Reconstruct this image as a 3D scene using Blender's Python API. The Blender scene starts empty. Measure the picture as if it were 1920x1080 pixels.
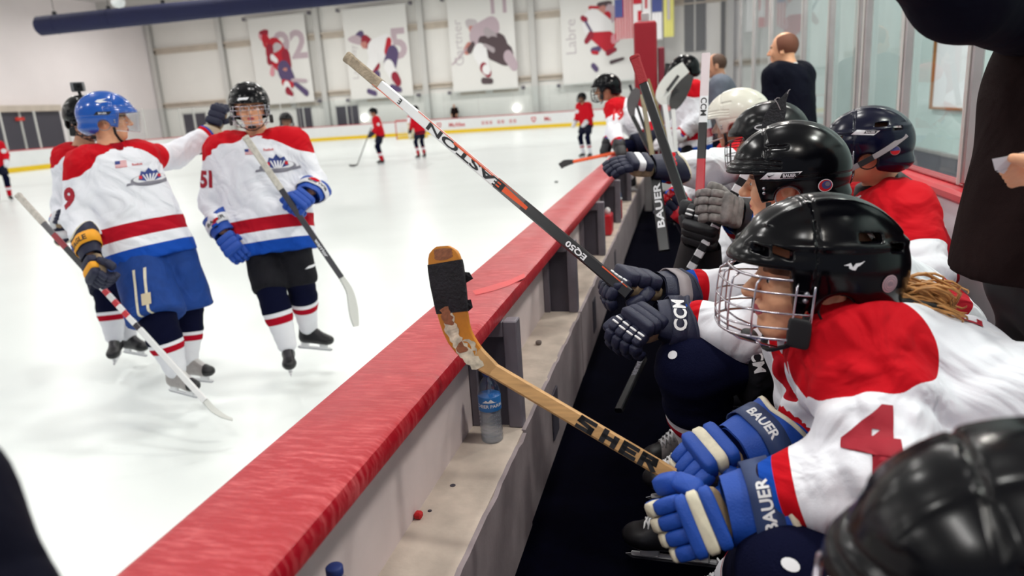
import bpy, bmesh, math, random
import numpy as np
from mathutils import Vector, Matrix
from mathutils.bvhtree import BVHTree
random.seed(7); np.random.seed(7)
SC = bpy.context.scene
COL = SC.collection
PI = math.pi

# ------------------------------------------------------------------ camera, light, exposure
cam_data = bpy.data.cameras.new('camera')
cam = bpy.data.objects.new('camera', cam_data)
COL.objects.link(cam)
cam_data.sensor_width = 36.0
cam_data.lens = 1340.0 / 1920.0 * 36.0
cam_data.clip_start = 0.02
cam_data.clip_end = 200
cam.matrix_world = Matrix(((0.97263435, 0.00542899, 0.23227773, 0.0),
                           (0.2233946, 0.25289955, -0.94134833, 0.0),
                           (-0.0638535, 0.96747731, 0.24476598, 1.6),
                           (0, 0, 0, 1)))
cam_data.dof.use_dof = True
cam_data.dof.focus_distance = 1.75
cam_data.dof.aperture_fstop = 3.2
SC.camera = cam

world = bpy.data.worlds.new('hall_air'); SC.world = world
world.use_nodes = True
bg = world.node_tree.nodes['Background']
bg.inputs[0].default_value = (0.80, 0.86, 1.0, 1)
bg.inputs[1].default_value = 0.36
vs = SC.view_settings
vs.view_transform = 'Standard'; vs.look = 'None'; vs.gamma = 1.0; vs.use_curve_mapping = False
vs.exposure = 0.0
SC.cycles.max_bounces = 6
SC.cycles.sample_clamp_indirect = 4
SC.cycles.sample_clamp_direct = 30

CEIL_Z = 11.0
LAMPS = [(x, y) for x in (-36.0, -26.0, -17.0, -8.0, -1.5) for y in (-4.0, 5.0, 14.0, 24.0, 34.0, 45.0)]  # outermost row, beyond the far boards, added to brighten the side wall
for i, (x, y) in enumerate(LAMPS):
    ld = bpy.data.lights.new('hall_lamp_light', 'AREA'); ld.shape = 'DISK'; ld.size = 0.9
    ld.energy = 262 * (0.8 if x > -2 else 1.0) * (1.35 if y > 30 else 0.85); ld.color = (1.0, 0.985, 0.95)
    lo = bpy.data.objects.new('hall_lamp_light', ld); lo.location = (x, y, CEIL_Z - 1.35); COL.objects.link(lo)
# added fill lights over bench and walkway, brightening the boards and ledge
for i, (x, y) in enumerate([(0.4, -1.2), (2.1, 1.6), (2.1, 5.0), (0.6, 8.5)]):
    ld = bpy.data.lights.new('bench_fill_light', 'AREA'); ld.shape = 'DISK'; ld.size = 0.5
    ld.energy = 105 if y > 0 else 55; ld.color = (1.0, 0.95, 0.87)
    lo = bpy.data.objects.new('bench_fill_light', ld); lo.location = (x, y, 5.1); COL.objects.link(lo)

# ------------------------------------------------------------------ materials
def lin(c):
    return tuple(((v / 255.0) / 12.92 if v / 255.0 <= 0.04045 else ((v / 255.0 + 0.055) / 1.055) ** 2.4) for v in c)

def pmat(name, rgb, rough=0.5, metal=0.0, coat=0.0, spec=0.5, noise=0.0, nscale=20.0, bump=0.0, bscale=60.0, alpha=1.0, trans=0.0, emit=None, estr=0.0, rules=(), stretch=None, folds=0.0):
    """procedural material; rules = [(attribute, low, high, rgb)] paint bands of a float attribute"""
    m = bpy.data.materials.new(name); m.use_nodes = True
    nt = m.node_tree; b = nt.nodes['Principled BSDF']
    col = lin(rgb)
    b.inputs['Base Color'].default_value = (*col, 1)
    b.inputs['Roughness'].default_value = rough
    b.inputs['Metallic'].default_value = metal
    b.inputs['Coat Weight'].default_value = coat
    b.inputs['Coat Roughness'].default_value = 0.06
    b.inputs['Specular IOR Level'].default_value = spec
    b.inputs['Transmission Weight'].default_value = trans
    b.inputs['Alpha'].default_value = alpha
    if emit:
        b.inputs['Emission Color'].default_value = (*lin(emit), 1); b.inputs['Emission Strength'].default_value = estr
    tc = nt.nodes.new('ShaderNodeTexCoord')
    vec = tc.outputs['Object']
    if stretch:
        mp = nt.nodes.new('ShaderNodeMapping'); mp.inputs['Scale'].default_value = stretch
        nt.links.new(vec, mp.inputs['Vector']); vec = mp.outputs[0]
    cur = None
    if rules:
        c0 = nt.nodes.new('ShaderNodeRGB'); c0.outputs[0].default_value = (*col, 1); cur = c0.outputs[0]
        for (an, lo, hi, rc) in rules:
            at = nt.nodes.new('ShaderNodeAttribute'); at.attribute_name = an
            g = nt.nodes.new('ShaderNodeMath'); g.operation = 'GREATER_THAN'; g.inputs[1].default_value = lo
            l = nt.nodes.new('ShaderNodeMath'); l.operation = 'LESS_THAN'; l.inputs[1].default_value = hi
            mu = nt.nodes.new('ShaderNodeMath'); mu.operation = 'MULTIPLY'
            nt.links.new(at.outputs['Fac'], g.inputs[0]); nt.links.new(at.outputs['Fac'], l.inputs[0])
            nt.links.new(g.outputs[0], mu.inputs[0]); nt.links.new(l.outputs[0], mu.inputs[1])
            mx = nt.nodes.new('ShaderNodeMix'); mx.data_type = 'RGBA'
            nt.links.new(mu.outputs[0], mx.inputs[0]); nt.links.new(cur, mx.inputs[6])
            mx.inputs[7].default_value = (*lin(rc), 1); cur = mx.outputs[2]
    if noise:
        n = nt.nodes.new('ShaderNodeTexNoise'); n.inputs['Scale'].default_value = nscale; n.inputs['Detail'].default_value = 6
        nt.links.new(vec, n.inputs['Vector'])
        r = nt.nodes.new('ShaderNodeMapRange'); r.inputs[1].default_value = 0.3; r.inputs[2].default_value = 0.7
        r.inputs[3].default_value = 1 - noise; r.inputs[4].default_value = 1 + noise * 0.4
        nt.links.new(n.outputs[0], r.inputs[0])
        mx = nt.nodes.new('ShaderNodeMix'); mx.data_type = 'RGBA'; mx.blend_type = 'MULTIPLY'; mx.inputs[0].default_value = 1
        if cur: nt.links.new(cur, mx.inputs[6])
        else: mx.inputs[6].default_value = (*col, 1)
        nt.links.new(r.outputs[0], mx.inputs[7]); cur = mx.outputs[2]
    if cur: nt.links.new(cur, b.inputs['Base Color'])
    h = None
    if bump:
        n = nt.nodes.new('ShaderNodeTexNoise'); n.inputs['Scale'].default_value = bscale; n.inputs['Detail'].default_value = 4
        nt.links.new(vec, n.inputs['Vector'])
        bp = nt.nodes.new('ShaderNodeBump'); bp.inputs['Strength'].default_value = bump; bp.inputs['Distance'].default_value = 0.01
        nt.links.new(n.outputs[0], bp.inputs['Height']); h = bp
    if folds:
        n = nt.nodes.new('ShaderNodeTexNoise'); n.inputs['Scale'].default_value = 5.0; n.inputs['Detail'].default_value = 2.5
        n.inputs['Distortion'].default_value = 1.6
        nt.links.new(vec, n.inputs['Vector'])
        bp = nt.nodes.new('ShaderNodeBump'); bp.inputs['Strength'].default_value = 0.9; bp.inputs['Distance'].default_value = folds
        nt.links.new(n.outputs[0], bp.inputs['Height'])
        if h: nt.links.new(h.outputs[0], bp.inputs['Normal'])
        h = bp
    if h: nt.links.new(h.outputs[0], b.inputs['Normal'])
    return m

RED = (196, 4, 24); DRED = (150, 8, 32); BLUE = (16, 72, 170); WHITE = (238, 239, 246); NAVY = (8, 11, 38); BLACK = (10, 10, 16)
JR = [('yoke', 0.0, 99, RED), ('hem', -9, 0.075, BLUE), ('hem', 0.075, 0.135, WHITE), ('hem', 0.135, 0.215, (178, 10, 34)), ('cuff', 0.0, 0.022, BLUE), ('cuff', 0.022, 0.05, RED), ('cuff', -9, 0.0, (30, 20, 40)), ('collar', 0.0, 9, (168, 8, 30))]
M = {}
M['jersey_white'] = pmat('white_jersey_cloth', WHITE, 0.85, rules=JR, bump=0.12, bscale=400, folds=0.045, spec=0.2)
M['jersey_red'] = pmat('red_jersey_cloth', (205, 14, 34), 0.85, rules=[('hem', 0.02, 0.08, NAVY), ('cuff', 0.0, 0.05, NAVY)], folds=0.03, spec=0.2)
M['jersey_redwhite'] = pmat('red_and_white_jersey_cloth', WHITE, 0.85, rules=[('yoke', 0.0, 99, (200, 8, 26)), ('hem', 0.0, 0.2, (175, 10, 34)), ('cuff', 0.0, 0.05, RED)], folds=0.03, spec=0.2)
M['skin'] = pmat('skin', (205, 150, 120), 0.5, rules=[('lip', 0.0, 9, (176, 84, 80)), ('brow', 0.0, 9, (92, 62, 46))], noise=0.12, nscale=14, bump=0.1, bscale=150, spec=0.35)
M['skin_warm'] = pmat('warm_skin', (246, 182, 142), 0.48, rules=[('lip', 0.0, 9, (190, 80, 90)), ('brow', 0.0, 9, (110, 70, 45))], noise=0.14, nscale=14, bump=0.1, bscale=150, spec=0.4)
M['sock'] = pmat('banded_sock_knit', (230, 230, 236), 0.9, rules=[('t', -9, 0.45, NAVY), ('t', 0.45, 0.52, (232, 232, 238)), ('t', 0.52, 0.64, (170, 10, 36))], bump=0.3, bscale=300, spec=0.1)
M['sock_red'] = pmat('red_banded_sock_knit', (190, 12, 34), 0.9, rules=[('t', -9, 0.45, NAVY), ('t', 0.5, 0.66, (232, 232, 238))], spec=0.1)
M['pants_black'] = pmat('black_pants_cloth', (18, 17, 24), 0.85, folds=0.03, spec=0.25)
M['pants_blue'] = pmat('blue_pants_cloth', (24, 62, 134), 0.75, folds=0.03, noise=0.12, spec=0.25)
M['pants_navy'] = pmat('navy_pants_cloth', (16, 20, 44), 0.75, folds=0.03, spec=0.25)
M['gloss_black'] = pmat('glossy_black_plastic', (5, 5, 9), 0.19, spec=0.22)
M['gloss_black2'] = pmat('scuffed_black_plastic', (10, 10, 14), 0.26, spec=0.28, bump=0.02, bscale=25)
M['gloss_navy'] = pmat('glossy_navy_plastic', (7, 9, 34), 0.22, spec=0.3)
M['gloss_blue'] = pmat('glossy_blue_plastic', (14, 84, 178), 0.2, coat=0.4)
M['gloss_white'] = pmat('glossy_white_plastic', (222, 218, 205), 0.3, coat=0.3)
M['matte_black'] = pmat('matte_black_rubber', (12, 12, 17), 0.6)
M['mid_grey'] = pmat('grey_webbing', (140, 132, 136), 0.6)
M['chrome'] = pmat('polished_steel_wire', (200, 196, 205), 0.22, metal=1.0)
M['dark_wire'] = pmat('dark_coated_wire', (36, 34, 42), 0.3, metal=0.6)
M['steel'] = pmat('brushed_steel', (165, 165, 172), 0.35, metal=0.9)
M['white_pl'] = pmat('white_plastic', (228, 228, 230), 0.45)
M['paper'] = pmat('white_print', (232, 232, 236), 0.6)
M['ink'] = pmat('black_ink', (14, 14, 20), 0.55)
M['redink'] = pmat('dark_red_twill', (160, 8, 36), 0.7)
M['brightred'] = pmat('red_print', (205, 20, 34), 0.6)
M['blueink'] = pmat('blue_print', (40, 60, 130), 0.6)
M['greyink'] = pmat('grey_print', (130, 128, 140), 0.6)
M['leather_tan'] = pmat('worn_tan_leather', (150, 128, 100), 0.75, noise=0.4, nscale=40)
M['cream'] = pmat('cream_leather', (222, 214, 190), 0.6, noise=0.15, nscale=60)
M['glove_blue'] = pmat('royal_blue_nylon', (16, 70, 165), 0.6, bump=0.15, bscale=300)
M['glove_navy'] = pmat('navy_nylon', (12, 18, 50), 0.6, bump=0.15, bscale=300)
M['glove_black'] = pmat('black_nylon', (18, 18, 24), 0.55, bump=0.15, bscale=300)
M['glove_grey'] = pmat('worn_grey_leather', (128, 122, 120), 0.7, noise=0.5, nscale=50)
M['glove_gold'] = pmat('gold_nylon', (236, 160, 18), 0.6)
M['glove_tan'] = pmat('tan_nylon', (205, 190, 160), 0.6)
M['boot_black'] = pmat('black_skate_leather', (20, 19, 24), 0.4)
M['boot_grey'] = pmat('silver_grey_skate_leather', (150, 146, 146), 0.45, noise=0.2, nscale=60)
M['visor'] = pmat('clear_visor_plastic', (240, 246, 250), 0.06, alpha=0.22, spec=0.8)
M['hair_blond'] = pmat('dark_blond_hair', (205, 146, 84), 0.45, noise=0.4, nscale=60, stretch=(1, 1, 1))
M['hair_brown'] = pmat('short_brown_hair', (84, 58, 44), 0.7, noise=0.3, nscale=150)
M['suit'] = pmat('dark_navy_suit_wool', (9, 10, 26), 0.85, spec=0.12, folds=0.02)
M['suit_grey'] = pmat('grey_jacket_wool', (98, 104, 118), 0.8, folds=0.02)
M['coat'] = pmat('dark_brown_wool', (30, 18, 18), 0.95, spec=0.1, noise=0.15, nscale=90, folds=0.02, bump=0.3, bscale=500)

# ------------------------------------------------------------------ object helpers
def tag(o, label, cat, group=None):
    o['label'] = label; o['category'] = cat
    if group: o['group'] = group
    return o

def empty(name, loc=(0, 0, 0), parent=None):
    o = bpy.data.objects.new(name, None); COL.objects.link(o); o.location = loc; o.empty_display_size = 0.1
    if parent: o.parent = parent
    return o

def thing(name, label, cat, loc=(0, 0, 0), group=None):
    return tag(empty(name, loc), label, cat, group)

def adopt(o, parent):
    """parent keeping world placement (parents are plain translated empties or untransformed meshes)"""
    o.parent = parent
    o.matrix_parent_inverse = world_of(parent).inverted()
    return o

def world_of(o):
    m = Matrix.Translation(o.location) if o.rotation_mode == 'XYZ' and not any(o.rotation_euler) else o.matrix_basis.copy()
    m = o.matrix_basis.copy()
    if o.parent: return world_of(o.parent) @ o.matrix_parent_inverse @ m
    return m

def mesh_obj(name, verts, faces, mats, parent=None, smooth=False, fmat=None, attrs=None, kind=None, label=None):
    me = bpy.data.meshes.new(name)
    if isinstance(faces, np.ndarray):
        nv, nf, k = len(verts), len(faces), faces.shape[1]
        me.vertices.add(nv); me.vertices.foreach_set('co', np.asarray(verts, np.float32).ravel())
        me.loops.add(nf * k); me.loops.foreach_set('vertex_index', faces.astype(np.int32).ravel())
        me.polygons.add(nf); me.polygons.foreach_set('loop_start', np.arange(0, nf * k, k, dtype=np.int32))
        me.update(calc_edges=True)
    else:
        me.from_pydata([tuple(v) for v in verts], [], faces)
    if not isinstance(mats, (list, tuple)): mats = [mats]
    for m in mats: me.materials.append(M[m] if isinstance(m, str) else m)
    if fmat is not None: me.polygons.foreach_set('material_index', np.asarray(fmat, np.int32))
    if smooth: me.polygons.foreach_set('use_smooth', np.ones(len(me.polygons), bool))
    if attrs:
        for k, v in attrs.items():
            a = me.attributes.new(k, 'FLOAT', 'POINT'); a.data.foreach_set('value', np.asarray(v, np.float32))
    me.update()
    o = bpy.data.objects.new(name, me); COL.objects.link(o)
    if parent: adopt(o, parent)
    if kind: o['kind'] = kind
    if label: o['label'] = label
    return o

class MB:
    """collects geometry for one mesh"""
    def __init__(s): s.v = []; s.f = []; s.m = []; s.t = []
    def add(s, vs, fs, mi=0, t=None):
        b = len(s.v); s.v += [tuple(x) for x in vs]; s.f += [tuple(i + b for i in f) for f in fs]; s.m += [mi] * len(fs)
        s.t += list(t) if t is not None else [0.0] * len(vs)
    def box(s, lo, hi, mi=0):
        x0, y0, z0 = lo; x1, y1, z1 = hi
        s.add([(x0, y0, z0), (x1, y0, z0), (x1, y1, z0), (x0, y1, z0), (x0, y0, z1), (x1, y0, z1), (x1, y1, z1), (x0, y1, z1)],
              [(0, 3, 2, 1), (4, 5, 6, 7), (0, 1, 5, 4), (1, 2, 6, 5), (2, 3, 7, 6), (3, 0, 4, 7)], mi)
    def bbox(s, lo, hi, r=0.004, mi=0):
        """box with chamfered edges"""
        lo = Vector(lo); hi = Vector(hi); c = (lo + hi) / 2; h = (hi - lo) / 2; r = min(r, min(h) * 0.9)
        vs = []; idx = {}
        for sx in (-1, 1):
            for sy in (-1, 1):
                for sz in (-1, 1):
                    for a in range(3):
                        p = [sx * (h[0] - r), sy * (h[1] - r), sz * (h[2] - r)]
                        p[a] = (sx, sy, sz)[a] * h[a]; idx[(sx, sy, sz, a)] = len(vs); vs.append(c + Vector(p))
        fs = []
        for a in range(3):
            b, d = (a + 1) % 3, (a + 2) % 3
            for sg in (-1, 1):
                q = []
                for (p, t) in ((-1, -1), (1, -1), (1, 1), (-1, 1)):
                    k = [0, 0, 0]; k[a] = sg; k[b] = p; k[d] = t; q.append(idx[(*k, a)])
                fs.append(q if sg > 0 else q[::-1])
            for p in (-1, 1):
                for t in (-1, 1):
                    k = [0, 0, 0]; k[b] = p; k[d] = t; k[a] = -1; k2 = list(k); k2[a] = 1
                    q = [idx[(*k, b)], idx[(*k2, b)], idx[(*k2, d)], idx[(*k, d)]]
                    fs.append(q if p * t > 0 else q[::-1])
        for sx in (-1, 1):
            for sy in (-1, 1):
                for sz in (-1, 1):
                    q = [idx[(sx, sy, sz, 0)], idx[(sx, sy, sz, 1)], idx[(sx, sy, sz, 2)]]
                    fs.append(q if sx * sy * sz > 0 else q[::-1])
        s.add(vs, fs, mi)
    def tube(s, pts, r, n=8, mi=0, caps=True):
        pts = [Vector(p) for p in pts]; rs = r if isinstance(r, (list, tuple)) else [r] * len(pts)
        b = len(s.v); up = None; vs = []
        for i, p in enumerate(pts):
            t = (pts[min(i + 1, len(pts) - 1)] - pts[max(i - 1, 0)])
            t = t.normalized() if t.length > 1e-9 else Vector((0, 0, 1))
            if up is None: up = Vector((0, 0, 1)) if abs(t.z) < 0.9 else Vector((1, 0, 0))
            x = up.cross(t).normalized(); y = t.cross(x).normalized(); up = y
            for k in range(n):
                a = 2 * PI * k / n; vs.append(p + (x * math.cos(a) + y * math.sin(a)) * rs[i])
        fs = []
        for i in range(len(pts) - 1):
            for k in range(n):
                fs.append((i * n + k, i * n + (k + 1) % n, (i + 1) * n + (k + 1) % n, (i + 1) * n + k))
        if caps: fs += [tuple(range(n))[::-1], tuple((len(pts) - 1) * n + k for k in range(n))]
        s.add(vs, fs, mi)
    def pad(s, c, ax, half, mi=0, e=0.45, nu=14, nv=8):
        """puffy rounded block: superellipsoid with axes ax (3 vectors)"""
        c = Vector(c); ax = [Vector(a) for a in ax]; vs = []; fs = []
        sg = lambda v, p: math.copysign(abs(v) ** p, v)
        for j in range(nv + 1):
            ph = -PI / 2 + PI * j / nv
            for i in range(nu):
                th = 2 * PI * i / nu
                x = sg(math.cos(ph), e) * sg(math.cos(th), e); y = sg(math.cos(ph), e) * sg(math.sin(th), e); z = sg(math.sin(ph), e)
                vs.append(c + ax[0] * x * half[0] + ax[1] * y * half[1] + ax[2] * z * half[2])
        for j in range(nv):
            for i in range(nu):
                a, b = j * nu + i, j * nu + (i + 1) % nu
                fs.append((a, b, b + nu, a + nu))
        s.add(vs, fs, mi)
    def lathe(s, c, prof, n=24, mi=0, axis=None):
        c = Vector(c); vs = []; fs = []
        for (r, z) in prof:
            for k in range(n):
                a = 2 * PI * k / n; vs.append(c + Vector((r * math.cos(a), r * math.sin(a), z)))
        for i in range(len(prof) - 1):
            for k in range(n):
                fs.append((i * n + k, i * n + (k + 1) % n, (i + 1) * n + (k + 1) % n, (i + 1) * n + k))
        fs += [tuple(range(n))[::-1], tuple((len(prof) - 1) * n + k for k in range(n))]
        s.add(vs, fs, mi)
    def build(s, name, mats, parent=None, smooth=False, kind=None, label=None, attr=None):
        o = mesh_obj(name, s.v, s.f, mats, parent, smooth, s.m, {attr: s.t} if attr else None, kind, label)
        return o

def smooth_angle(o, deg=40):
    me = o.data
    me.polygons.foreach_set('use_smooth', np.ones(len(me.polygons), bool))
    bm = bmesh.new(); bm.from_mesh(me)
    for e in bm.edges:
        if len(e.link_faces) == 2 and e.calc_face_angle(0) > math.radians(deg): e.smooth = False
    bm.to_mesh(me); bm.free()
    return o

# ------------------------------------------------------------------ signed distance modelling
F32 = np.float32
def V3(p): return np.array(p, dtype=np.float64)
def nrm(v):
    v = np.array(v, float); return v / np.linalg.norm(v)
def cap_(P, a, b, ra, rb, flat=None):
    """tapered capsule; flat=(axis, k) squeezes along axis"""
    a = V3(a); b = V3(b); ba = b - a; L2 = float(ba @ ba) + 1e-12
    qx, qy, qz = P[0] - F32(a[0]), P[1] - F32(a[1]), P[2] - F32(a[2])
    t = np.clip((qx * F32(ba[0]) + qy * F32(ba[1]) + qz * F32(ba[2])) / F32(L2), 0, 1)
    dx, dy, dz = qx - t * F32(ba[0]), qy - t * F32(ba[1]), qz - t * F32(ba[2])
    d2 = dx * dx + dy * dy + dz * dz
    if flat is not None:
        n, k = flat; n = nrm(n); s = dx * F32(n[0]) + dy * F32(n[1]) + dz * F32(n[2])
        d2 = d2 + s * s * F32(k * k - 1)
    return np.sqrt(d2) - (F32(ra) + t * F32(rb - ra))
def ell_(P, c, r, R=None):
    x, y, z = P[0] - F32(c[0]), P[1] - F32(c[1]), P[2] - F32(c[2])
    if R is not None:
        x, y, z = [x * F32(R[0][i]) + y * F32(R[1][i]) + z * F32(R[2][i]) for i in range(3)]
    k0 = np.sqrt((x / F32(r[0])) ** 2 + (y / F32(r[1])) ** 2 + (z / F32(r[2])) ** 2)
    k1 = np.sqrt((x / F32(r[0] ** 2)) ** 2 + (y / F32(r[1] ** 2)) ** 2 + (z / F32(r[2] ** 2)) ** 2) + F32(1e-6)
    return k0 * (k0 - 1) / k1
def smin(a, b, k):
    h = np.clip(0.5 + 0.5 * (b - a) / F32(k), 0, 1)
    return b + (a - b) * h - F32(k) * h * (1 - h)
def smax(a, b, k): return -smin(-a, -b, k)
def plane_(P, o, n):
    n = nrm(n); return (P[0] - F32(o[0])) * F32(n[0]) + (P[1] - F32(o[1])) * F32(n[1]) + (P[2] - F32(o[2])) * F32(n[2])

def nets(fn, xs, ys, zs):
    """surface nets on a rectilinear grid -> verts, quads"""
    xs, ys, zs = [np.asarray(a, F32) for a in (xs, ys, zs)]
    P = (xs[:, None, None], ys[None, :, None], zs[None, None, :])
    D = np.broadcast_to(fn(P), (len(xs), len(ys), len(zs))).astype(F32).copy()
    D[0, :, :] = np.maximum(D[0, :, :], 1e-4); D[-1] = np.maximum(D[-1], 1e-4)
    D[:, 0] = np.maximum(D[:, 0], 1e-4); D[:, -1] = np.maximum(D[:, -1], 1e-4)
    D[:, :, 0] = np.maximum(D[:, :, 0], 1e-4); D[:, :, -1] = np.maximum(D[:, :, -1], 1e-4)
    S = D < 0
    n = [a - 1 for a in D.shape]
    c = np.zeros(n, np.int8)
    for dx in (0, 1):
        for dy in (0, 1):
            for dz in (0, 1):
                c += S[dx:dx + n[0], dy:dy + n[1], dz:dz + n[2]]
    act = (c > 0) & (c < 8)
    I = np.argwhere(act)
    if len(I) == 0: return np.zeros((0, 3)), np.zeros((0, 4), int)
    acc = np.zeros((len(I), 3)); cnt = np.zeros(len(I))
    G = [xs.astype(float), ys.astype(float), zs.astype(float)]
    for ax in range(3):
        o1, o2 = [a for a in range(3) if a != ax]
        for a in (0, 1):
            for b in (0, 1):
                p0 = I.copy(); p0[:, o1] += a; p0[:, o2] += b
                p1 = p0.copy(); p1[:, ax] += 1
                d0 = D[p0[:, 0], p0[:, 1], p0[:, 2]]; d1 = D[p1[:, 0], p1[:, 1], p1[:, 2]]
                m = (d0 < 0) != (d1 < 0)
                t = np.where(m, d0 / np.where(m, d0 - d1, 1), 0)
                for k in range(3):
                    x = G[k][p0[:, k]]
                    if k == ax: x = x + t * (G[k][p1[:, k]] - x)
                    acc[:, k] += np.where(m, x, 0)
                cnt += m
    V = acc / cnt[:, None]
    idx = -np.ones(n, np.int64); idx[I[:, 0], I[:, 1], I[:, 2]] = np.arange(len(I))
    Q = []
    for ax in range(3):
        o1, o2 = (ax + 1) % 3, (ax + 2) % 3
        sl0 = [slice(None)] * 3; sl1 = [slice(None)] * 3
        sl0[ax] = slice(0, -1); sl1[ax] = slice(1, None)
        A = S[tuple(sl0)]; B = S[tuple(sl1)]
        E = np.argwhere(A != B)
        ok = (E[:, o1] > 0) & (E[:, o2] > 0) & (E[:, o1] < D.shape[o1] - 1) & (E[:, o2] < D.shape[o2] - 1)
        E = E[ok]
        s = A[E[:, 0], E[:, 1], E[:, 2]]
        def cell(d1, d2):
            q = E.copy(); q[:, o1] -= d1; q[:, o2] -= d2; return idx[q[:, 0], q[:, 1], q[:, 2]]
        q = np.stack([cell(1, 1), cell(0, 1), cell(0, 0), cell(1, 0)], 1)
        q[~s] = q[~s][:, ::-1]
        Q.append(q)
    return V, np.concatenate(Q)

def axis_grid(lo, hi, h, fine=()):
    """coordinates from lo to hi with step h, finer inside the given (a, b, step) intervals"""
    out = [lo]
    while out[-1] < hi:
        x = out[-1]; st = h
        for (a, b, s) in fine:
            if a - s <= x <= b: st = min(st, s)
            elif x < a and x + h > a: st = min(st, max(a - x, s))
        out.append(x + st)
    return out

def sdf_obj(name, fn, lo, hi, h, mats, parent=None, afn=None, fine=((), (), ()), label=None, relax=1):
    V, Q = nets(fn, axis_grid(lo[0], hi[0], h, fine[0]), axis_grid(lo[1], hi[1], h, fine[1]), axis_grid(lo[2], hi[2], h, fine[2]))
    for it in range(relax):   # light smoothing, then back on to the surface
        nb = np.zeros_like(V); ct = np.zeros(len(V))
        for a, b in ((0, 1), (1, 2), (2, 3), (3, 0)):
            np.add.at(nb, Q[:, a], V[Q[:, b]]); np.add.at(ct, Q[:, a], 1)
        V = 0.5 * V + 0.5 * nb / np.maximum(ct, 1)[:, None]
    at = afn(tuple(V[:, i].astype(F32) for i in range(3))) if afn else None
    return mesh_obj(name, V, Q, mats, parent, True, None, at, None, label)

def frame(x, up):
    """rotation matrix (columns) with X along x and Z near up"""
    x = nrm(x); y = nrm(np.cross(up, x)); z = np.cross(x, y)
    return np.stack([x, y, z], 1)
def m4(R, t, s=1.0):
    return Matrix([[R[0][0] * s, R[0][1] * s, R[0][2] * s, t[0]], [R[1][0] * s, R[1][1] * s, R[1][2] * s, t[1]], [R[2][0] * s, R[2][1] * s, R[2][2] * s, t[2]], [0, 0, 0, 1]])

# ------------------------------------------------------------------ flat print, lettering and decals
def polys_strokes(strokes, w):
    """list of polylines -> (verts2d, faces) of joined quads of width w"""
    v = []; f = []
    for s in strokes:
        for i in range(len(s) - 1):
            a = np.array(s[i], float); b = np.array(s[i + 1], float); d = (b - a) / np.linalg.norm(b - a); n = np.array([-d[1], d[0]]) * w / 2
            a2 = a - d * w * 0.5; b2 = b + d * w * 0.5
            k = len(v); v += [a2 - n, b2 - n, b2 + n, a2 + n]; f.append((k, k + 1, k + 2, k + 3))
    return [tuple(x) for x in v], f
DIG = {'4': [[(.62, 0), (.62, 1)], [(.62, 1), (.08, .36)], [(.08, .30), (.9, .30)]],
       '5': [[(.8, .95), (.15, .95)], [(.15, .95), (.15, .55)], [(.15, .55), (.7, .55), (.82, .42), (.82, .16), (.7, .03), (.1, .03)]],
       '1': [[(.5, 0), (.5, 1)], [(.5, .97), (.3, .82)], [(.28, .03), (.72, .03)]],
       '9': [[(.2, .05), (.72, .05), (.82, .18), (.82, .95), (.2, .95), (.12, .85), (.12, .52), (.82, .45)]],
       '8': [[(.2, .03), (.8, .03), (.8, .97), (.2, .97), (.2, .03)], [(.2, .5), (.8, .5)]]}
def digits(s, w=0.2):
    v = []; f = []
    for i, ch in enumerate(s):
        a, b = polys_strokes(DIG[ch], w); k = len(v)
        v += [(x + i * 0.98, y) for (x, y) in a]; f += [tuple(j + k for j in q) for q in b]
    W = 0.98 * len(s)
    return [(x - W / 2, y - 0.5) for x, y in v], f
_tc = {}
def text2d(s, bold=0.0, shear=0.0):
    key = (s, bold, shear)
    if key in _tc: return _tc[key]
    cu = bpy.data.curves.new('lettering', 'FONT'); cu.body = s; cu.offset = bold; cu.shear = shear; cu.align_x = 'CENTER'; cu.align_y = 'CENTER'; cu.resolution_u = 3
    o = bpy.data.objects.new('lettering', cu); COL.objects.link(o)
    bpy.context.view_layer.update()
    me = o.evaluated_get(bpy.context.evaluated_depsgraph_get()).to_mesh()
    v = [(p.co.x, p.co.y) for p in me.vertices]; f = [tuple(p.vertices) for p in me.polygons]
    bpy.data.objects.remove(o); bpy.data.curves.remove(cu)
    a = np.array(v) if v else np.zeros((1, 2))
    c = (a.min(0) + a.max(0)) / 2; h = max(a[:, 1].max() - a[:, 1].min(), 1e-3)
    v = [((x - c[0]) / h, (y - c[1]) / h) for x, y in v]      # unit letter height, centred
    _tc[key] = (v, f); return v, f
def disc2d(n=20, r=1.0, r0=0.0):
    if r0: 
        v = [(r * math.cos(2 * PI * i / n), r * math.sin(2 * PI * i / n)) for i in range(n)] + [(r0 * math.cos(2 * PI * i / n), r0 * math.sin(2 * PI * i / n)) for i in range(n)]
        return v, [(i, (i + 1) % n, n + (i + 1) % n, n + i) for i in range(n)]
    return [(r * math.cos(2 * PI * i / n), r * math.sin(2 * PI * i / n)) for i in range(n)], [tuple(range(n))]
def rect2d(w=1.0, h=1.0, cx=0, cy=0, sh=0.0):
    return [(cx - w / 2 - sh, cy - h / 2), (cx + w / 2 - sh, cy - h / 2), (cx + w / 2 + sh, cy + h / 2), (cx - w / 2 + sh, cy + h / 2)], [(0, 1, 2, 3)]
def poly2d(pts): return list(pts), [tuple(range(len(pts)))]

def flat(name, shape, o, xd, yd, mat, parent, sx=1.0, sy=None, lift=0.0, label=None, rot=0.0, thick=0.0):
    """flat print on a plane"""
    sy = sx if sy is None else sy; o = V3(o); xd = nrm(xd); yd = nrm(yd); n = np.cross(xd, yd)
    cr, sr = math.cos(rot), math.sin(rot)
    v = [o + xd * (x * cr * sx - y * sr * sy) + yd * (x * sr * sx + y * cr * sy) + n * lift for x, y in shape[0]]
    return mesh_obj(name, v, shape[1], mat, parent, label=label)

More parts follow.
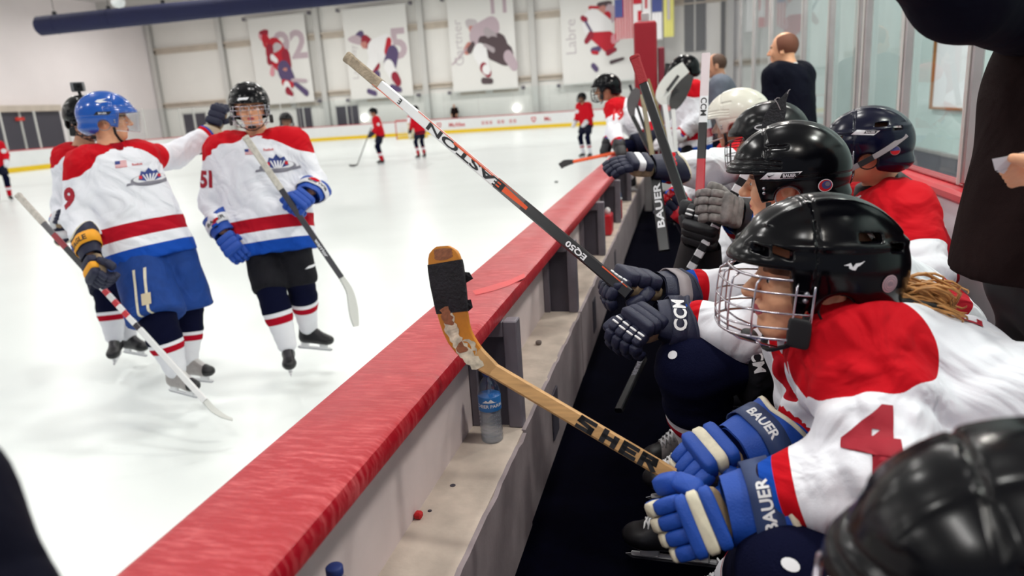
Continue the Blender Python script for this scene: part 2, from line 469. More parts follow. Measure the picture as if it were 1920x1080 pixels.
def target_of(o):
    me = o.data; mw = world_of(o)
    return BVHTree.FromPolygons([mw @ v.co for v in me.vertices], [tuple(p.vertices) for p in me.polygons])
def decal(name, shape, o, xd, yd, mat, parent, tree, sx, sy=None, off=0.0015, h=0.012, label=None, depth=0.4):
    """print projected on to a curved surface; looks along xd x yd (which points away from the surface)"""
    sy = sx if sy is None else sy
    o = V3(o); xd = nrm(xd); yd = nrm(V3(yd) - xd * float(V3(yd) @ xd)); n = np.cross(xd, yd)
    bm = bmesh.new(); vs = [bm.verts.new((x * sx, y * sy, 0)) for x, y in shape[0]]
    for f in shape[1]:
        try: bm.faces.new([vs[i] for i in f])
        except ValueError: pass
    bmesh.ops.triangulate(bm, faces=bm.faces[:])
    for it in range(5):
        es = [e for e in bm.edges if e.calc_length() > h]
        if not es: break
        bmesh.ops.subdivide_edges(bm, edges=es, cuts=1)
        bmesh.ops.triangulate(bm, faces=[f for f in bm.faces if len(f.verts) > 3])
    V = []; dead = set()
    for i, v in enumerate(bm.verts):
        v.index = i
        p = o + xd * v.co.x + yd * v.co.y
        hit = tree.ray_cast(Vector(p + n * 0.12), Vector(-n), depth)
        if hit[0] is None: dead.add(i); V.append(tuple(p))
        else:
            nn = hit[1] if hit[1].dot(Vector(n)) > 0 else -hit[1]
            V.append(tuple(hit[0] + nn * off))
    Fs = [tuple(v.index for v in f.verts) for f in bm.faces if not any(v.index in dead for v in f.verts)]
    bm.free()
    if not Fs: return None
    return mesh_obj(name, V, Fs, mat, parent, True, label=label)

# ------------------------------------------------------------------ helmets (local frame: +X face, +Y left, +Z up, origin = centre of the skull)
def helmet_mesh(kind, h):
    def fn(P):
        x, y, z = P
        if kind == 'vent': out = ell_(P, (-0.008, 0, 0.018), (0.150, 0.120, 0.128))
        else: out = ell_(P, (-0.004, 0, 0.020), (0.144, 0.119, 0.126))
        # back shell step, overlapping the front shell
        back = ell_(P, (-0.012, 0, 0.021), (0.148, 0.122, 0.129))
        back = np.maximum(back, x - 0.012 - 0.25 * z)
        out = smin(out, back, 0.002)
        brim = ell_(P, (0.004, 0, 0.028), (0.150, 0.119, 0.058))
        out = smin(out, np.maximum(brim, -x - 0.01), 0.008)
        # rear bumper
        out = smin(out, np.maximum(ell_(P, (-0.012, 0, -0.045), (0.148, 0.112, 0.06)), x + 0.04), 0.012)
        if kind == 'vent':
            # raised side ridge sweeping back, crown crease
            rz = 0.062 + 0.16 * (0.12 - x) * 0.35
            out = out - 0.0045 * np.exp(-((z - rz) / 0.007) ** 2) * (np.abs(y) > 0.03)
            out = out - 0.004 * np.exp(-((np.abs(y) - 0.045 - 0.1 * (0.1 - x) * 0.3) / 0.008) ** 2) * (z > 0.09)
            out = out + 0.004 * np.exp(-((x - 0.035) / 0.002) ** 2)
            for (vx, vz) in ((0.118, 0.052), (0.085, 0.052)):
                out = smax(out, -np.maximum(np.maximum(np.abs(x - vx) - 0.014, np.abs(z - vz - (x - vx) * 0.25) - 0.0065), 0.05 - np.abs(y)), 0.003)
            for (vx, vz, L) in ((-0.05, 0.085, 0.020), (-0.10, 0.07, 0.014)):
                out = smax(out, -np.maximum(np.maximum(np.abs(x - vx) - L, np.abs(z - vz) - 0.007), 0.03 - np.abs(y)) , 0.003)
        else:
            for zz, a in ((0.058, 1), (0.046, 1), (0.034, 0.8)):
                out = out + 0.0035 * a * np.exp(-((z - zz + 0.12 * np.maximum(0.05 - x, 0)) / 0.0022) ** 2) * (x > 0.0)
            out = out + 0.0035 * np.exp(-((x - 0.045 - 0.1 * (z - 0.08)) / 0.002) ** 2) * (z > 0.06)
            out = out - 0.003 * np.exp(-((np.abs(y) - 0.05) / 0.012) ** 2) * (z > 0.08)
            # long slot by the temple
            out = out + 0.004 * np.exp(-(((np.abs(x - 0.015) - 0.022).clip(0) / 0.004) ** 2 + ((np.abs(z - 0.088) - 0.003).clip(0) / 0.002) ** 2))
            out = out + 0.003 * np.exp(-((z - 0.012) / 0.0022) ** 2) * (x < 0.05)
        # lower edge
        lo = np.where(x > 0.062, 0.022, np.where(x > -0.045, -0.062, -0.088)).astype(F32)
        w1 = np.clip((x - 0.052) / 0.02, 0, 1); lo = -0.062 + w1 * 0.086
        w2 = np.clip((-0.035 - x) / 0.03, 0, 1); lo = lo - w2 * 0.03
        out = smax(out, lo - z, 0.006)
        inner = ell_(P, (-0.006, 0, 0.015), (0.128, 0.101, 0.112))
        inner = np.minimum(inner, np.maximum(cap_(P, (-0.006, 0, 0.0), (-0.006, 0, -0.2), 0.101, 0.101), z - 0.02))
        out = smax(out, -inner, 0.004)
        # ear opening
        ear = np.maximum(np.sqrt(((x + 0.012) / 0.030) ** 2 + ((z + 0.036) / 0.027) ** 2) * 0.028 - 0.028, 0.05 - np.abs(y))
        out = smax(out, -ear, 0.005)
        return out
    me = sdf_obj('helmet_form', fn, (-0.18, -0.14, -0.11), (0.17, 0.14, 0.165), h, 'gloss_black', relax=1)
    return me
_helm = {}
def helmet(person, name, kind, col, R, c, scale=1.0, detail=True, label=None):
    key = (kind, detail)
    if key not in _helm:
        o = helmet_mesh(kind, 0.0028 if detail else 0.009); _helm[key] = o.data; bpy.data.objects.remove(o)
    me = _helm[key].copy(); me.materials.clear(); me.materials.append(M[col])
    o = bpy.data.objects.new(name, me); COL.objects.link(o)
    o.matrix_world = m4(R, c, scale); o.matrix_basis = m4(R, c, scale)
    adopt(o, person)
    if label: o['label'] = label
    return o

def local_obj(mb_or_obj, parent, R, c, scale=1.0):
    """an object modelled in a local frame, placed by rotation and position, then parented"""
    o = mb_or_obj; o.matrix_basis = m4(R, c, scale); adopt(o, parent); return o

def helmet_extras(hm, R, c, s=1.0, screws=True, badge=None, chin=True, earloop=True, earmat='mid_grey', strapcol='matte_black'):
    if screws:
        for (x, z) in ((0.045, -0.012), (0.045, -0.024), (-0.06, -0.012)):
            for sy in (-1, 1):
                b = MB(); yy = 0.119 * math.sqrt(max(0.05, 1 - (x / 0.15) ** 2 - ((z - 0.02) / 0.14) ** 2)) + 0.001
                b.tube([(x, sy * (yy - 0.003), z), (x, sy * (yy + 0.0025), z)], 0.0042, 10)
                local_obj(b.build('screw', 'steel', None, True), hm, R, c, s)
    if earloop:
        for sy in (-1, 1):
            b = MB(); pts = [(-0.012 + 0.031 * math.cos(a), sy * 0.101, -0.038 + 0.027 * math.sin(a)) for a in [2 * PI * i / 20 for i in range(21)]]
            b.tube(pts, 0.0022, 6, caps=False)
            local_obj(b.build('ear_loop', earmat, None, True), hm, R, c, s)
    if chin:
        b = MB()
        for sy in (-1, 1):
            pts = [(0.035, sy * 0.100, -0.05), (0.036, sy * 0.088, -0.085), (0.048, sy * 0.060, -0.118), (0.064, sy * 0.02, -0.139), (0.066, 0, -0.141)]
            for dx in (-0.004, 0, 0.004): b.tube([(x + dx, y, z) for x, y, z in pts], 0.0032, 6)
        local_obj(b.build('chin_strap', strapcol, None, True), hm, R, c, s)

def cage(hm, R, c, s=1.0, wire='chrome', rr=0.0019, rows=(0.008, -0.014, -0.047, -0.082, -0.102), az=(-68, -46, -24, 0, 24, 46, 68), bulge=0.165, name='wire_cage', cup='matte_black'):
    def pt(a, z):
        t = (z + 0.05) / 0.085
        r = bulge - 0.010 * t * t - (0.012 if z > 0.0 else 0)
        ca, sa = math.cos(math.radians(a)), math.sin(math.radians(a)); q = (abs(ca) ** 3.2 + abs(sa) ** 3.2) ** (-1 / 3.2); r *= q
        return (r * ca * 0.96, r * sa * 0.70, z + 0.01 * abs(math.sin(math.radians(a))) * (1 if z < -0.08 else 0))
    b = MB(); A = [-78 + 156 * i / 24 for i in range(25)]
    for z in rows: b.tube([pt(a, z) for a in A], rr if z not in (rows[0], rows[-1]) else rr * 1.35, 6)
    zs = [rows[0] + (rows[-1] - rows[0]) * i / 12 for i in range(13)]
    for a in list(az) + [-78, 78]:
        b.tube([pt(a, z) for z in zs], rr if abs(a) < 75 else rr * 1.3, 6)
    for a in (-46, -24, 0, 24, 46):    # wires curling under the chin
        p = Vector(pt(a, rows[-1])); b.tube([p, p + Vector((-0.022, -0.1 * p.y, -0.014)), p + Vector((-0.055, -0.3 * p.y, -0.024))], rr, 6)
    e = [Vector(pt(a, rows[-1])) + Vector((-0.055, -0.3 * pt(a, 0)[1], -0.024)) for a in (-46, -24, 0, 24, 46)]
    b.tube(e, rr, 6)
    o = local_obj(b.build(name, wire, None, True), hm, R, c, s)
    for sy in (-1, 1):
        k = MB(); k.pad((0.052, sy * 0.118, -0.078), ((1, -0.5 * sy, 0.05), (0, 1, 0), (0, 0, 1)), (0.017, 0.005, 0.026), e=0.4)
        local_obj(k.build('cage_clip', 'matte_black', None, True), hm, R, c, s)
    k = MB(); k.pad((0.098, 0, -0.118), ((1, 0, 0), (0, 1, 0), (0, 0, 1)), (0.014, 0.026, 0.010), e=0.8)
    local_obj(k.build('chin_cup', cup, None, True), hm, R, c, s)
    return o

def visor(hm, R, c, s=1.0):
    b = MB(); n = 20; vs = []; fs = []
    for j in range(7):
        z = 0.030 - 0.115 * j / 6
        for i in range(n + 1):
            a = math.radians(-72 + 144 * i / n); zz = z + (0.02 * abs(math.sin(a)) ** 3 if j > 3 else 0)
            vs.append((0.150 * math.cos(a) + 0.012 * (1 - (j / 6)), 0.118 * math.sin(a), zz))
    for j in range(6):
        for i in range(n):
            k = j * (n + 1) + i; fs.append((k, k + 1, k + n + 2, k + n + 1))
    b.add(vs, fs)
    o = b.build('clear_visor', 'visor', None, True)
    sm = o.modifiers.new('thickness', 'SOLIDIFY'); sm.thickness = 0.0025
    local_obj(o, hm, R, c, s)
    b = MB(); b.tube([(vs[6 * (n + 1) + i][0], vs[6 * (n + 1) + i][1], vs[6 * (n + 1) + i][2]) for i in range(n + 1)], 0.0022, 6)
    local_obj(b.build('visor_edge', 'white_pl', None, True), hm, R, c, s)
    return o

def helmet_print(hm, R, c, shape, x, z, sx, sy, mat, side, name='helmet_sticker', rot=0.0, off=0.0012, label=None, tree=None, face='side', s=1.0):
    """print on the outside of a helmet; side +1 = wearer's left"""
    R = np.asarray(R); tree = tree or target_of(hm)
    ex, ey, ez = R[:, 0], R[:, 1], R[:, 2]
    xd0 = (-ex if side > 0 else ex); n = ey * side
    if face == 'front': xd0 = ey; n = ex
    o = V3(c) + ((ex * x) if face == 'side' else ey * x) * s + ez * z * s + n * 0.13 * s
    xd = xd0 * math.cos(rot) + ez * math.sin(rot); yd = np.cross(n, xd)
    return decal(name, shape, o, xd, yd, mat, hm, tree, sx, sy, off=off, h=0.008, label=label)

# ------------------------------------------------------------------ skates (local: +X toe, +Z up, origin = ankle joint, sole of blade at z = -0.155)
_sk = {}
def skate(person, pos, toe, col='boot_black', tilt=0.0, h=0.006, cap='gloss_black', lace='white_pl', up=(0, 0, 1), full=True):
    toe = V3(toe); toe[2] *= 0.15; R = frame(toe, up)
    key = (h,)
    if key not in _sk:
        def fn(P):
            x, y, z = P
            d = cap_(P, (-0.018, 0, 0.03), (-0.03, 0, -0.07), 0.046, 0.038, ((0, 1, 0), 1.12))
            d = smin(d, cap_(P, (-0.02, 0, -0.078), (0.10, 0, -0.085), 0.036, 0.036, ((0, 0, 1), 1.05)), 0.03)
            d = smin(d, ell_(P, (0.122, 0, -0.082), (0.052, 0.043, 0.034)), 0.02)
            d = smin(d, cap_(P, (0.01, 0, -0.02), (0.09, 0, -0.062), 0.036, 0.028), 0.02)
            d = smax(d, -0.112 - z, 0.004); d = smax(d, z - 0.045 - 0.35 * np.abs(x + 0.02), 0.006)
            return d
        def af(P):
            return {'toe': P[0] - 0.122 + 0.25 * (P[2] + 0.08), 'sole': -0.1045 - P[2], 'tongue': 0.017 - np.abs(P[1]) - 10.0 * (P[2] < -0.058 + 0 * P[0])}
        o = sdf_obj('skate_form', fn, (-0.09, -0.065, -0.13), (0.19, 0.065, 0.07), h, 'boot_black', afn=af); _sk[key] = o.data; bpy.data.objects.remove(o)
    me = _sk[key].copy(); me.materials.clear(); me.materials.append(bootmat(col))
    o = bpy.data.objects.new('skate', me); COL.objects.link(o); o.matrix_basis = m4(R, pos); adopt(o, person)
    b = MB()
    b.bbox((-0.055, -0.012, -0.140), (-0.005, 0.012, -0.108), 0.004); b.bbox((0.075, -0.012, -0.140), (0.125, 0.012, -0.108), 0.004)
    b.bbox((-0.075, -0.006, -0.146), (0.150, 0.006, -0.134), 0.003)
    local_obj(b.build('blade_holder', 'white_pl'), o, R, pos)
    b = MB(); b.add([(x, y, z) for y in (-0.0015, 0.0015) for x, z in ((-0.085, -0.146), (-0.075, -0.155), (0.145, -0.155), (0.165, -0.143), (0.15, -0.14), (-0.075, -0.14))],
                    [(0, 1, 2, 3, 4, 5), (11, 10, 9, 8, 7, 6)] + [(i, i + 6, (i + 1) % 6 + 6, (i + 1) % 6) for i in range(6)])
    local_obj(b.build('blade', 'steel'), o, R, pos)
    if full:
        b = MB()
        for i in range(7):
            t = i / 6.0; x = 0.028 + 0.072 * t; z = 0.012 - 0.058 * t + 0.006; w = 0.026
            x2 = x + 0.010
            b.tube([(x - 0.006, -w, z - 0.010), (x + 0.004, -0.012, z + 0.006), (x2, 0.012, z + 0.004), (x2 + 0.002, w, z - 0.016)], 0.0028, 6)
            b.tube([(x - 0.006, w, z - 0.010), (x + 0.004, 0.012, z + 0.006), (x2, -0.012, z + 0.004), (x2 + 0.002, -w, z - 0.016)], 0.0028, 6)
        b.tube([(0.03, 0.0, 0.022), (0.045, 0.03, 0.03), (0.04, 0.045, 0.0), (0.035, 0.03, 0.012), (0.03, 0, 0.022)], 0.0025, 6)
        b.tube([(0.03, 0.0, 0.022), (0.045, -0.03, 0.03), (0.04, -0.045, 0.0), (0.035, -0.03, 0.012), (0.03, 0, 0.022)], 0.0025, 6)
        local_obj(b.build('lace', lace, None, True), o, R, pos)
    return o
_bm = {}
def bootmat(col):
    if col not in _bm:
        base = {'boot_black': (22, 21, 26), 'boot_grey': (158, 152, 150)}[col]
        _bm[col] = pmat(col + '_shell', base, 0.4, rules=[('tongue', 0.0, 9, (38, 36, 42) if col == 'boot_black' else (205, 202, 200)), ('sole', 0.0, 9, (222, 222, 224)), ('toe', 0.0, 9, (14, 14, 18))], noise=0.1, nscale=60)
    return _bm[col]

# ------------------------------------------------------------------ gloves
def glove(person, wrist, knuckle, back, side, pads='glove_blue', trim='cream', roll='glove_blue', cuffm=None, band=None, curl=(0.55, 0.95, 0.8), thumb=0.5, s=1.0, word=None, wordmat='white_pl', cuff_len=0.12, cuff_r=0.062, striped=None, name='glove', label=None, spread=0.0, roll2=None, palm='leather_tan', cuff_dir=None, piping=None, hand_pose=None):
    """padded glove: wrist, knuckle line centre, direction the back of the hand faces, side +1 left hand / -1 right hand"""
    W = V3(wrist); K = V3(knuckle); f = nrm(K - W); n = V3(back); n = nrm(n - f * (n @ f)); l = np.cross(f, n) * side   # l points to the thumb side
    L = np.linalg.norm(K - W)
    root = empty(name, tuple(W)); adopt(root, person)
    if label: root['label'] = label
    cuffm = cuffm or pads; striped = striped or roll
    # palm
    b = MB(); b.pad((W + K) / 2 - n * 0.008 * s, (f, l, n), (L * 0.55, 0.044 * s, 0.021 * s), e=0.5)
    b.build('palm', palm, root, True)
    # rolls across the back of the hand
    for i, u in enumerate((0.30, 0.62, 0.92)):
        b = MB(); b.pad(W + f * L * u + n * 0.018 * s - l * 0.002, (f, l, n), (L * 0.18, 0.049 * s, 0.020 * s), e=0.42)
        b.build('back_roll', (roll, roll2 or roll, roll)[i], root, True)
    # fingers
    for k in range(4):
        off = (1.5 - k) * 0.0245 * s
        p = K + l * off - f * 0.004 + n * 0.006 * s
        d = nrm(f + l * (1.5 - k) * spread); ll = (0.94, 1.0, 0.96, 0.82)[k] * s
        b = MB(); segs = (0.040, 0.030, 0.027)
        for j in range(3):
            th = curl[j] * (1 + 0.06 * k)
            d = nrm(d * math.cos(th) - nrm(np.cross(np.cross(d, n_of(d, f, n)), d)) * math.sin(th)) if th else d
            up = nrm(np.cross(l, d)) * (-side) * 1.0
            up = n_of(d, f, n)
            q = p + d * segs[j] * ll * 0.55
            b.pad(q + up * 0.003 * s, (d, l, up), (segs[j] * ll * 0.62, 0.0128 * s, 0.0135 * s), mi=(0 if j != 1 else 1), e=0.5, nu=12, nv=6)
            p = p + d * segs[j] * ll
        fo = b.build('finger', [pads, striped], root, True)
        if piping:
            b = MB(); d1 = nrm(f + l * (1.5 - k) * spread); th = curl[0] * (1 + 0.06 * k); up0 = n_of(d1, f, n)
            d1 = nrm(d1 * math.cos(th) - up0 * math.sin(th)); up0 = n_of(d1, f, n); p0 = K + l * off - f * 0.004 + n * 0.006 * s
            for u in (0.30, 0.62): b.pad(p0 + d1 * 0.040 * ll * u + up0 * 0.0158 * s, (d1, l, up0), (0.0028 * s, 0.0112 * s, 0.0022 * s), e=0.5, nu=8, nv=4)
            b.build('piping', piping, fo, True)
    # thumb
    p = W + f * L * 0.42 + l * 0.040 * s - n * 0.004; d = nrm(f * 0.75 + l * 0.62 - n * thumb)
    b = MB()
    for j, seg in enumerate((0.040, 0.036)):
        up = n_of(d, l, n)
        b.pad(p + d * seg * s * 0.5, (d, np.cross(up, d), up), (seg * s * 0.66, 0.0165 * s, 0.0165 * s), e=0.5, nu=12, nv=6, mi=j)
        p = p + d * seg * s; d = nrm(d * 0.8 + f * 0.5 - n * thumb * 0.7 - l * 0.3)
    b.build('thumb', [pads, pads], root, True)
    # flared cuff, open at the forearm
    cd = -f if cuff_dir is None else nrm(cuff_dir)
    cl = cuff_len * s; vs = []; fs = []; N = 28; rings = ((-0.005, 0.78), (0.25, 0.86), (0.7, 1.0), (1.0, 1.12))
    cl_ax = nrm(np.cross(cd, np.cross(n, cd))); cn = nrm(n - cd * (n @ cd)); cx = np.cross(cd, cn)
    def ring(r, u, k):
        q = []
        for i in range(N):
            a = 2 * PI * i / N; ww = 1.0 + 0.07 * math.cos(2 * a) + 0.03 * math.cos(6 * a)
            uu = u + (0.12 * math.cos(2 * a) if u > 0.9 else 0)
            q.append(W + cd * cl * uu + (cx * math.cos(a) * 1.05 + cn * math.sin(a) * 0.82) * cuff_r * s * r * ww * k)
        return q
    for (u, r) in rings: vs += ring(r, u, 1.0)
    for (u, r) in rings[::-1]: vs += ring(r, u, 0.84)
    nr = len(rings) * 2
    for j in range(nr - 1):
        for i in range(N): fs.append((j * N + i, j * N + (i + 1) % N, (j + 1) * N + (i + 1) % N, (j + 1) * N + i))
    b = MB(); b.add(vs, fs); cf = b.build('cuff', cuffm, root, True)
    b = MB(); rim = [0.5 * (a + c_) for a, c_ in zip(ring(1.12, 1.0, 1.0), ring(1.12, 1.0, 0.84))]
    b.tube(rim + rim[:1], 0.0062 * s, 6, caps=False); b.build('cuff_binding', trim, root, True)
    if band:
        vs = ring(0.99, 0.34, 1.04) + ring(1.05, 0.78, 1.04) + ring(1.04, 0.78, 1.0) + ring(0.98, 0.34, 1.0)
        fs = [(j * N + i, j * N + (i + 1) % N, (j + 1) % 4 * N + (i + 1) % N, (j + 1) % 4 * N + i) for j in range(4) for i in range(N)]
        b = MB(); b.add(vs, fs); bd = b.build('wrist_band', band, root, True)
    else: bd = cf
    if word:
        for nd in ((cn,) if not isinstance(word, tuple) else (nrm(word[1]),)):
            wd = word if not isinstance(word, tuple) else word[0]
            t = text2d(wd, 0.03); nd = nrm(nd - cd * (nd @ cd)); yd = -cd; xd = np.cross(yd, nd)
            if len(word) > 2 and isinstance(word, tuple) and word[2] < 0: xd = -xd; yd = -yd
            decal('lettering', t, W + cd * cl * 0.56 + nd * 0.09 * s, xd, yd, wordmat, root, target_of(bd), 0.030 * s * (word[3] if isinstance(word, tuple) and len(word) > 3 else 1), off=0.0012, h=0.01)
    return root
def n_of(d, f, n):
    """normal that was n when the finger pointed along f, turned with the finger"""
    l = np.cross(f, n); u = np.cross(l, d); return nrm(u)

# ------------------------------------------------------------------ sticks
def ribbon(name, pts, hw, n, th, mats, parent, rules=None, ulen=None, label=None, seg_m=None, nose=False):
    """flat solid along a path: half width hw (per point), face normal n, thickness th"""
    pts = [V3(p) for p in pts]; k = len(pts); hw = hw if isinstance(hw, (list, tuple)) else [hw] * k; th = th if isinstance(th, (list, tuple)) else [th] * k
    b = MB(); vs = []; T = []; u = 0
    for i, p in enumerate(pts):
        t = nrm(pts[min(i + 1, k - 1)] - pts[max(i - 1, 0)])
        nn = n[i] if isinstance(n, list) else n
        nn = V3(nn); nn = nrm(nn - t * (nn @ t)); w = np.cross(nn, t)
        if i: u += np.linalg.norm(pts[i] - pts[i - 1])
        c = min(hw[i], th[i] / 2) * 0.35
        for (a, d) in ((hw[i] - c, th[i] / 2), (hw[i], th[i] / 2 - c), (hw[i], -th[i] / 2 + c), (hw[i] - c, -th[i] / 2), (-hw[i] + c, -th[i] / 2), (-hw[i], -th[i] / 2 + c), (-hw[i], th[i] / 2 - c), (-hw[i] + c, th[i] / 2)):
            vs.append(p + w * a + nn * d); T.append(u)
    fs = [(i * 8 + j, (i + 1) * 8 + j, (i + 1) * 8 + (j + 1) % 8, i * 8 + (j + 1) % 8) for i in range(k - 1) for j in range(8)]
    fs += [tuple(range(8)), tuple((k - 1) * 8 + j for j in range(8))[::-1]]
    b.add(vs, fs, 0, T); o = b.build(name, mats, parent, False, attr='u', label=label)
    return smooth_angle(o, 30)
def spline(pts, n):
    pts = [V3(p) for p in pts]; out = []; m = len(pts) - 1
    for i in range(n + 1):
        t = i / n * m; j = min(int(t), m - 1); t -= j
        p0, p1, p2, p3 = pts[max(j - 1, 0)], pts[j], pts[j + 1], pts[min(j + 2, m)]
        out.append(0.5 * (2 * p1 + (p2 - p0) * t + (2 * p0 - 5 * p1 + 4 * p2 - p3) * t * t + (3 * p1 - p0 - 3 * p2 + p3) * t ** 3))
    return out
def lerp(a, b, t): return V3(a) * (1 - t) + V3(b) * t
def stick(label, butt, heel, n, shaft='shaft_black', blade_pts=None, blade_w=None, blade_mat='blade_black', tape=None, grip=0.0, gripmat='tape_white', group=None, hw=0.015, th=0.021, text=(), blade_n=None, name='hockey_stick', blade_th=0.009, tape_mat='tape_black', blade_tape=None):
    butt = V3(butt); heel = V3(heel)
    root = thing(name, label, 'hockey stick', tuple(butt), group)
    sh = ribbon('shaft', [butt, lerp(butt, heel, 0.5), heel], hw, n, th, shaft, root)
    if blade_pts is not None:
        P = spline([heel] + list(blade_pts), 18); m = len(P)
        ws = [float(np.interp(i / (m - 1), np.linspace(0, 1, len(blade_w)), blade_w)) for i in range(m)]
        bn = blade_n if blade_n is not None else n
        ths = [th + (blade_th - th) * min(1, i / (m * 0.3)) for i in range(m)]
        ribbon('blade', P, ws, bn, ths, blade_mat, root)
        if blade_tape:
            i0, i1 = int(blade_tape[0] * (m - 1)), int(blade_tape[1] * (m - 1))
            ribbon('blade_tape', P[i0:i1 + 1], [w + 0.0015 for w in ws[i0:i1 + 1]], bn, [t + 0.002 for t in ths[i0:i1 + 1]], tape_mat, root)
    if grip:
        Lh = np.linalg.norm(heel - butt); ribbon('grip_tape', [butt, lerp(butt, heel, grip / Lh)], hw + 0.0016, n, th + 0.003, gripmat, root)
        d = nrm(heel - butt); b = MB(); b.pad(butt + d * 0.006, (d, nrm(np.cross(n, d)), nrm(np.cross(d, np.cross(n, d)))), (0.012, hw + 0.004, th / 2 + 0.004), e=0.5); b.build('end_knob', gripmat, root, True)
    for (wd, t, hgt, mat, flip, bold, wide) in text:
        d = nrm(heel - butt) * flip; nn = V3(n); nn = nrm(nn - d * (nn @ d)); yd = np.cross(nn, d)
        flat('lettering', text2d(wd, bold), lerp(butt, heel, t) + nn * (th / 2 + 0.0008), d, yd, mat, root, hgt * wide, hgt)
    return root

M['shaft_black'] = pmat('black_composite', (16, 16, 20), 0.3, coat=0.3)
M['shaft_grey'] = pmat('dark_grey_composite', (62, 60, 66), 0.3, coat=0.3)
M['shaft_white'] = pmat('white_composite', (226, 228, 228), 0.35, coat=0.2)
M['shaft_red'] = pmat('red_composite', (170, 12, 30), 0.3, coat=0.3)
M['shaft_olive'] = pmat('dull_gold_composite', (110, 96, 50), 0.4)
M['orange'] = pmat('orange_print', (226, 82, 24), 0.5)
M['blade_black'] = pmat('black_stick_blade', (22, 20, 24), 0.5, noise=0.3, nscale=30)
M['blade_white'] = pmat('pale_stick_blade', (205, 206, 202), 0.5)
M['blade_grey'] = pmat('grey_stick_blade', (70, 66, 70), 0.5)
M['tape_black'] = pmat('black_cloth_tape', (24, 22, 30), 0.85, bump=0.6, bscale=160, noise=0.5, nscale=50)
M['tape_white'] = pmat('worn_white_tape', (206, 200, 190), 0.85, bump=0.4, bscale=160, noise=0.2, nscale=50)
M['tape_tan'] = pmat('dirty_tan_tape', (172, 156, 134), 0.85, bump=0.5, bscale=160, noise=0.35, nscale=50)
M['tape_red'] = pmat('dark_red_grip_tape', (140, 16, 28), 0.8, bump=0.4, bscale=160)

# ------------------------------------------------------------------ people
def basis(J):
    up = nrm(V3(J['neck']) - V3(J['pelvis'])); lat = nrm(V3(J['shL']) - V3(J['shR'])); fwd = nrm(np.cross(lat, up)); return fwd, lat, up

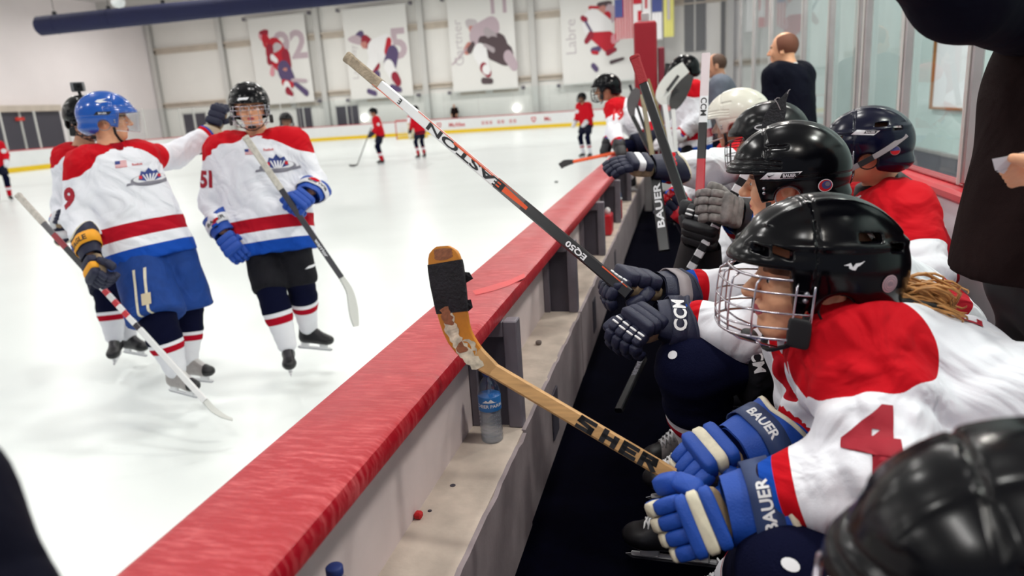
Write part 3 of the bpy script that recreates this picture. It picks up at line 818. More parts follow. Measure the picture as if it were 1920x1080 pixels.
def body_mesh(person, J, R, skin, h, headh, arms=True, legs=True, s=1.0, hands=True):
    H = V3(J['head']); ex, ey, ez = R[:, 0], R[:, 1], R[:, 2]
    def L(x, y, z): return H + (ex * x + ey * y + ez * z) * s
    RT = [list(ex), list(ey), list(ez)]
    def fn(P):
        Q = [ (P[0] - F32(H[0])), (P[1] - F32(H[1])), (P[2] - F32(H[2])) ]
        d = ell_(P, L(-0.010, 0, 0.024), (0.094 * s, 0.076 * s, 0.088 * s), RT)
        d = smin(d, ell_(P, L(0.026, 0, -0.045), (0.062 * s, 0.060 * s, 0.074 * s), RT), 0.03 * s)
        d = smin(d, cap_(P, L(0.060, -0.014, -0.100), L(0.060, 0.014, -0.100), 0.021 * s, 0.021 * s), 0.022 * s)
        d = smin(d, cap_(P, L(0.076, -0.03, 0.014), L(0.076, 0.03, 0.014), 0.013 * s, 0.013 * s), 0.016 * s)       # brow
        for sy in (-1, 1):
            d = smin(d, ell_(P, L(0.060, sy * 0.040, -0.036), (0.024 * s, 0.02 * s, 0.022 * s), RT), 0.022 * s)     # cheek
            d = smax(d, -ell_(P, L(0.096, sy * 0.031, -0.008), (0.018 * s, 0.017 * s, 0.011 * s), RT), 0.012 * s)   # eye socket
            d = smin(d, ell_(P, L(0.074, sy * 0.031, -0.008), (0.013 * s, 0.014 * s, 0.012 * s), RT), 0.004 * s)
            e = ell_(P, L(-0.012, sy * 0.079, -0.018), (0.021 * s, 0.009 * s, 0.032 * s), RT)
            e = smax(e, -ell_(P, L(-0.008, sy * 0.088, -0.014), (0.010 * s, 0.008 * s, 0.018 * s), RT), 0.005 * s)
            d = smin(d, e, 0.006 * s)
        d = smin(d, cap_(P, L(0.086, 0, 0.004), L(0.110, 0, -0.034), 0.008 * s, 0.0125 * s), 0.012 * s)              # nose
        for sy in (-1, 1): d = smin(d, ell_(P, L(0.098, sy * 0.011, -0.038), (0.011 * s, 0.009 * s, 0.008 * s), RT), 0.006 * s)
        d = smin(d, cap_(P, L(0.085, -0.016, -0.062), L(0.085, 0.016, -0.062), 0.0075 * s, 0.0075 * s), 0.008 * s)   # lips
        d = smin(d, cap_(P, L(0.083, -0.014, -0.074), L(0.083, 0.014, -0.074), 0.0075 * s, 0.0075 * s), 0.007 * s)
        d = smax(d, -cap_(P, L(0.097, -0.022, -0.0675), L(0.097, 0.022, -0.0675), 0.0022 * s, 0.0022 * s), 0.004 * s)
        neck = V3(J['neck'])
        d = smin(d, cap_(P, L(-0.022, 0, -0.05), neck, 0.053 * s, 0.060 * s), 0.03 * s)
        shL, shR = V3(J['shL']), V3(J['shR']); hL, hR = V3(J['hipL']), V3(J['hipR'])
        t = cap_(P, lerp(shL, shR, 0.2), lerp(hL, hR, 0.2), 0.085, 0.09)
        t = smin(t, cap_(P, lerp(shR, shL, 0.2), lerp(hR, hL, 0.2), 0.085, 0.09), 0.05)
        t = smin(t, cap_(P, neck, lerp(shL, shR, 0.5), 0.06, 0.09), 0.05)
        for a in 'LR':
            t = smin(t, cap_(P, J['sh' + a], J['el' + a], 0.052, 0.042), 0.03)
            t = smin(t, cap_(P, J['el' + a], J['wr' + a], 0.042, 0.030), 0.012)
            if 'kn' + a in J:
                t = smin(t, cap_(P, J['hip' + a], J['kn' + a], 0.085, 0.058), 0.03)
                t = smin(t, cap_(P, J['kn' + a], J['an' + a], 0.055, 0.03), 0.015)
                td = V3(J['toe' + a]) - V3(J['an' + a]); td[2] = 0; to = V3(J['an' + a]) + nrm(td) * 0.09 - np.array([0, 0, 0.083])
                t = smin(t, cap_(P, V3(J['an' + a]) - np.array([0, 0, 0.07]), to, 0.022, 0.018), 0.01)
        return smin(d, t, 0.03)
    pts = [V3(J[k]) for k in J if not k.startswith('f')]
    lo = np.min(pts, 0) - 0.19; hi = np.max(pts, 0) + 0.19
    def af(P):
        x, y, z = [sum((P[k] - F32(H[k])) * F32(e[k]) for k in range(3)) / F32(s) for e in (ex, ey, ez)]
        lip = 0.0095 - np.sqrt(((x - 0.088) * 0.8) ** 2 + ((np.abs(y) - 0.0).clip(0) * 0.42) ** 2 + ((z + 0.068) * 1.0) ** 2)
        br = 0.0055 - np.sqrt((np.maximum(np.abs(np.abs(y) - 0.032) - 0.016, 0)) ** 2 + (z - 0.012 + 0.12 * np.abs(np.abs(y) - 0.03)) ** 2 + (0 * x)) - 10.0 * (x < 0.03)
        return {'lip': lip, 'brow': br}
    fz = tuple(((H[k] - 0.135 * s, H[k] + 0.13 * s, headh),) for k in range(3))
    o = sdf_obj('body', fn, lo, hi, h, skin, person, af, fine=fz, relax=1)
    return o

def jersey_mesh(person, J, mat, h, w=1.0, hem=0.16, name='jersey', fold=0.006, sleeve=(0.092, 0.076, 0.060), torso_r=0.135, collar=True, yoke_r=0.135, lift=0.05, flare=1.02, nd=0.03, nh_r=0.063):
    fwd, lat, up = basis(J)
    shL, shR, hL, hR, neck = [V3(J[k]) for k in ('shL', 'shR', 'hipL', 'hipR', 'neck')]
    pel = V3(J['pelvis'])
    hemc = pel - up * hem
    def seg(a, b): return None
    def torso(P):
        r = torso_r
        d = cap_(P, lerp(shL, shR, 0.16), lerp(hL, hR, 0.12) - up * (hem + 0.1), r * 0.86, r * flare, (fwd, 1.0))
        d = smin(d, cap_(P, lerp(shR, shL, 0.16), lerp(hR, hL, 0.12) - up * (hem + 0.1), r * 0.86, r * flare, (fwd, 1.0)), 0.07)
        d = smin(d, cap_(P, lerp(shL, shR, 0.5) - up * 0.06, pel, r * 1.12, r * 1.16), 0.06)
        d = smin(d, cap_(P, shL, shR, 0.085, 0.085), 0.05)
        d = smin(d, cap_(P, neck - up * nd, lerp(neck, shL, 0.75), 0.062, 0.072), 0.03)
        d = smin(d, cap_(P, neck - up * nd, lerp(neck, shR, 0.75), 0.062, 0.072), 0.03)
        return smax(d, -plane_(P, hemc, up), 0.012)
    def slv(P, a):
        d = cap_(P, J['sh' + a], J['el' + a], sleeve[0], sleeve[1])
        wr = V3(J['wr' + a]); el = V3(J['el' + a]); dd = nrm(wr - el)
        e = cap_(P, el, wr + dd * 0.05, sleeve[1], sleeve[2])
        d = smin(d, e, 0.03)
        return smax(d, np.minimum(plane_(P, wr - dd * 0.0, dd), plane_(P, V3(J['wr' + a]), dd)), 0.006)
    ph = random.random() * 6
    def fn(P):
        x, y, z = P
        d = torso(P)
        for a in 'LR': d = smin(d, slv(P, a), 0.045)
        nh = cap_(P, neck - up * 0.02, neck + up * 0.2 + fwd * 0.03, nh_r, nh_r + 0.017)
        vv = cap_(P, neck + fwd * 0.10 - up * 0.055, neck + fwd * 0.09 + up * 0.1, 0.004, 0.055)
        d = smax(d, -smin(nh, vv, 0.01), 0.008)
        if fold:
            q = x * 13 + y * 9 + z * 17; q2 = x * 19 - y * 11 + z * 7; q3 = -x * 8 + y * 23 + z * 12
            f = np.sin(q + 2.2 * np.sin(q2 + ph)) * np.sin(q3 * 1.1 + 1.7 * np.sin(q * 0.6 + ph))
            f2 = np.sin(q * 2.3 + 2 * np.sin(q3 * 1.3)) * np.sin(q2 * 2.1 + ph)
            d = d + F32(fold) * (1 - np.abs(f) * 2) * 0.8 + F32(fold * 0.45) * f2
        return d
    def af(P):
        t = torso(P); sl = slv(P, 'L'); sr = slv(P, 'R'); ss = np.minimum(sl, sr)
        hemv = plane_(P, hemc, up) + 10.0 * (ss < t - 0.01)
        cu = np.full_like(P[0] * 1.0, 9.0)
        for a, sd in (('L', sl), ('R', sr)):
            wr = V3(J['wr' + a]); dd = nrm(V3(J['el' + a]) - wr)
            c = plane_(P, wr, dd); cu = np.where((sd < t - 0.005) & (c < cu) & (cap_(P, J['el' + a], wr, 0.1, 0.1) < 0.03), c, cu)
        yl = lift
        y1 = yoke_r - cap_(P, neck + lat * 0.03 + up * yl, shL + up * yl + lat * 0.03, 0.0, 0.0)
        y2 = yoke_r - cap_(P, neck - lat * 0.03 + up * yl, shR + up * yl - lat * 0.03, 0.0, 0.0)
        # white wedge rising to the collar at the chest
        ff = plane_(P, neck, fwd); la = np.abs(plane_(P, neck, lat)); uu = plane_(P, neck, up)
        wedge = 10.0 * ((ff > 0.03) & (la < 0.060 + 0.25 * (-uu - 0.05)) & (uu < -0.03))
        col = -cap_(P, neck + fwd * 0.10 - up * 0.055, neck + fwd * 0.09 + up * 0.1, 0.014, 0.070)
        col = np.maximum(col, 0.012 - np.abs(np.sqrt(la ** 2 + (uu * 0) ** 2) - 0.0) * 0 - 9) * (1 if collar else 0) - (0 if collar else 1)
        return {'hem': hemv, 'cuff': cu, 'yoke': np.maximum(y1, y2) - wedge, 'collar': col - 10.0 * (ff < 0.0)}
    pts = [V3(J[k]) for k in ('shL', 'shR', 'elL', 'elR', 'wrL', 'wrR', 'hipL', 'hipR', 'neck')] + [hemc]
    lo = np.min(pts, 0) - 0.20; hi = np.max(pts, 0) + 0.20
    return sdf_obj(name, fn, lo, hi, h, mat, person, af, relax=1)

def pants_mesh(person, J, mat, h, short=0.12, r=(0.112, 0.112), name='hockey_pants'):
    def fn(P):
        d = cap_(P, J['hipL'], J['hipR'], 0.105, 0.105)
        for a in 'LR':
            kn = V3(J['kn' + a]); hp = V3(J['hip' + a]); dd = nrm(kn - hp)
            e = cap_(P, hp, kn, r[0], r[1]); e = smax(e, plane_(P, kn - dd * short, dd), 0.015)
            d = smin(d, e, 0.02)
        x, y, z = P
        return d + F32(0.004) * np.sin(x * 24 + 2 * np.sin(z * 15)) * np.sin(y * 21 + z * 16)
    pts = [V3(J[k]) for k in ('hipL', 'hipR', 'knL', 'knR')]
    return sdf_obj(name, fn, np.min(pts, 0) - 0.2, np.max(pts, 0) + 0.2, h, mat, person)

def sock_mesh(person, J, a, mat, h, r=(0.078, 0.066, 0.054)):
    kn = V3(J['kn' + a]); an = V3(J['an' + a]); hp = V3(J['hip' + a]); dd = nrm(an - kn)
    def fn(P):
        d = cap_(P, kn + nrm(hp - kn) * 0.13, kn, 0.068, r[0])
        d = smin(d, cap_(P, kn, lerp(kn, an, 0.5), r[0], r[1]), 0.02)
        d = smin(d, cap_(P, lerp(kn, an, 0.4), an, r[1] + 0.002, r[2]), 0.02)
        return d + F32(0.0015) * np.sin((P[0] * dd[0] + P[1] * dd[1] + P[2] * dd[2]) * 110)
    L = np.linalg.norm(an - kn)
    def af(P): return {'t': plane_(P, kn, dd) / L}
    pts = [kn, an, kn + nrm(hp - kn) * 0.15]
    return sdf_obj('sock', fn, np.min(pts, 0) - 0.1, np.max(pts, 0) + 0.1, h, mat, person, af)

def eyes(person, J, R, s=1.0, look=(1, 0, 0)):
    H = V3(J['head'])
    for sy in (-1, 1):
        c = H + (R[:, 0] * 0.0760 + R[:, 1] * sy * 0.031 + R[:, 2] * -0.008) * s
        b = MB(); b.pad(c, (R[:, 0], R[:, 1], R[:, 2]), (0.0118 * s, 0.0118 * s, 0.0062 * s), e=1.0, nu=14, nv=8); b.build('eye', 'white_pl', person, True)
        d = nrm(R @ np.array(look)); b = MB(); b.pad(c + d * 0.0078 * s, (d, nrm(np.cross(R[:, 2], d)), nrm(np.cross(d, np.cross(R[:, 2], d)))), (0.0052 * s, 0.0055 * s, 0.0052 * s), e=1.0, nu=10, nv=6); b.build('iris', 'ink', person, True)

def stand_J(x, y, face, H=1.9, bend=0.08, z0=0.0, feet=0.14, arms='down', lean=0.0):
    """joints of a standing skater (H = height on skates)"""
    f = nrm([face[0], face[1], 0]); l = np.array([-f[1], f[0], 0]); s = H / 1.9; B = np.array([x, y, z0])
    def q(a, b, c): return B + (f * a + l * b + np.array([0, 0, c])) * s
    J = dict(head=q(0.06 + lean, 0, 1.74), neck=q(0.0 + lean * 0.8, 0, 1.56), pelvis=q(-0.05, 0, 1.03), shL=q(lean * 0.7, 0.19, 1.50), shR=q(lean * 0.7, -0.19, 1.50),
             hipL=q(-0.05, 0.1, 1.0), hipR=q(-0.05, -0.1, 1.0), knL=q(bend, feet, 0.60), knR=q(bend, -feet, 0.60), anL=q(-0.02, feet, 0.16), anR=q(-0.02, -feet, 0.16), toeL=q(0.3, feet + 0.05, 0.16), toeR=q(0.3, -feet - 0.05, 0.16))
    if arms == 'down':
        J.update(elL=q(0.0 + lean * 0.5, 0.27, 1.22), elR=q(lean * 0.5, -0.27, 1.22), wrL=q(0.18 + lean * 0.5, 0.22, 1.05), wrR=q(0.18 + lean * 0.5, -0.22, 1.05))
    return J

def skater(label, J, face, group=None, jersey='jersey_white', pants='pants_black', sock='sock', skin='skin', hk='ridge', hcol='gloss_black', h=0.02, headh=0.008, up=(0, 0, 1), gloves=None, boot='boot_black', hdetail=False, jw={}, cat='person', mask='cage', name='person', chin=True, skates=True, hs=1.0, face_up=None, pshort=0.12, loc=None, pr=(0.112, 0.112), sr=(0.078, 0.066, 0.054)):
    R = frame(face, up)
    root = thing(name, label, cat, loc or tuple(V3(J['pelvis'])), group)
    body_mesh(root, J, R, skin, max(h, 0.012), headh, s=hs)
    jm = jersey_mesh(root, J, jersey, h, **jw)
    if 'knL' in J:
        pants_mesh(root, J, pants, max(h, 0.01), short=pshort, r=pr)
        for a in 'LR': sock_mesh(root, J, a, sock, max(h * 0.8, 0.007), sr)
        if skates:
            for a in 'LR': skate(root, J['an' + a], V3(J['toe' + a]) - V3(J['an' + a]), boot, h=0.006 if h < 0.011 else 0.012, full=h < 0.011)
    hm = None
    if hk:
        hm = helmet(root, 'helmet', hk, hcol, R, J['head'], hs, hdetail)
        helmet_extras(hm, R, J['head'], hs, screws=hdetail, earloop=hdetail, chin=chin, earmat='matte_black' if hk == 'vent' else 'mid_grey')
        if mask == 'cage': cage(hm, R, J['head'], hs, 'chrome' if hdetail else 'dark_wire', rr=0.0019 if h < 0.013 else 0.0035)
        elif mask == 'visor': visor(hm, R, J['head'], hs)
    fwd, lat, upv = basis(J)
    if gloves:
        for a in 'LR':
            wr = V3(J['wr' + a]); d = nrm(wr - V3(J['el' + a]))
            g = dict(gloves); g.pop('only', None)
            glove(root, wr + d * 0.03, wr + d * 0.13, nrm(lat * (1 if a == 'L' else -1) + fwd * 0.5), 1 if a == 'L' else -1, **g)
    return root, R, jm, hm

# ================================================================== THE HALL
def glass_mat(name, tint, ior=0.6, extra=0.0, rough=0.0):
    m = bpy.data.materials.new(name); m.use_nodes = True; nt = m.node_tree; nt.nodes.clear()
    out = nt.nodes.new('ShaderNodeOutputMaterial'); mx = nt.nodes.new('ShaderNodeMixShader')
    tr = nt.nodes.new('ShaderNodeBsdfTransparent'); tr.inputs[0].default_value = (*tint, 1)
    gl = nt.nodes.new('ShaderNodeBsdfGlossy'); gl.inputs[1].default_value = rough
    lw = nt.nodes.new('ShaderNodeLayerWeight'); lw.inputs[0].default_value = 0.5
    pw = nt.nodes.new('ShaderNodeMath'); pw.operation = 'POWER'; pw.inputs[1].default_value = 5.0; nt.links.new(lw.outputs['Facing'], pw.inputs[0])
    fr = nt.nodes.new('ShaderNodeMath'); fr.operation = 'MULTIPLY'; fr.inputs[1].default_value = ior; nt.links.new(pw.outputs[0], fr.inputs[0])
    ad = nt.nodes.new('ShaderNodeMath'); ad.operation = 'ADD'; ad.inputs[1].default_value = extra; ad.use_clamp = True
    nt.links.new(fr.outputs[0], ad.inputs[0]); nt.links.new(ad.outputs[0], mx.inputs[0]); nt.links.new(tr.outputs[0], mx.inputs[1]); nt.links.new(gl.outputs[0], mx.inputs[2]); nt.links.new(mx.outputs[0], out.inputs[0])
    M[name] = m; return m
glass_mat('rink_glass_sheet', (0.93, 0.97, 0.97)); glass_mat('bench_glass_sheet', (0.86, 0.94, 0.94), ior=0.45, extra=0.05)
glass_mat('visor', (0.94, 0.95, 0.96), extra=0.05); glass_mat('bottle_plastic', (0.92, 0.95, 1.0), ior=0.8, extra=0.16, rough=0.05)
M['ice'] = pmat('rink_ice', (234, 240, 238), 0.28, spec=0.35, noise=0.035, nscale=0.8, bump=0.02, bscale=8)
M['wall_panel'] = pmat('white_wall_panel', (238, 235, 230), 0.8, noise=0.04, nscale=0.4)
M['wall_side'] = pmat('pale_side_wall', (246, 238, 238), 0.8, noise=0.05, nscale=0.3)
M['beige'] = pmat('beige_steel', (206, 194, 180), 0.7, noise=0.12, nscale=1.5)
M['column_grey'] = pmat('pale_grey_steel', (204, 202, 198), 0.7)
M['dark_panel'] = pmat('dark_grey_glazing', (74, 70, 80), 0.4)
M['board_white'] = pmat('white_board_plastic', (232, 234, 234), 0.45, noise=0.03, nscale=2)
M['yellow'] = pmat('yellow_kick_plate', (238, 200, 20), 0.5)
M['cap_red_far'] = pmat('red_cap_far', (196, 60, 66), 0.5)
M['duct'] = pmat('navy_fabric_duct', (22, 26, 66), 0.8, noise=0.1, nscale=2)
M['ceil'] = pmat('pale_ceiling_lining', (205, 200, 200), 0.9)
M['banner'] = pmat('banner_vinyl', (232, 230, 226), 0.7)
M['lamp_glow'] = pmat('lamp_diffuser', (255, 255, 250), 0.5, emit=(255, 252, 245), estr=12)
M['lamp_house'] = pmat('lamp_housing', (120, 120, 122), 0.5)
M['rubber'] = pmat('black_rubber_floor', (2, 2, 12), 0.9, spec=0.02, noise=0.25, nscale=30, bump=0.15, bscale=200)
M['ledge_wood'] = pmat('dirty_painted_ledge', (206, 192, 180), 0.7, noise=0.28, nscale=9, bump=0.15, bscale=60)
M['fascia'] = pmat('scuffed_grey_board', (150, 138, 142), 0.6, noise=0.22, nscale=7, bump=0.1, bscale=40)
M['inner_panel'] = pmat('off_white_inner_panel', (222, 208, 208), 0.6, noise=0.1, nscale=6)
M['bracket'] = pmat('dull_grey_steel_channel', (112, 106, 116), 0.5, noise=0.2, nscale=12)
M['recess'] = pmat('dark_recess_plate', (66, 62, 74), 0.6, noise=0.2, nscale=10)
M['rail_red'] = pmat('red_rail_plastic', (196, 26, 42), 0.35)
M['aqua_wall'] = pmat('pale_aqua_wall', (196, 212, 210), 0.6, noise=0.05, nscale=2)
M['alu'] = pmat('worn_aluminium', (186, 180, 180), 0.4, metal=0.55, noise=0.1, nscale=8)
M['wood'] = pmat('varnished_wood', (150, 100, 50), 0.5, noise=0.2, nscale=10)

def capred():
    """red cap: scuffed plastic with brushed pale scratches"""
    m = pmat('scuffed_red_cap_plastic', (196, 20, 36), 0.36, spec=0.4)
    nt = m.node_tree; b = nt.nodes['Principled BSDF']
    tc = nt.nodes.new('ShaderNodeTexCoord'); mp = nt.nodes.new('ShaderNodeMapping'); mp.inputs['Scale'].default_value = (9, 46, 9); mp.inputs['Rotation'].default_value = (0, 0, 0.12)
    n = nt.nodes.new('ShaderNodeTexNoise'); n.inputs['Scale'].default_value = 2.2; n.inputs['Detail'].default_value = 8; n.inputs['Roughness'].default_value = 0.7
    nt.links.new(tc.outputs['Object'], mp.inputs[0]); nt.links.new(mp.outputs[0], n.inputs[0])
    n2 = nt.nodes.new('ShaderNodeTexNoise'); n2.inputs['Scale'].default_value = 5; n2.inputs['Detail'].default_value = 4; nt.links.new(tc.outputs['Object'], n2.inputs[0])
    r = nt.nodes.new('ShaderNodeMapRange'); r.inputs[1].default_value = 0.47; r.inputs[2].default_value = 0.72; r.inputs[4].default_value = 1.0; nt.links.new(n.outputs[0], r.inputs[0])
    mu = nt.nodes.new('ShaderNodeMath'); mu.operation = 'MULTIPLY'; nt.links.new(r.outputs[0], mu.inputs[0]); nt.links.new(n2.outputs[0], mu.inputs[1])
    mx = nt.nodes.new('ShaderNodeMix'); mx.data_type = 'RGBA'; mx.inputs[6].default_value = (*lin((166, 6, 28)), 1); mx.inputs[7].default_value = (*lin((232, 120, 122)), 1)
    nt.links.new(mu.outputs[0], mx.inputs[0]); nt.links.new(mx.outputs[2], b.inputs['Base Color'])
    rr = nt.nodes.new('ShaderNodeMapRange'); rr.inputs[3].default_value = 0.18; rr.inputs[4].default_value = 0.5; nt.links.new(n2.outputs[0], rr.inputs[0]); nt.links.new(rr.outputs[0], b.inputs['Roughness'])
    bp = nt.nodes.new('ShaderNodeBump'); bp.inputs['Strength'].default_value = 0.35; bp.inputs['Distance'].default_value = 0.004; nt.links.new(n.outputs[0], bp.inputs['Height']); nt.links.new(bp.outputs[0], b.inputs['Normal'])
    return m
M['cap_red'] = capred()

def struct(name, mb, mat, smooth=False):
    o = mb.build(name, mat, None, smooth); o['kind'] = 'structure'; return o

XB = -0.690; XI = -0.495; XS = -33.0; YE = 52.0; RC = 8.5
# floors
b = MB(); b.add([(XS - 0.2, -12, 0), (XB + 0.02, -12, 0), (XB + 0.02, YE + 0.2, 0), (XS - 0.2, YE + 0.2, 0)], [(0, 1, 2, 3)]); struct('floor', b, 'ice')
b = MB(); b.add([(-42.2, -12, -0.02), (9, -12, -0.02), (9, 53.2, -0.02), (-42.2, 53.2, -0.02)], [(0, 1, 2, 3)]); struct('floor', b, 'column_grey')
b = MB(); b.box((-0.452, -1.5, 0.30), (0.975, 13.5, 0.40)); struct('floor', b, 'rubber')
b = MB(); b.box((1.12, -1.5, 0.0), (6.0, 53, 0.05)); struct('floor', b, 'column_grey')
# end wall with panels, girts and columns
wl = MB(); wl.box((-42.2, 53.0, -0.02), (9, 53.2, 11.2)); wall = struct('wall_end', wl, 'wall_panel')
for (z0, z1) in ((3.35, 3.72), (7.55, 8.0)):
    b = MB(); b.box((-41.9, 52.82, z0), (9, 53.0, z0 + 0.1)); b.box((-41.9, 52.72, z1 - 0.12), (9, 53.0, z1)); b.box((-41.9, 52.90, z0 + 0.1), (9, 53.0, z1 - 0.12)); o = b.build('girt', 'beige', wall)
for x in (-41.7, -35.3, -26.9, -18.6, -10.3, -1.4, 3.2):
    b = MB(); b.box((x - 0.22, 52.62, 0), (x + 0.22, 52.68, 11)); b.box((x - 0.22, 52.9, 0), (x + 0.22, 52.98, 11)); b.box((x - 0.03, 52.66, 0), (x + 0.03, 52.92, 11)); b.build('column', 'column_grey', wall)
for (x0, x1, z0, z1) in ((-39.9, -37.9, 0.0, 2.75), (-29.6, -28.4, 0.2, 2.6), (-26.2, -24.4, 0.1, 2.5), (0.2, 1.6, 4.5, 8.4), (2.6, 3.3, 4.0, 9.5)):
    b = MB(); b.box((x0, 52.88, z0), (x1, 52.99, z1)); o = b.build('opening_panel', 'dark_panel' if z0 < 3 else 'lamp_house', wall)
    b = MB(); xm = (x0 + x1) / 2; b.box((xm - 0.06, 52.84, z0), (xm + 0.06, 52.9, z1)); b.box((x0 - 0.1, 52.84, z1), (x1 + 0.1, 52.95, z1 + 0.1)); b.build('panel_frame', 'column_grey', o)
for x0 in (-32.0, -29.5, -23.5, -16.0, -13.5):
    b = MB(); b.box((x0, 52.86, 2.72), (x0 + 1.9, 52.99, 3.1)); b.build('vent_panel', 'beige', wall)
# side wall beyond the rink
b = MB(); b.box((-42.2, -12, -0.02), (-42.0, 53.2, 11.2)); sw = struct('wall_side', b, 'wall_side')
b = MB(); b.box((-41.98, 20, 0.0), (-41.85, 42.6, 3.35)); b.build('lobby_glazing', 'dark_panel', sw)
b = MB(); b.box((-41.98, 20, 3.35), (-41.6, 42.6, 3.75)); b.build('lintel_beam', 'beige', sw)
for y in (24, 28, 32, 36, 39.3):
    b = MB(); b.box((-41.86, y, 0), (-41.78, y + 0.12, 3.35)); b.build('mullion', 'column_grey', sw)
b = MB(); b.box((-41.8, 39.0, 2.8), (-41.72, 39.6, 3.0)); o = b.build('exit_sign', pmat('exit_sign_face', (90, 20, 20), 0.5, emit=(255, 60, 40), estr=0.45)); tag(o, 'small glowing red sign over the lobby glazing behind the far side boards', 'exit sign')
# ceiling with purlins
b = MB(); b.box((-42.2, -12, CEIL_Z), (9, 53.2, CEIL_Z + 0.2)); ce = struct('ceiling', b, 'ceil')
for y in range(-8, 53, 8):
    b = MB(); b.box((-42, y, CEIL_Z - 0.55), (9, y + 0.12, CEIL_Z - 0.5)); b.box((-42, y + 0.04, CEIL_Z - 0.5), (9, y + 0.08, CEIL_Z)); b.build('roof_beam', 'column_grey', ce)
# lamps (housings and glowing diffusers around the real lights)
lamp_src = None
for i, (x, y) in enumerate(LAMPS):
    if lamp_src is None:
        t = thing('ceiling_lamp', 'round high bay lamp hanging from the hall ceiling', 'lamp', (x, y, CEIL_Z - 1.3), 'high bay lamps')
        b = MB(); b.lathe((x, y, CEIL_Z - 1.3), [(0.46, 0.0), (0.5, 0.02), (0.3, 0.35), (0.1, 0.5), (0.1, 0.6)], 20); h1 = b.build('housing', 'lamp_house', t, True)
        b = MB(); b.tube([(x, y, CEIL_Z - 0.72), (x, y, CEIL_Z)], 0.02, 6); h2 = b.build('drop_rod', 'lamp_house', t)
        b = MB(); b.lathe((x, y, CEIL_Z - 1.3), [(0.44, -0.01), (0.44, 0.005)], 20); h3 = b.build('diffuser', 'lamp_glow', t)
        lamp_src = (t, [h1, h2, h3])
    else:
        t = lamp_src[0].copy(); COL.objects.link(t); t.location = (x, y, CEIL_Z - 1.3)
        for c in lamp_src[1]:
            k = c.copy(); COL.objects.link(k); k.parent = t
# rink boards round the far side (end boards, rounded corner, far side)
path = [(XB, 44.0)] + [(XB - RC + RC * math.cos(a), 43.5 + RC * math.sin(a)) for a in [PI / 2 * i / 10 for i in range(11)]]
path += [(-25 + 0.0 - 0.0 + (XB - RC + 25) * (1 - i / 6), YE) for i in range(1, 6)]
path += [(XS + RC + RC * math.cos(a), 43.5 + RC * math.sin(a)) for a in [PI / 2 + PI / 2 * i / 10 for i in range(11)]] + [(XS, y) for y in range(40, -12, -4)]
def sweep(prof, name, mat):
    """prof: (outward offset, z) closed"""
    b = MB(); vs = []; n = len(prof)
    for i, p in enumerate(path):
        a = V3((*path[max(i - 1, 0)], 0)); c = V3((*path[min(i + 1, len(path) - 1)], 0)); t = nrm(c - a); o = np.array([t[1], -t[0]])
        for (d, z) in prof: vs.append((p[0] + o[0] * d, p[1] + o[1] * d, z))
    fs = [(i * n + j, i * n + (j + 1) % n, (i + 1) * n + (j + 1) % n, (i + 1) * n + j) for i in range(len(path) - 1) for j in range(n)]
    b.add(vs, fs); return b.build(name, mat)
bw = sweep([(0, 0.25), (0, 1.05), (0.1, 1.05), (0.1, 0.0), (0.0, 0.0)], 'trim_1', 'board_white'); bw['kind'] = 'structure'
o = sweep([(-0.012, 0.0), (-0.012, 0.25), (0.0, 0.25), (0.0, 0.0)], 'kick_plate', 'yellow'); adopt(o, bw)
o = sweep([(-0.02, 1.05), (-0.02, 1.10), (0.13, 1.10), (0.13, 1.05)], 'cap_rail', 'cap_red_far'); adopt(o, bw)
gl = thing('rink_glass', 'tall clear glass screen standing on the far boards around the ice', 'glass screen', (-16, 52, 1.1))
pane = 0
for i in range(len(path) - 1):
    a = V3((*path[i], 0)); c = V3((*path[i + 1], 0)); k = max(1, round(np.linalg.norm(c - a) / 2.4)); t = nrm(c - a); o_ = np.array([t[1], -t[0], 0]) * 0.05
    for j in range(k):
        p = lerp(a, c, j / k) + o_; q = lerp(a, c, (j + 1) / k) + o_
        if p[1] < 8: continue
        b = MB(); b.add([(p[0], p[1], 1.1), (q[0], q[1], 1.1), (q[0], q[1], 2.95), (p[0], p[1], 2.95)], [(0, 1, 2, 3)]); b.build('glass_pane', 'rink_glass_sheet', gl)
        b = MB(); sw_ = 0.035 if p[0] < XS + 4 else 0.012; b.box((p[0] - sw_, p[1] - sw_, 1.1), (p[0] + sw_, p[1] + sw_, 3.0)); b.build('stanchion', 'column_grey', gl)
# advertising on the end boards
bt = YE - 0.006
for (wd, x, z, hgt, mt) in (('McAfee', -16.2, 0.62, 0.30, 'brightred'), ('McAfee', -9.0, 0.64, 0.30, 'brightred'), ('verizon', -27.6, 0.62, 0.22, 'greyink'), ('business', -25.2, 0.62, 0.20, 'greyink')):
    flat('advert_lettering', text2d(wd, 0.02), (x, bt, z), (1, 0, 0), (0, 0, 1), mt, bw, hgt)
for x in (-17.6, -10.4):
    flat('shield_emblem', poly2d([(-0.5, 0.5), (0.5, 0.5), (0.45, -0.1), (0, -0.6), (-0.45, -0.1)]), (x, bt, 0.63), (1, 0, 0), (0, 0, 1), 'brightred', bw, 0.36)
    flat('shield_emblem', poly2d([(-0.3, 0.3), (0.3, 0.3), (0.25, 0.0), (0, -0.3), (-0.25, 0.0)]), (x, bt - 0.004, 0.63), (1, 0, 0), (0, 0, 1), 'board_white', bw, 0.36)
flat('check_emblem', poly2d([(-0.5, 0.1), (-0.1, -0.5), (0.6, 0.7), (0, 0.0), (-0.2, 0.2)]), (-26.3, bt, 0.85), (1, 0, 0), (0, 0, 1), 'orange', bw, 0.4)
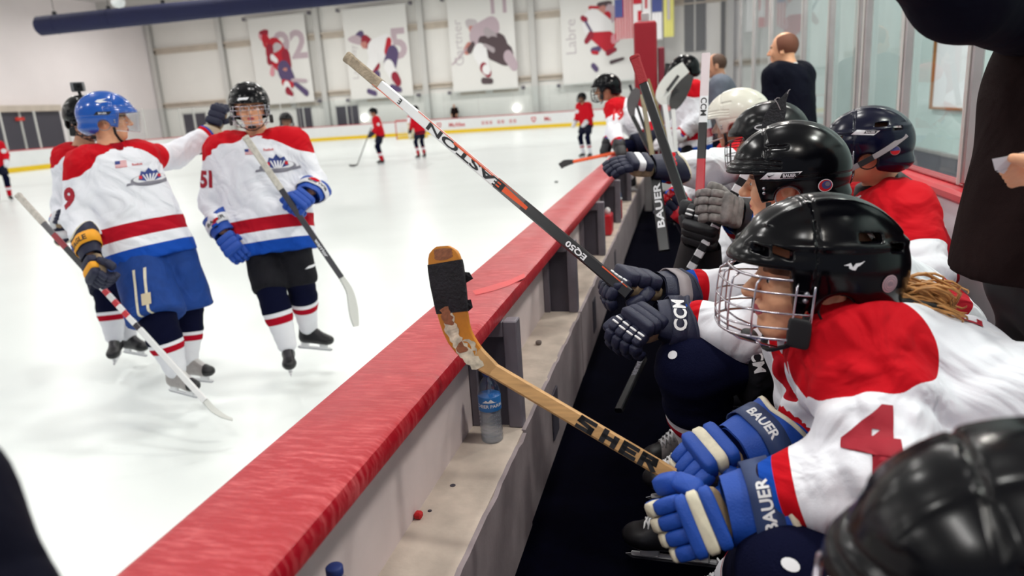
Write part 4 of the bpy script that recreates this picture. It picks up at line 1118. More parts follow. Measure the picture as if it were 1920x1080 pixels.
for x0 in (-14.2, -7.2):
    for i in range(9):
        if i in (3, 6): continue
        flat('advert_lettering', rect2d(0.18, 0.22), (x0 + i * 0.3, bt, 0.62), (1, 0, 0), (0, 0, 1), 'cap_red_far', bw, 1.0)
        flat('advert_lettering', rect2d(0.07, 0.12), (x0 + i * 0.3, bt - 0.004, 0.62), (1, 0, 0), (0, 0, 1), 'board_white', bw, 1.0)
# goal
g = thing('goal', 'red framed hockey goal with white net standing on the ice before the end boards', 'goal', (-17.6, 46, 0))
b = MB(); gx0, gx1, gy = -18.45, -16.62, 45.6
b.tube([(gx0, gy, 0), (gx0, gy, 1.18), (gx0 + 0.04, gy, 1.22), (gx1 - 0.04, gy, 1.22), (gx1, gy, 1.18), (gx1, gy, 0)], 0.035, 8); b.build('frame', 'rail_red', g, True)
b = MB(); b.tube([(gx0, gy, 0.03), (gx0 + 0.1, gy + 1.0, 0.03), (gx1 - 0.1, gy + 1.0, 0.03), (gx1, gy, 0.03)], 0.03, 6); b.tube([(gx0, gy, 1.2), (gx0 + 0.1, gy + 0.5, 1.2), (gx1 - 0.1, gy + 0.5, 1.2), (gx1, gy, 1.2)], 0.025, 6); b.build('base_frame', 'white_pl', g, True)
b = MB()
for i in range(24):
    x = gx0 + (gx1 - gx0) * i / 23; b.tube([(x, gy + 0.5, 1.2), (x, gy + 1.0, 0.03)], 0.008, 3)
for j in range(14):
    z = 1.2 - 1.17 * j / 13; y = gy + 0.5 + 0.5 * j / 13; b.tube([(gx0, gy, z), (gx0 + 0.1, y, z), (gx1 - 0.1, y, z), (gx1, gy, z)], 0.008, 3)
b.build('net', 'paper', g, kind='stuff')
b = MB(); b.box((gx0, gy + 0.05, 0.0), (gx1, gy + 0.95, 0.14)); b.build('skirt', 'yellow', g)
# duct
t = thing('air_duct', 'long navy blue fabric air duct hung under the ceiling', 'air duct', (-22.089, 22.095, 5.397))
A = V3((-21.835, 22.158, 5.399)); B = V3((-10.469, 25.073, 5.826)); d = nrm(B - A); b = MB()
pp = [A - d * 0.12, A - d * 0.08, A, lerp(A, B, 0.5), B, B + d * 8]; b.tube(pp, [0.12, 0.24, 0.32, 0.32, 0.32, 0.32], 28); b.build('tube', 'duct', t, True)
for i in range(7):
    p = A + d * (0.6 + i * 1.9); b = MB(); b.tube([p + np.array([0, 0, 0.30]), p + np.array([0, 0, 0.42])], 0.07, 8); b.tube([p + np.array([0, 0, 0.4]), (p[0], p[1], CEIL_Z)], 0.012, 4); b.build('hanger', 'matte_black', t)
    b = MB(); R_ = frame(d, (0, 0, 1)); b.tube([p + (R_[:, 1] * math.cos(a) + R_[:, 2] * math.sin(a)) * 0.322 for a in [2 * PI * k / 28 for k in range(29)]], 0.008, 5, caps=False); b.build('seam', 'duct', t)
# invented housings for the added fill lights over the bench
for i, (x, y) in enumerate([(0.4, -1.2), (2.1, 1.6), (2.1, 5.0), (0.6, 8.5)]):
    t = thing('bench_fill', 'shallow round lamp hanging low over the bench and its walkway', 'lamp', (x, y, 5.12), 'bench lamps')
    b = MB(); b.lathe((x, y, 5.12), [(0.29, 0.0), (0.31, 0.03), (0.2, 0.12), (0.05, 0.16)], 20); b.build('housing', 'lamp_house', t, True)
    b = MB(); b.tube([(x, y, 5.28), (x, y, CEIL_Z - 0.001)], 0.01, 5); b.build('drop_rod', 'lamp_house', t)
# small domed fixture above the duct
p = V3((-15.316, 18.374, 5.090)); o = MB(); o.lathe(p, [(0.02, -0.1), (0.14, -0.06), (0.18, 0.02), (0.18, 0.1), (0.05, 0.14)], 16); o = o.build('dome_fixture', 'board_white', None, True); tag(o, 'small white dome fixture above the navy air duct', 'fixture')
b = MB(); b.tube([p + np.array([0, 0, 0.1]), (p[0], p[1], CEIL_Z - 0.001)], 0.015, 5); b.build('drop_rod', 'column_grey', o)

# ------------------------------------------------------------------ banners
def blob(cx, cy, rx, ry, rot=0, n=16, wob=0.12):
    q = []
    for i in range(n):
        a = 2 * PI * i / n; r = 1 + wob * math.sin(3 * a + cx * 20); x, y = rx * r * math.cos(a), ry * r * math.sin(a)
        q.append((cx + x * math.cos(rot) - y * math.sin(rot), cy + x * math.sin(rot) + y * math.cos(rot)))
    return q
def limb(x0, y0, x1, y1, w0, w1):
    d = nrm((x1 - x0, y1 - y0)); n = np.array([-d[1], d[0]])
    a = np.array([x0, y0]); c = np.array([x1, y1]); q = []
    for k in range(7): t = PI / 2 + PI * k / 6; q.append(a + (d * math.cos(t) + n * math.sin(t)) * w0)
    for k in range(7): t = -PI / 2 + PI * k / 6; q.append(c + (d * math.cos(t) + n * math.sin(t)) * w1)
    return [tuple(p) for p in q]
for nm, c in dict(b_red=(190, 24, 44), b_dred=(150, 26, 50), b_navy=(88, 72, 112), b_grey=(176, 164, 168), b_dark=(84, 68, 72), b_skin=(196, 130, 120), b_mauve=(192, 172, 180), b_white=(240, 238, 238), b_pink=(222, 150, 160), b_pale=(196, 188, 190), b_yel=(228, 222, 130), b_blue=(70, 80, 140)).items():
    M[nm] = pmat('banner_print_' + nm[2:], c, 0.7)
YB = 52.45
def banner(x0, x1, z0, z1, label, parts, word=None, num=None, wx=0.12):
    t = thing('banner', label, 'banner', ((x0 + x1) / 2, YB, z0), 'banners hung on the end wall')
    b = MB(); b.bbox((x0, YB, z0), (x1, YB + 0.03, z1), 0.01); b.build('cloth', 'banner', t)
    for z in (z0 - 0.05, z1):
        b = MB(); b.tube([(x0 - 0.25, YB + 0.02, z + 0.02), (x1 + 0.25, YB + 0.02, z + 0.02)], 0.035, 6); b.build('rod', 'column_grey', t)
        for x in (x0 - 0.35, x1 + 0.35):
            b = MB(); b.bbox((x - 0.12, YB - 0.02, z - 0.1), (x + 0.12, YB + 0.3, z + 0.14), 0.03); b.build('wall_bracket', 'bracket', t)
    W_, H_ = x1 - x0, z1 - z0
    for i, (mt, pts) in enumerate(parts):
        v = [(x * W_, y * H_) for x, y in pts]
        flat('print', poly2d(v), (x0, YB - 0.006 - 0.004 * i, z0), (1, 0, 0), (0, 0, 1), mt, t, 1.0)
    if num:
        for (s, x, y, hh) in num: flat('numeral', text2d(s, 0.03), (x0 + x * W_, YB - 0.004, z0 + y * H_), (1, 0, 0), (0, 0, 1), 'b_mauve', t, hh * H_)
    if word:
        for (s, x, y, hh) in word: flat('lettering', text2d(s, 0.0), (x0 + x * W_, YB - 0.004, z0 + y * H_), (0, 0, 1), (-1, 0, 0), 'b_pale', t, hh * W_)
    return t
banner(-32.5, -27.7, 3.05, 9.45, 'white banner with a stooping player in red, hung nearest the navy air duct',
       [('b_pink', blob(.26, .79, .09, .08)), ('b_dred', blob(.27, .83, .085, .035)), ('b_red', limb(.27, .76, .29, .72, .06, .075)), ('b_skin', blob(.33, .68, .055, .04)), ('b_red', limb(.42, .60, .50, .50, .17, .15)), ('b_pale', blob(.46, .65, .09, .05, .3)), ('b_dred', limb(.34, .64, .30, .50, .06, .05)), ('b_white', limb(.36, .54, .42, .50, .04, .03)),
        ('b_dred', limb(.60, .56, .62, .44, .07, .06)), ('b_white', blob(.50, .42, .07, .05)), ('b_navy', limb(.54, .38, .60, .27, .12, .11)), ('b_red', limb(.50, .24, .64, .21, .04, .04)), ('b_skin', blob(.56, .39, .04, .02)), ('b_white', limb(.55, .2, .60, .08, .06, .05)), ('b_dred', limb(.56, .14, .62, .10, .05, .03)), ('b_navy', limb(.70, .22, .88, .10, .03, .04)), ('b_mauve', limb(.66, .26, .9, .24, .02, .02)), ('b_pink', limb(.32, .36, .34, .42, .04, .03))],
       None, [('92', .70, .66, .34)])
banner(-24.6, -19.55, 2.95, 9.4, 'white banner with a crouching player in purple pants, red helmet and pale jersey',
       [('b_navy', blob(.24, .70, .09, .05, .3)), ('b_mauve', blob(.18, .66, .12, .05, -.2)), ('b_dred', limb(.33, .64, .50, .52, .07, .06)), ('b_skin', blob(.30, .60, .05, .04)), ('b_white', limb(.48, .52, .66, .60, .14, .10)), ('b_red', limb(.70, .62, .66, .50, .04, .05)), ('b_navy', limb(.74, .48, .68, .36, .09, .10)), ('b_dred', limb(.48, .36, .40, .30, .04, .05)), ('b_navy', limb(.46, .26, .40, .16, .05, .04)),
        ('b_white', limb(.66, .34, .74, .20, .08, .06)), ('b_dred', limb(.74, .22, .78, .16, .06, .05)), ('b_navy', limb(.68, .10, .80, .07, .04, .03)), ('b_white', limb(.44, .44, .34, .32, .08, .05)), ('b_navy', limb(.30, .08, .40, .05, .03, .03))],
       [('Langway', .13, .42, .13)], [('5', .84, .58, .34)])
banner(-16.4, -11.5, 2.95, 9.4, 'white banner with a skater in a dark brown shirt and grey shoulders bending low',
       [('b_pale', blob(.35, .72, .09, .055)), ('b_skin', blob(.36, .66, .05, .04)), ('b_mauve', limb(.44, .58, .66, .66, .13, .12)), ('b_dark', limb(.50, .52, .74, .46, .06, .14)), ('b_grey', limb(.58, .62, .68, .56, .05, .05)), ('b_dark', limb(.66, .44, .84, .36, .13, .12)), ('b_skin', limb(.30, .48, .26, .44, .05, .05)), ('b_dark', limb(.36, .50, .30, .44, .03, .04)), ('b_white', limb(.46, .40, .52, .26, .11, .07)),
        ('b_mauve', limb(.88, .34, .96, .24, .07, .06)), ('b_dred', limb(.50, .24, .56, .18, .06, .05)), ('b_white', limb(.53, .22, .55, .21, .055, .05)), ('b_dark', limb(.48, .10, .60, .09, .035, .03)), ('b_mauve', limb(.02, .30, .26, .46, .008, .008)), ('b_grey', limb(.54, .48, .66, .42, .02, .03))],
       [('Gartner', .13, .53, .14)], [('11', .78, .90, .20)])
banner(-8.2, -3.0, 2.9, 9.3, 'white banner with a player in red shorts, hung beside the flags',
       [('b_red', limb(.40, .78, .52, .76, .02, .03)), ('b_dark', blob(.60, .80, .10, .035)), ('b_skin', blob(.56, .74, .06, .05)), ('b_mauve', blob(.68, .70, .08, .10)), ('b_red', limb(.63, .68, .64, .60, .05, .02)), ('b_white', limb(.44, .62, .58, .56, .15, .12)), ('b_dred', limb(.30, .68, .34, .66, .03, .03)), ('b_navy', limb(.34, .64, .42, .52, .015, .015)), ('b_red', limb(.42, .49, .62, .42, .04, .11)), ('b_dred', limb(.34, .44, .40, .50, .03, .04)), ('b_pink', blob(.72, .44, .06, .05)),
        ('b_navy', limb(.42, .34, .50, .35, .03, .03)), ('b_red', limb(.42, .32, .48, .31, .02, .02)), ('b_dred', limb(.62, .30, .72, .33, .03, .02)), ('b_dark', limb(.66, .20, .82, .23, .02, .015)), ('b_navy', limb(.42, .18, .46, .14, .03, .03))],
       [('Labre', .13, .5, .14)], [('7', .80, .96, .12)])
# flags hanging before the end wall
def flag(name, label, x0, x1, z0, z1, bits):
    t = thing('flag', label, 'flag', ((x0 + x1) / 2, 50.5, z1), 'flags hanging in a row')
    b = MB(); n = 12; vs = []; fs = []
    for i in range(n + 1):
        x = x0 + (x1 - x0) * i / n; y = 50.5 + 0.03 * math.sin(i * 1.7)
        vs += [(x, y, z0), (x, y, z1)]
    for i in range(n): fs.append((2 * i, 2 * i + 2, 2 * i + 3, 2 * i + 1))
    b.add(vs, fs); b.build('cloth', name, t)
    b = MB(); b.tube([(x0 - .05, 50.5, z1 + .02), (x1 + .05, 50.5, z1 + .02)], 0.02, 6); b.build('rod', 'column_grey', t)
    for i, (mt, a, c, d, e) in enumerate(bits):
        flat('print', rect2d(1, 1), (x0 + (x1 - x0) * (a + c) / 2, 50.43 - 0.003 * i, z0 + (z1 - z0) * (d + e) / 2), (1, 0, 0), (0, 0, 1), mt, t, (x1 - x0) * (c - a), (z1 - z0) * (e - d))
flag('b_white', 'stars and stripes flag hanging upright, first in the row of flags', -4.25, -3.1, 5.5, 8.0, [('b_red', i * 2 / 13, (i * 2 + 1) / 13, 0, 1) for i in range(7)] + [('b_blue', 0, .46, .55, 1)])
flag('b_white', 'red and white maple leaf flag hanging second in the row of flags', -3.05, -2.5, 5.5, 8.2, [('b_red', 0, 1, .78, 1), ('b_red', 0, 1, 0, .22), ('b_red', .5, 1, .38, .62)])
flag('b_white', 'white flag with a red edge hanging third in the row of flags', -2.45, -1.9, 5.3, 8.6, [('b_red', .3, .55, .6, .85)])
flag('b_white', 'flag with blue top over white hanging fourth in the row of flags', -1.85, -1.2, 5.3, 8.7, [('b_blue', 0, 1, .5, 1)])
flag('b_yel', 'pale yellow flag hanging last in the row of flags', -1.1, -0.45, 5.4, 8.9, [('b_pale', .35, .6, .3, .7)])

# ------------------------------------------------------------------ the near boards: red cap, ledge, brackets, fascia
dash = MB(); dash.box((XB + 0.015, -1.6, 0.0), (XB + 0.075, 44.0, 1.03)); dasher = struct('trim_2', dash, 'board_white')
capmb = MB(); prof = [(XB, 1.04), (XB - 0.004, 1.052), (XB + 0.001, 1.066), (XB + 0.012, 1.070), (XI - 0.012, 1.070), (XI - 0.001, 1.064), (XI + 0.004, 1.050), (XI + 0.001, 1.026), (XI - 0.006, 1.022), (XB + 0.01, 1.022)]
ys = [-1.6 + 0.25 * i for i in range(int(9.3 / 0.25) + 1)]
vs = [(x, y, z) for y in ys for x, z in prof]; n = len(prof)
capmb.add(vs, [(i * n + j, i * n + (j + 1) % n, (i + 1) * n + (j + 1) % n, (i + 1) * n + j)[::-1] for i in range(len(ys) - 1) for j in range(n)] + [tuple(range(n)), tuple((len(ys) - 1) * n + j for j in range(n))[::-1]])
capo = capmb.build('board_cap', 'cap_red', dasher, False); smooth_angle(capo, 40)
b = MB(); b.box((XB, 7.72, 1.022), (XI, 44, 1.07)); b.build('board_cap', 'rail_red', dasher)
# smeared patch of brighter paint on the cap
pts = [(-0.619, 2.004, 1.071), (-0.578, 2.068, 1.071), (-0.534, 2.135, 1.071), (-0.505, 2.227, 1.071), (-0.489, 2.168, 1.071), (-0.518, 2.066, 1.071), (-0.552, 2.003, 1.071), (-0.594, 1.955, 1.071)]
mesh_obj('paint_scuff', pts, [tuple(range(8))], pmat('bright_red_scuff', (200, 20, 30), 0.4), capo)
b = MB(); b.box((-0.617, -1.6, 0.70), (-0.603, 12, 1.022)); b.build('inner_panel', 'inner_panel', dasher)
b = MB(); b.box((-0.617, -1.6, 0.66), (-0.448, 12, 0.70)); ledge = b.build('ledge_board', 'ledge_wood', dasher)
# fascia panels, slightly uneven, chipped top edges
yj = [-1.6, -0.4, 0.66, 1.83, 3.02, 4.22, 5.4, 6.6, 7.8, 9.0, 10.4, 12.0]
for i in range(len(yj) - 1):
    y0, y1 = yj[i] + 0.004, yj[i + 1] - 0.004; dx = 0.002 * ((i * 7) % 3); b = MB(); n = 24
    top = [(y0 + (y1 - y0) * k / n, 0.703 - (random.random() ** 4) * 0.012) for k in range(n + 1)]
    vs = [(-0.452 + 0.012 * s_ + dx, y, z) for s_ in (0, 1) for (y, z) in top] + [(-0.452 + 0.012 * s_ + dx, y, 0.40) for s_ in (0, 1) for y, z in top]
    m = n + 1; fs = []
    for k in range(n):
        fs += [(k, k + 1, m + k + 1, m + k), (m + k, m + k + 1, 3 * m + k + 1, 3 * m + k), (2 * m + k, 2 * m + k + 1, k + 1, k)]
    fs += [(0, m, 3 * m, 2 * m), (n, 2 * m + n, 3 * m + n, m + n)]
    b.add(vs, fs); b.build('fascia_panel', 'fascia', dasher)
for y in (1.83, 3.02, 4.22):
    b = MB(); b.bbox((-0.440, y + 0.40, 0.47), (-0.433, y + 0.50, 0.64), 0.003); b.build('notch_patch', 'recess', dasher)  # fascia notch drawn as a dark plate, its shade put into the colour
# brackets carrying the cap
for i, y in enumerate((-0.4, 0.66, 1.85, 3.02, 4.22, 5.4, 6.6)):
    b = MB(); b.bbox((-0.602, y, 0.70), (-0.576, y + 0.03, 1.022), 0.003); b.bbox((-0.492, y, 0.70), (-0.452, y + 0.05, 1.022), 0.003); b.bbox((-0.576, y, 0.975), (-0.492, y + 0.03, 1.022), 0.003)
    o = b.build('bracket', 'bracket', dasher)
    b = MB(); b.box((-0.576, y + 0.018, 0.70), (-0.492, y + 0.024, 0.975)); b.build('bracket_plate', 'recess', o)
# debris on the ledge
M['red_scrap'] = pmat('red_tape_scrap', (196, 10, 24), 0.5); M['stone'] = pmat('grit', (110, 100, 96), 0.8)
def at_ledge(px): return px
q = V3((-0.594, 1.363, 0.700)); b = MB(); b.bbox((q[0] - 0.008, q[1] - 0.008, 0.70), (q[0] + 0.010, q[1] + 0.012, 0.716), 0.004); tag(b.build('tape_scrap', 'red_scrap'), 'small red scrap of tape lying in the ledge corner behind the boards', 'scrap')
q = V3((-0.546, 2.585, 0.700)); b = MB(); b.pad((q[0], q[1], 0.708), ((1, 0, 0), (0, 1, 0), (0, 0, 1)), (0.012, 0.014, 0.009), e=0.8); tag(b.build('stone', 'stone', None, True), 'small grey lump lying on the far part of the dirty ledge', 'stone')
for (q, r) in (((-0.558, 1.514, 0.701), 0.007), ((-0.577, 1.396, 0.701), 0.005)):
    b = MB(); b.lathe((q[0], q[1], 0.7002), [(r, 0), (r, 0.0012)], 14); b.build('screw_hole', 'recess', ledge)

# water bottles
def bottle(label, pos, cap='blueink', lab=True, s=1.0, colm='bottle_plastic', word='DEER PARK'):
    t = thing('water_bottle', label, 'bottle', pos, 'bottles on the ledge'); x, y, z = pos
    pr = [(0.010, 0.001), (0.028, 0.0), (0.031, 0.006)]
    zz = 0.010
    for i in range(7):
        pr += [(0.0315, zz), (0.0285, zz + 0.005), (0.0315, zz + 0.010)]; zz += 0.0115
    pr += [(0.0312, 0.094), (0.0312, 0.140), (0.032, 0.146), (0.029, 0.160), (0.020, 0.178), (0.0125, 0.188), (0.0125, 0.196)]
    b = MB(); b.lathe((x, y, z), [(r * s, q * s) for r, q in pr], 32); b.build('bottle_body', colm, t, True)
    b = MB(); b.lathe((x, y, z), [(0.029 * s, 0.004), (0.0285 * s, 0.086 * s), (0.0285 * s, 0.088 * s)], 24); b.build('water', pmat('still_water', (206, 214, 222), 0.1, trans=0.0, alpha=0.30), t, True)
    b = MB(); b.lathe((x, y, z), [(0.0135 * s, 0.193 * s), (0.0140 * s, 0.194 * s), (0.0140 * s, 0.206 * s), (0.012 * s, 0.208 * s)], 24); b.build('cap', cap, t, True)
    if lab:
        b = MB(); b.lathe((x, y, z), [(0.0316 * s, 0.096 * s), (0.0320 * s, 0.097 * s), (0.0320 * s, 0.137 * s), (0.0316 * s, 0.138 * s)], 32)
        lb = b.build('label_sleeve', pmat('blue_bottle_label', (40, 112, 184), 0.35, rules=()), t, True)
        if word:
            n = nrm((-x, -y, 0)); c = V3(pos) + np.array([0, 0, 0.117 * s]) + n * 0.06
            xd = np.cross((0, 0, 1), n); tr = target_of(lb)
            decal('lettering', text2d(word, 0.02), c + np.array([0, 0, -0.004]), xd, (0, 0, 1), 'paper', lb, tr, 0.0095 * s, off=0.0006, h=0.004)
            decal('print', poly2d([(-0.02, 0), (-0.01, 0.008), (-0.004, 0.004), (0.003, 0.011), (0.012, 0.002), (0.02, 0)]), c + np.array([0, 0, 0.006]), xd, (0, 0, 1), 'paper', lb, tr, 1.0 * s, off=0.0006, h=0.004)
    return t
bottle('clear water bottle with blue label standing on the ledge beside the wooden stick', (-0.522, 1.77, 0.70), word='DEER PARK')
bottle('clear bottle with blue cap standing on the nearest part of the ledge', (-0.545, 0.9, 0.70), lab=False)
bottle('small bottle with blue label on the far ledge by the red carrier', (-0.53, 6.0, 0.70), word=None, s=1.1)
t = thing('bottle_carrier', 'red plastic carrier with white topped bottles on the far ledge', 'bottle carrier', (-0.53, 4.95, 0.70))
b = MB(); b.bbox((-0.585, 4.88, 0.70), (-0.475, 5.05, 0.84), 0.008); b.build('carrier_body', 'rail_red', t)
for k in range(2):
    b = MB(); b.lathe((-0.555 + 0.05 * k, 4.96, 0.84), [(0.02, 0), (0.02, 0.03), (0.008, 0.045)], 14); b.build('bottle_top', 'white_pl', t, True)
o = MB(); o.lathe((-0.49, 5.6, 0.70), [(0.03, 0), (0.034, 0.01), (0.034, 0.15), (0.02, 0.175), (0.01, 0.2)], 18); o = o.build('squeeze_bottle', 'rail_red', None, True); tag(o, 'red squeeze bottle standing on the ledge past the carrier', 'bottle')
b = MB(); b.lathe((-0.49, 5.6, 0.70), [(0.035, 0.15), (0.035, 0.165)], 18); b.build('collar', 'white_pl', o, True)

# ------------------------------------------------------------------ behind the bench: low wall, red rail, glass, stanchions
RX = 0.965
b = MB(); b.box((RX + 0.02, 0.2, 0.0), (RX + 0.12, 16, 1.165)); back = struct('wall_bench', b, pmat('dirty_white_bench_wall', (216, 216, 220), 0.6, noise=0.06, nscale=5))
b = MB(); b.bbox((RX, 0.2, 1.155), (RX + 0.15, 16, 1.20), 0.012); b.build('red_rail', 'rail_red', back)
b = MB(); b.bbox((RX + 0.06, 0.2, 1.20), (RX + 0.10, 16, 1.212), 0.004); b.build('glass_channel', pmat('dark_red_channel', (150, 30, 42), 0.4), back)
ysx = [0.9, (0.999, 3.002, 1.200)[1], (1.035, 3.851, 1.200)[1], 4.65, (1.030, 4.790, 1.470)[1], (1.030, 5.712, 1.420)[1], (1.030, 6.916, 1.441)[1], (1.030, 9.360, 1.470)[1], 11.5, 14.0]
gs = thing('bench_glass', 'tall glass screen on the red rail behind the players bench', 'glass screen', (RX, 5, 1.2))
ysx = sorted(ysx)
for i, y in enumerate(ysx):
    b = MB(); b.bbox((RX + 0.05, y - 0.018, 1.213), (RX + 0.09, y + 0.018, 3.3), 0.006); s_ = b.build('stanchion', 'alu', gs)
    b = MB(); b.bbox((RX + 0.038, y - 0.008, 1.21), (RX + 0.046, y + 0.008, 3.3), 0.003); b.build('gasket', 'column_grey', s_)
    if i + 1 < len(ysx):
        b = MB(); b.add([(RX + 0.08, y + 0.02, 1.213), (RX + 0.08, ysx[i + 1] - 0.02, 1.213), (RX + 0.08, ysx[i + 1] - 0.02, 3.25), (RX + 0.08, y + 0.02, 3.25)], [(0, 1, 2, 3)]); b.build('glass_pane', 'bench_glass_sheet', gs)
# wall across the walkway seen through the glass
b = MB(); b.box((3.3, 0.0, 0.05), (3.45, 22, 5.6)); wr = struct('wall_walkway', b, 'aqua_wall')
b = MB(); b.box((3.26, 0.0, 0.05), (3.3, 22, 0.64)); b.build('kick_band', pmat('dark_grey_kick_band', (92, 90, 100), 0.5), wr)
b = MB(); b.box((3.25, 0.0, 0.64), (3.3, 22, 0.68)); b.build('band_trim', 'alu', wr)
for y in (3.0, 6.2, 9.4, 12.6, 15.8):
    b = MB(); b.box((3.27, y, 0.56), (3.3, y + 0.05, 5.6)); b.build('panel_joint', 'column_grey', wr)
# notice frame on that wall
t = thing('notice_frame', 'thin brown frame hanging on the pale wall behind the glass', 'frame', (3.28, 7.2, 1.9))
y0, y1, z0, z1 = (3.270, 9.505, 1.855)[1], (3.270, 10.981, 1.934)[1], (3.270, 9.966, 1.215)[2], (3.270, 10.192, 2.140)[2]
b = MB()
for (a, c, d, e) in ((y0, y1, z0, z0 + 0.03), (y0, y1, z1 - 0.03, z1), (y0, y0 + 0.03, z0, z1), (y1 - 0.03, y1, z0, z1)): b.bbox((3.25, a, d), (3.29, c, e), 0.004)
b.build('frame_bar', 'wood', t)
b = MB(); b.box((3.285, y0, z0), (3.295, y1, z1)); b.build('backing', 'paper', t)
# players bench
t = thing('bench', 'long wooden players bench standing on the black rubber floor', 'bench', (0.7, 5, 0.4))
b = MB(); b.bbox((0.42, -0.4, 0.755), (0.74, 9.5, 0.795), 0.01); b.build('seat_plank', 'wood', t)
for y in (0.1, 1.9, 3.9, 5.9, 7.9):
    b = MB(); b.bbox((0.46, y, 0.40), (0.70, y + 0.06, 0.755), 0.006); b.build('leg', 'bracket', t)
# red padded post and a partition at the far end of the bench
t = thing('padded_post', 'thick dark red padded post rising at the far end of the bench', 'post', (-0.33, 7.9, 0.4))
b = MB(); b.bbox((-0.475, 7.82, 0.9), (-0.245, 8.02, 2.36), 0.018); o = b.build('pad', pmat('dark_red_vinyl', (146, 0, 26), 0.45), t); smooth_angle(o, 60)
b = MB(); b.bbox((-0.235, 7.86, 0.9), (-0.17, 8.0, 2.10), 0.012); b.build('side_pad', pmat('dull_red_vinyl', (120, 24, 44), 0.5), t)
b = MB(); b.bbox((-0.40, 7.9, 0.4), (-0.32, 7.98, 2.45), 0.01); b.build('core', 'alu', t)
t = thing('bench_gate', 'white gate panel with red rail closing the far end of the bench', 'gate', (0.2, 9.6, 0.4))
b = MB(); b.bbox((-0.3, 9.6, 0.4), (0.95, 9.68, 1.1), 0.01); b.build('gate_panel', 'board_white', t)
b = MB(); b.bbox((-0.3, 9.57, 1.1), (0.95, 9.71, 1.15), 0.01); b.build('gate_rail', 'rail_red', t)
# puck on the ice
b = MB(); q = (-2.590, 15.015, 0.000); b.lathe(q, [(0.030, 0.0), (0.038, 0.003), (0.038, 0.022), (0.035, 0.025)], 20); tag(b.build('puck', 'matte_black', None, True), 'black puck lying alone on the open ice', 'puck')

# ================================================================== PEOPLE
def add_crest(jm, c, xd, yd, s, tr):
    decal('crest', disc2d(22), c, xd, yd, 'greyink', jm, tr, 1.25 * s, 0.42 * s, off=0.002)
    decal('crest', disc2d(22), V3(c) + V3(yd) * 0.1 * s, xd, yd, 'paper', jm, tr, 1.08 * s, 0.30 * s, off=0.003)
    decal('crest', poly2d([(-0.75, -0.05), (-0.5, 0.55), (-0.25, 0.45), (0, 0.75), (0.25, 0.45), (0.5, 0.55), (0.75, -0.05), (0.3, -0.2), (-0.3, -0.2)]), V3(c) + V3(yd) * 0.12 * s, xd, yd, 'blueink', jm, tr, s, off=0.004)
    for k in range(-2, 3): decal('crest', poly2d([(-0.05 + k * 0.1, -0.2), (0.05 + k * 0.1, -0.2), (0.09 + k * 0.24, 0.28), (0.0 + k * 0.24, 0.3)]), V3(c) + V3(yd) * 0.12 * s, xd, yd, 'paper', jm, tr, s, off=0.005)
    for sx in (-1, 1): decal('crest', rect2d(0.2, 0.22), V3(c) + V3(yd) * 0.22 * s + V3(xd) * sx * 0.6 * s, xd, yd, 'brightred', jm, tr, s, off=0.005)
    decal('crest', rect2d(2.0, 0.16), V3(c) - V3(yd) * 0.2 * s, xd, yd, 'greyink', jm, tr, s, off=0.005)
    for sx in (-1, 1): decal('crest', poly2d([(-0.3, -0.12), (0.3, -0.04), (0.25, 0.14), (-0.25, 0.05)]), V3(c) - V3(yd) * 0.18 * s + V3(xd) * sx * 1.25 * s, xd, yd, 'greyink', jm, tr, s * 1.0, off=0.0035)
def add_flag(jm, c, xd, yd, s, tr):
    for i in range(9):
        decal('flag_patch', rect2d(1.6, 0.115), V3(c) + V3(yd) * (0.44 - i * 0.11) * s, xd, yd, 'brightred' if i % 2 == 0 else 'paper', jm, tr, s, off=0.002)
    decal('flag_patch', rect2d(0.7, 0.5), V3(c) + V3(yd) * 0.24 * s - V3(xd) * 0.45 * s, xd, yd, 'blueink', jm, tr, s, off=0.003)

def px_decal(name, shape, hitpt, jm, tr, mat, sx, sy=None, n=None, up=(0, 0, 1), off=0.002, rot=0.0):
    """print centred over a world point, facing along n"""
    n = nrm(n); xd = nrm(np.cross(up, n)); yd = np.cross(n, xd)
    x2 = xd * math.cos(rot) + yd * math.sin(rot); y2 = -xd * math.sin(rot) + yd * math.cos(rot)
    return decal(name, shape, V3(hitpt) + n * 0.02, x2, y2, mat, jm, tr, sx, sy, off=off, h=0.012)

# ---------------------------------------- skater 51 on the ice
J = dict(head=(-2.546, 3.999, 1.705), neck=(-2.537, 4.030, 1.531), pelvis=(-2.462, 3.922, 0.964), shR=(-2.780, 3.971, 1.451), shL=(-2.317, 4.066, 1.460), elR=(-2.852, 3.907, 1.151), wrR=(-2.710, 3.772, 0.990), elL=(-2.210, 4.051, 1.218), wrL=(-2.149, 3.889, 1.193),
         hipR=(-2.554, 3.909, 0.918), hipL=(-2.356, 3.938, 0.925), knR=(-2.453, 3.780, 0.653), knL=(-2.319, 3.911, 0.659), anR=(-2.382, 3.761, 0.269), anL=(-2.355, 3.992, 0.313), toeR=(-2.257, 3.552, 0.163), toeL=(-2.106, 3.997, 0.177))
p51, R51, jm, hm = skater('skater numbered 51 in white jersey, holding a grey stick across his chest', J, (0.50, -0.86, -0.06), 'skaters in white jerseys on the ice', hk='ridge', h=0.011, headh=0.0045, mask='cage', hdetail=True, jw=dict(hem=0.15, flare=1.22, torso_r=0.142), skin='skin_warm', hs=0.98, pants='pants_black', pshort=-0.05, pr=(0.112, 0.108), sr=(0.090, 0.084, 0.058))
eyes(p51, J, R51, 0.98)
tr = target_of(jm); nc = nrm(-V3(J['pelvis']) * (1, 1, 0))
for dg, qq in (('5', (-2.841, 3.840, 1.293)), ('1', (-2.794, 3.852, 1.293))): px_decal('number', text2d(dg, 0.05), qq, jm, tr, 'redink', 0.088, 0.105, n=nc + np.array([-0.35, 0, 0]), up=(0.10, 0, 1))
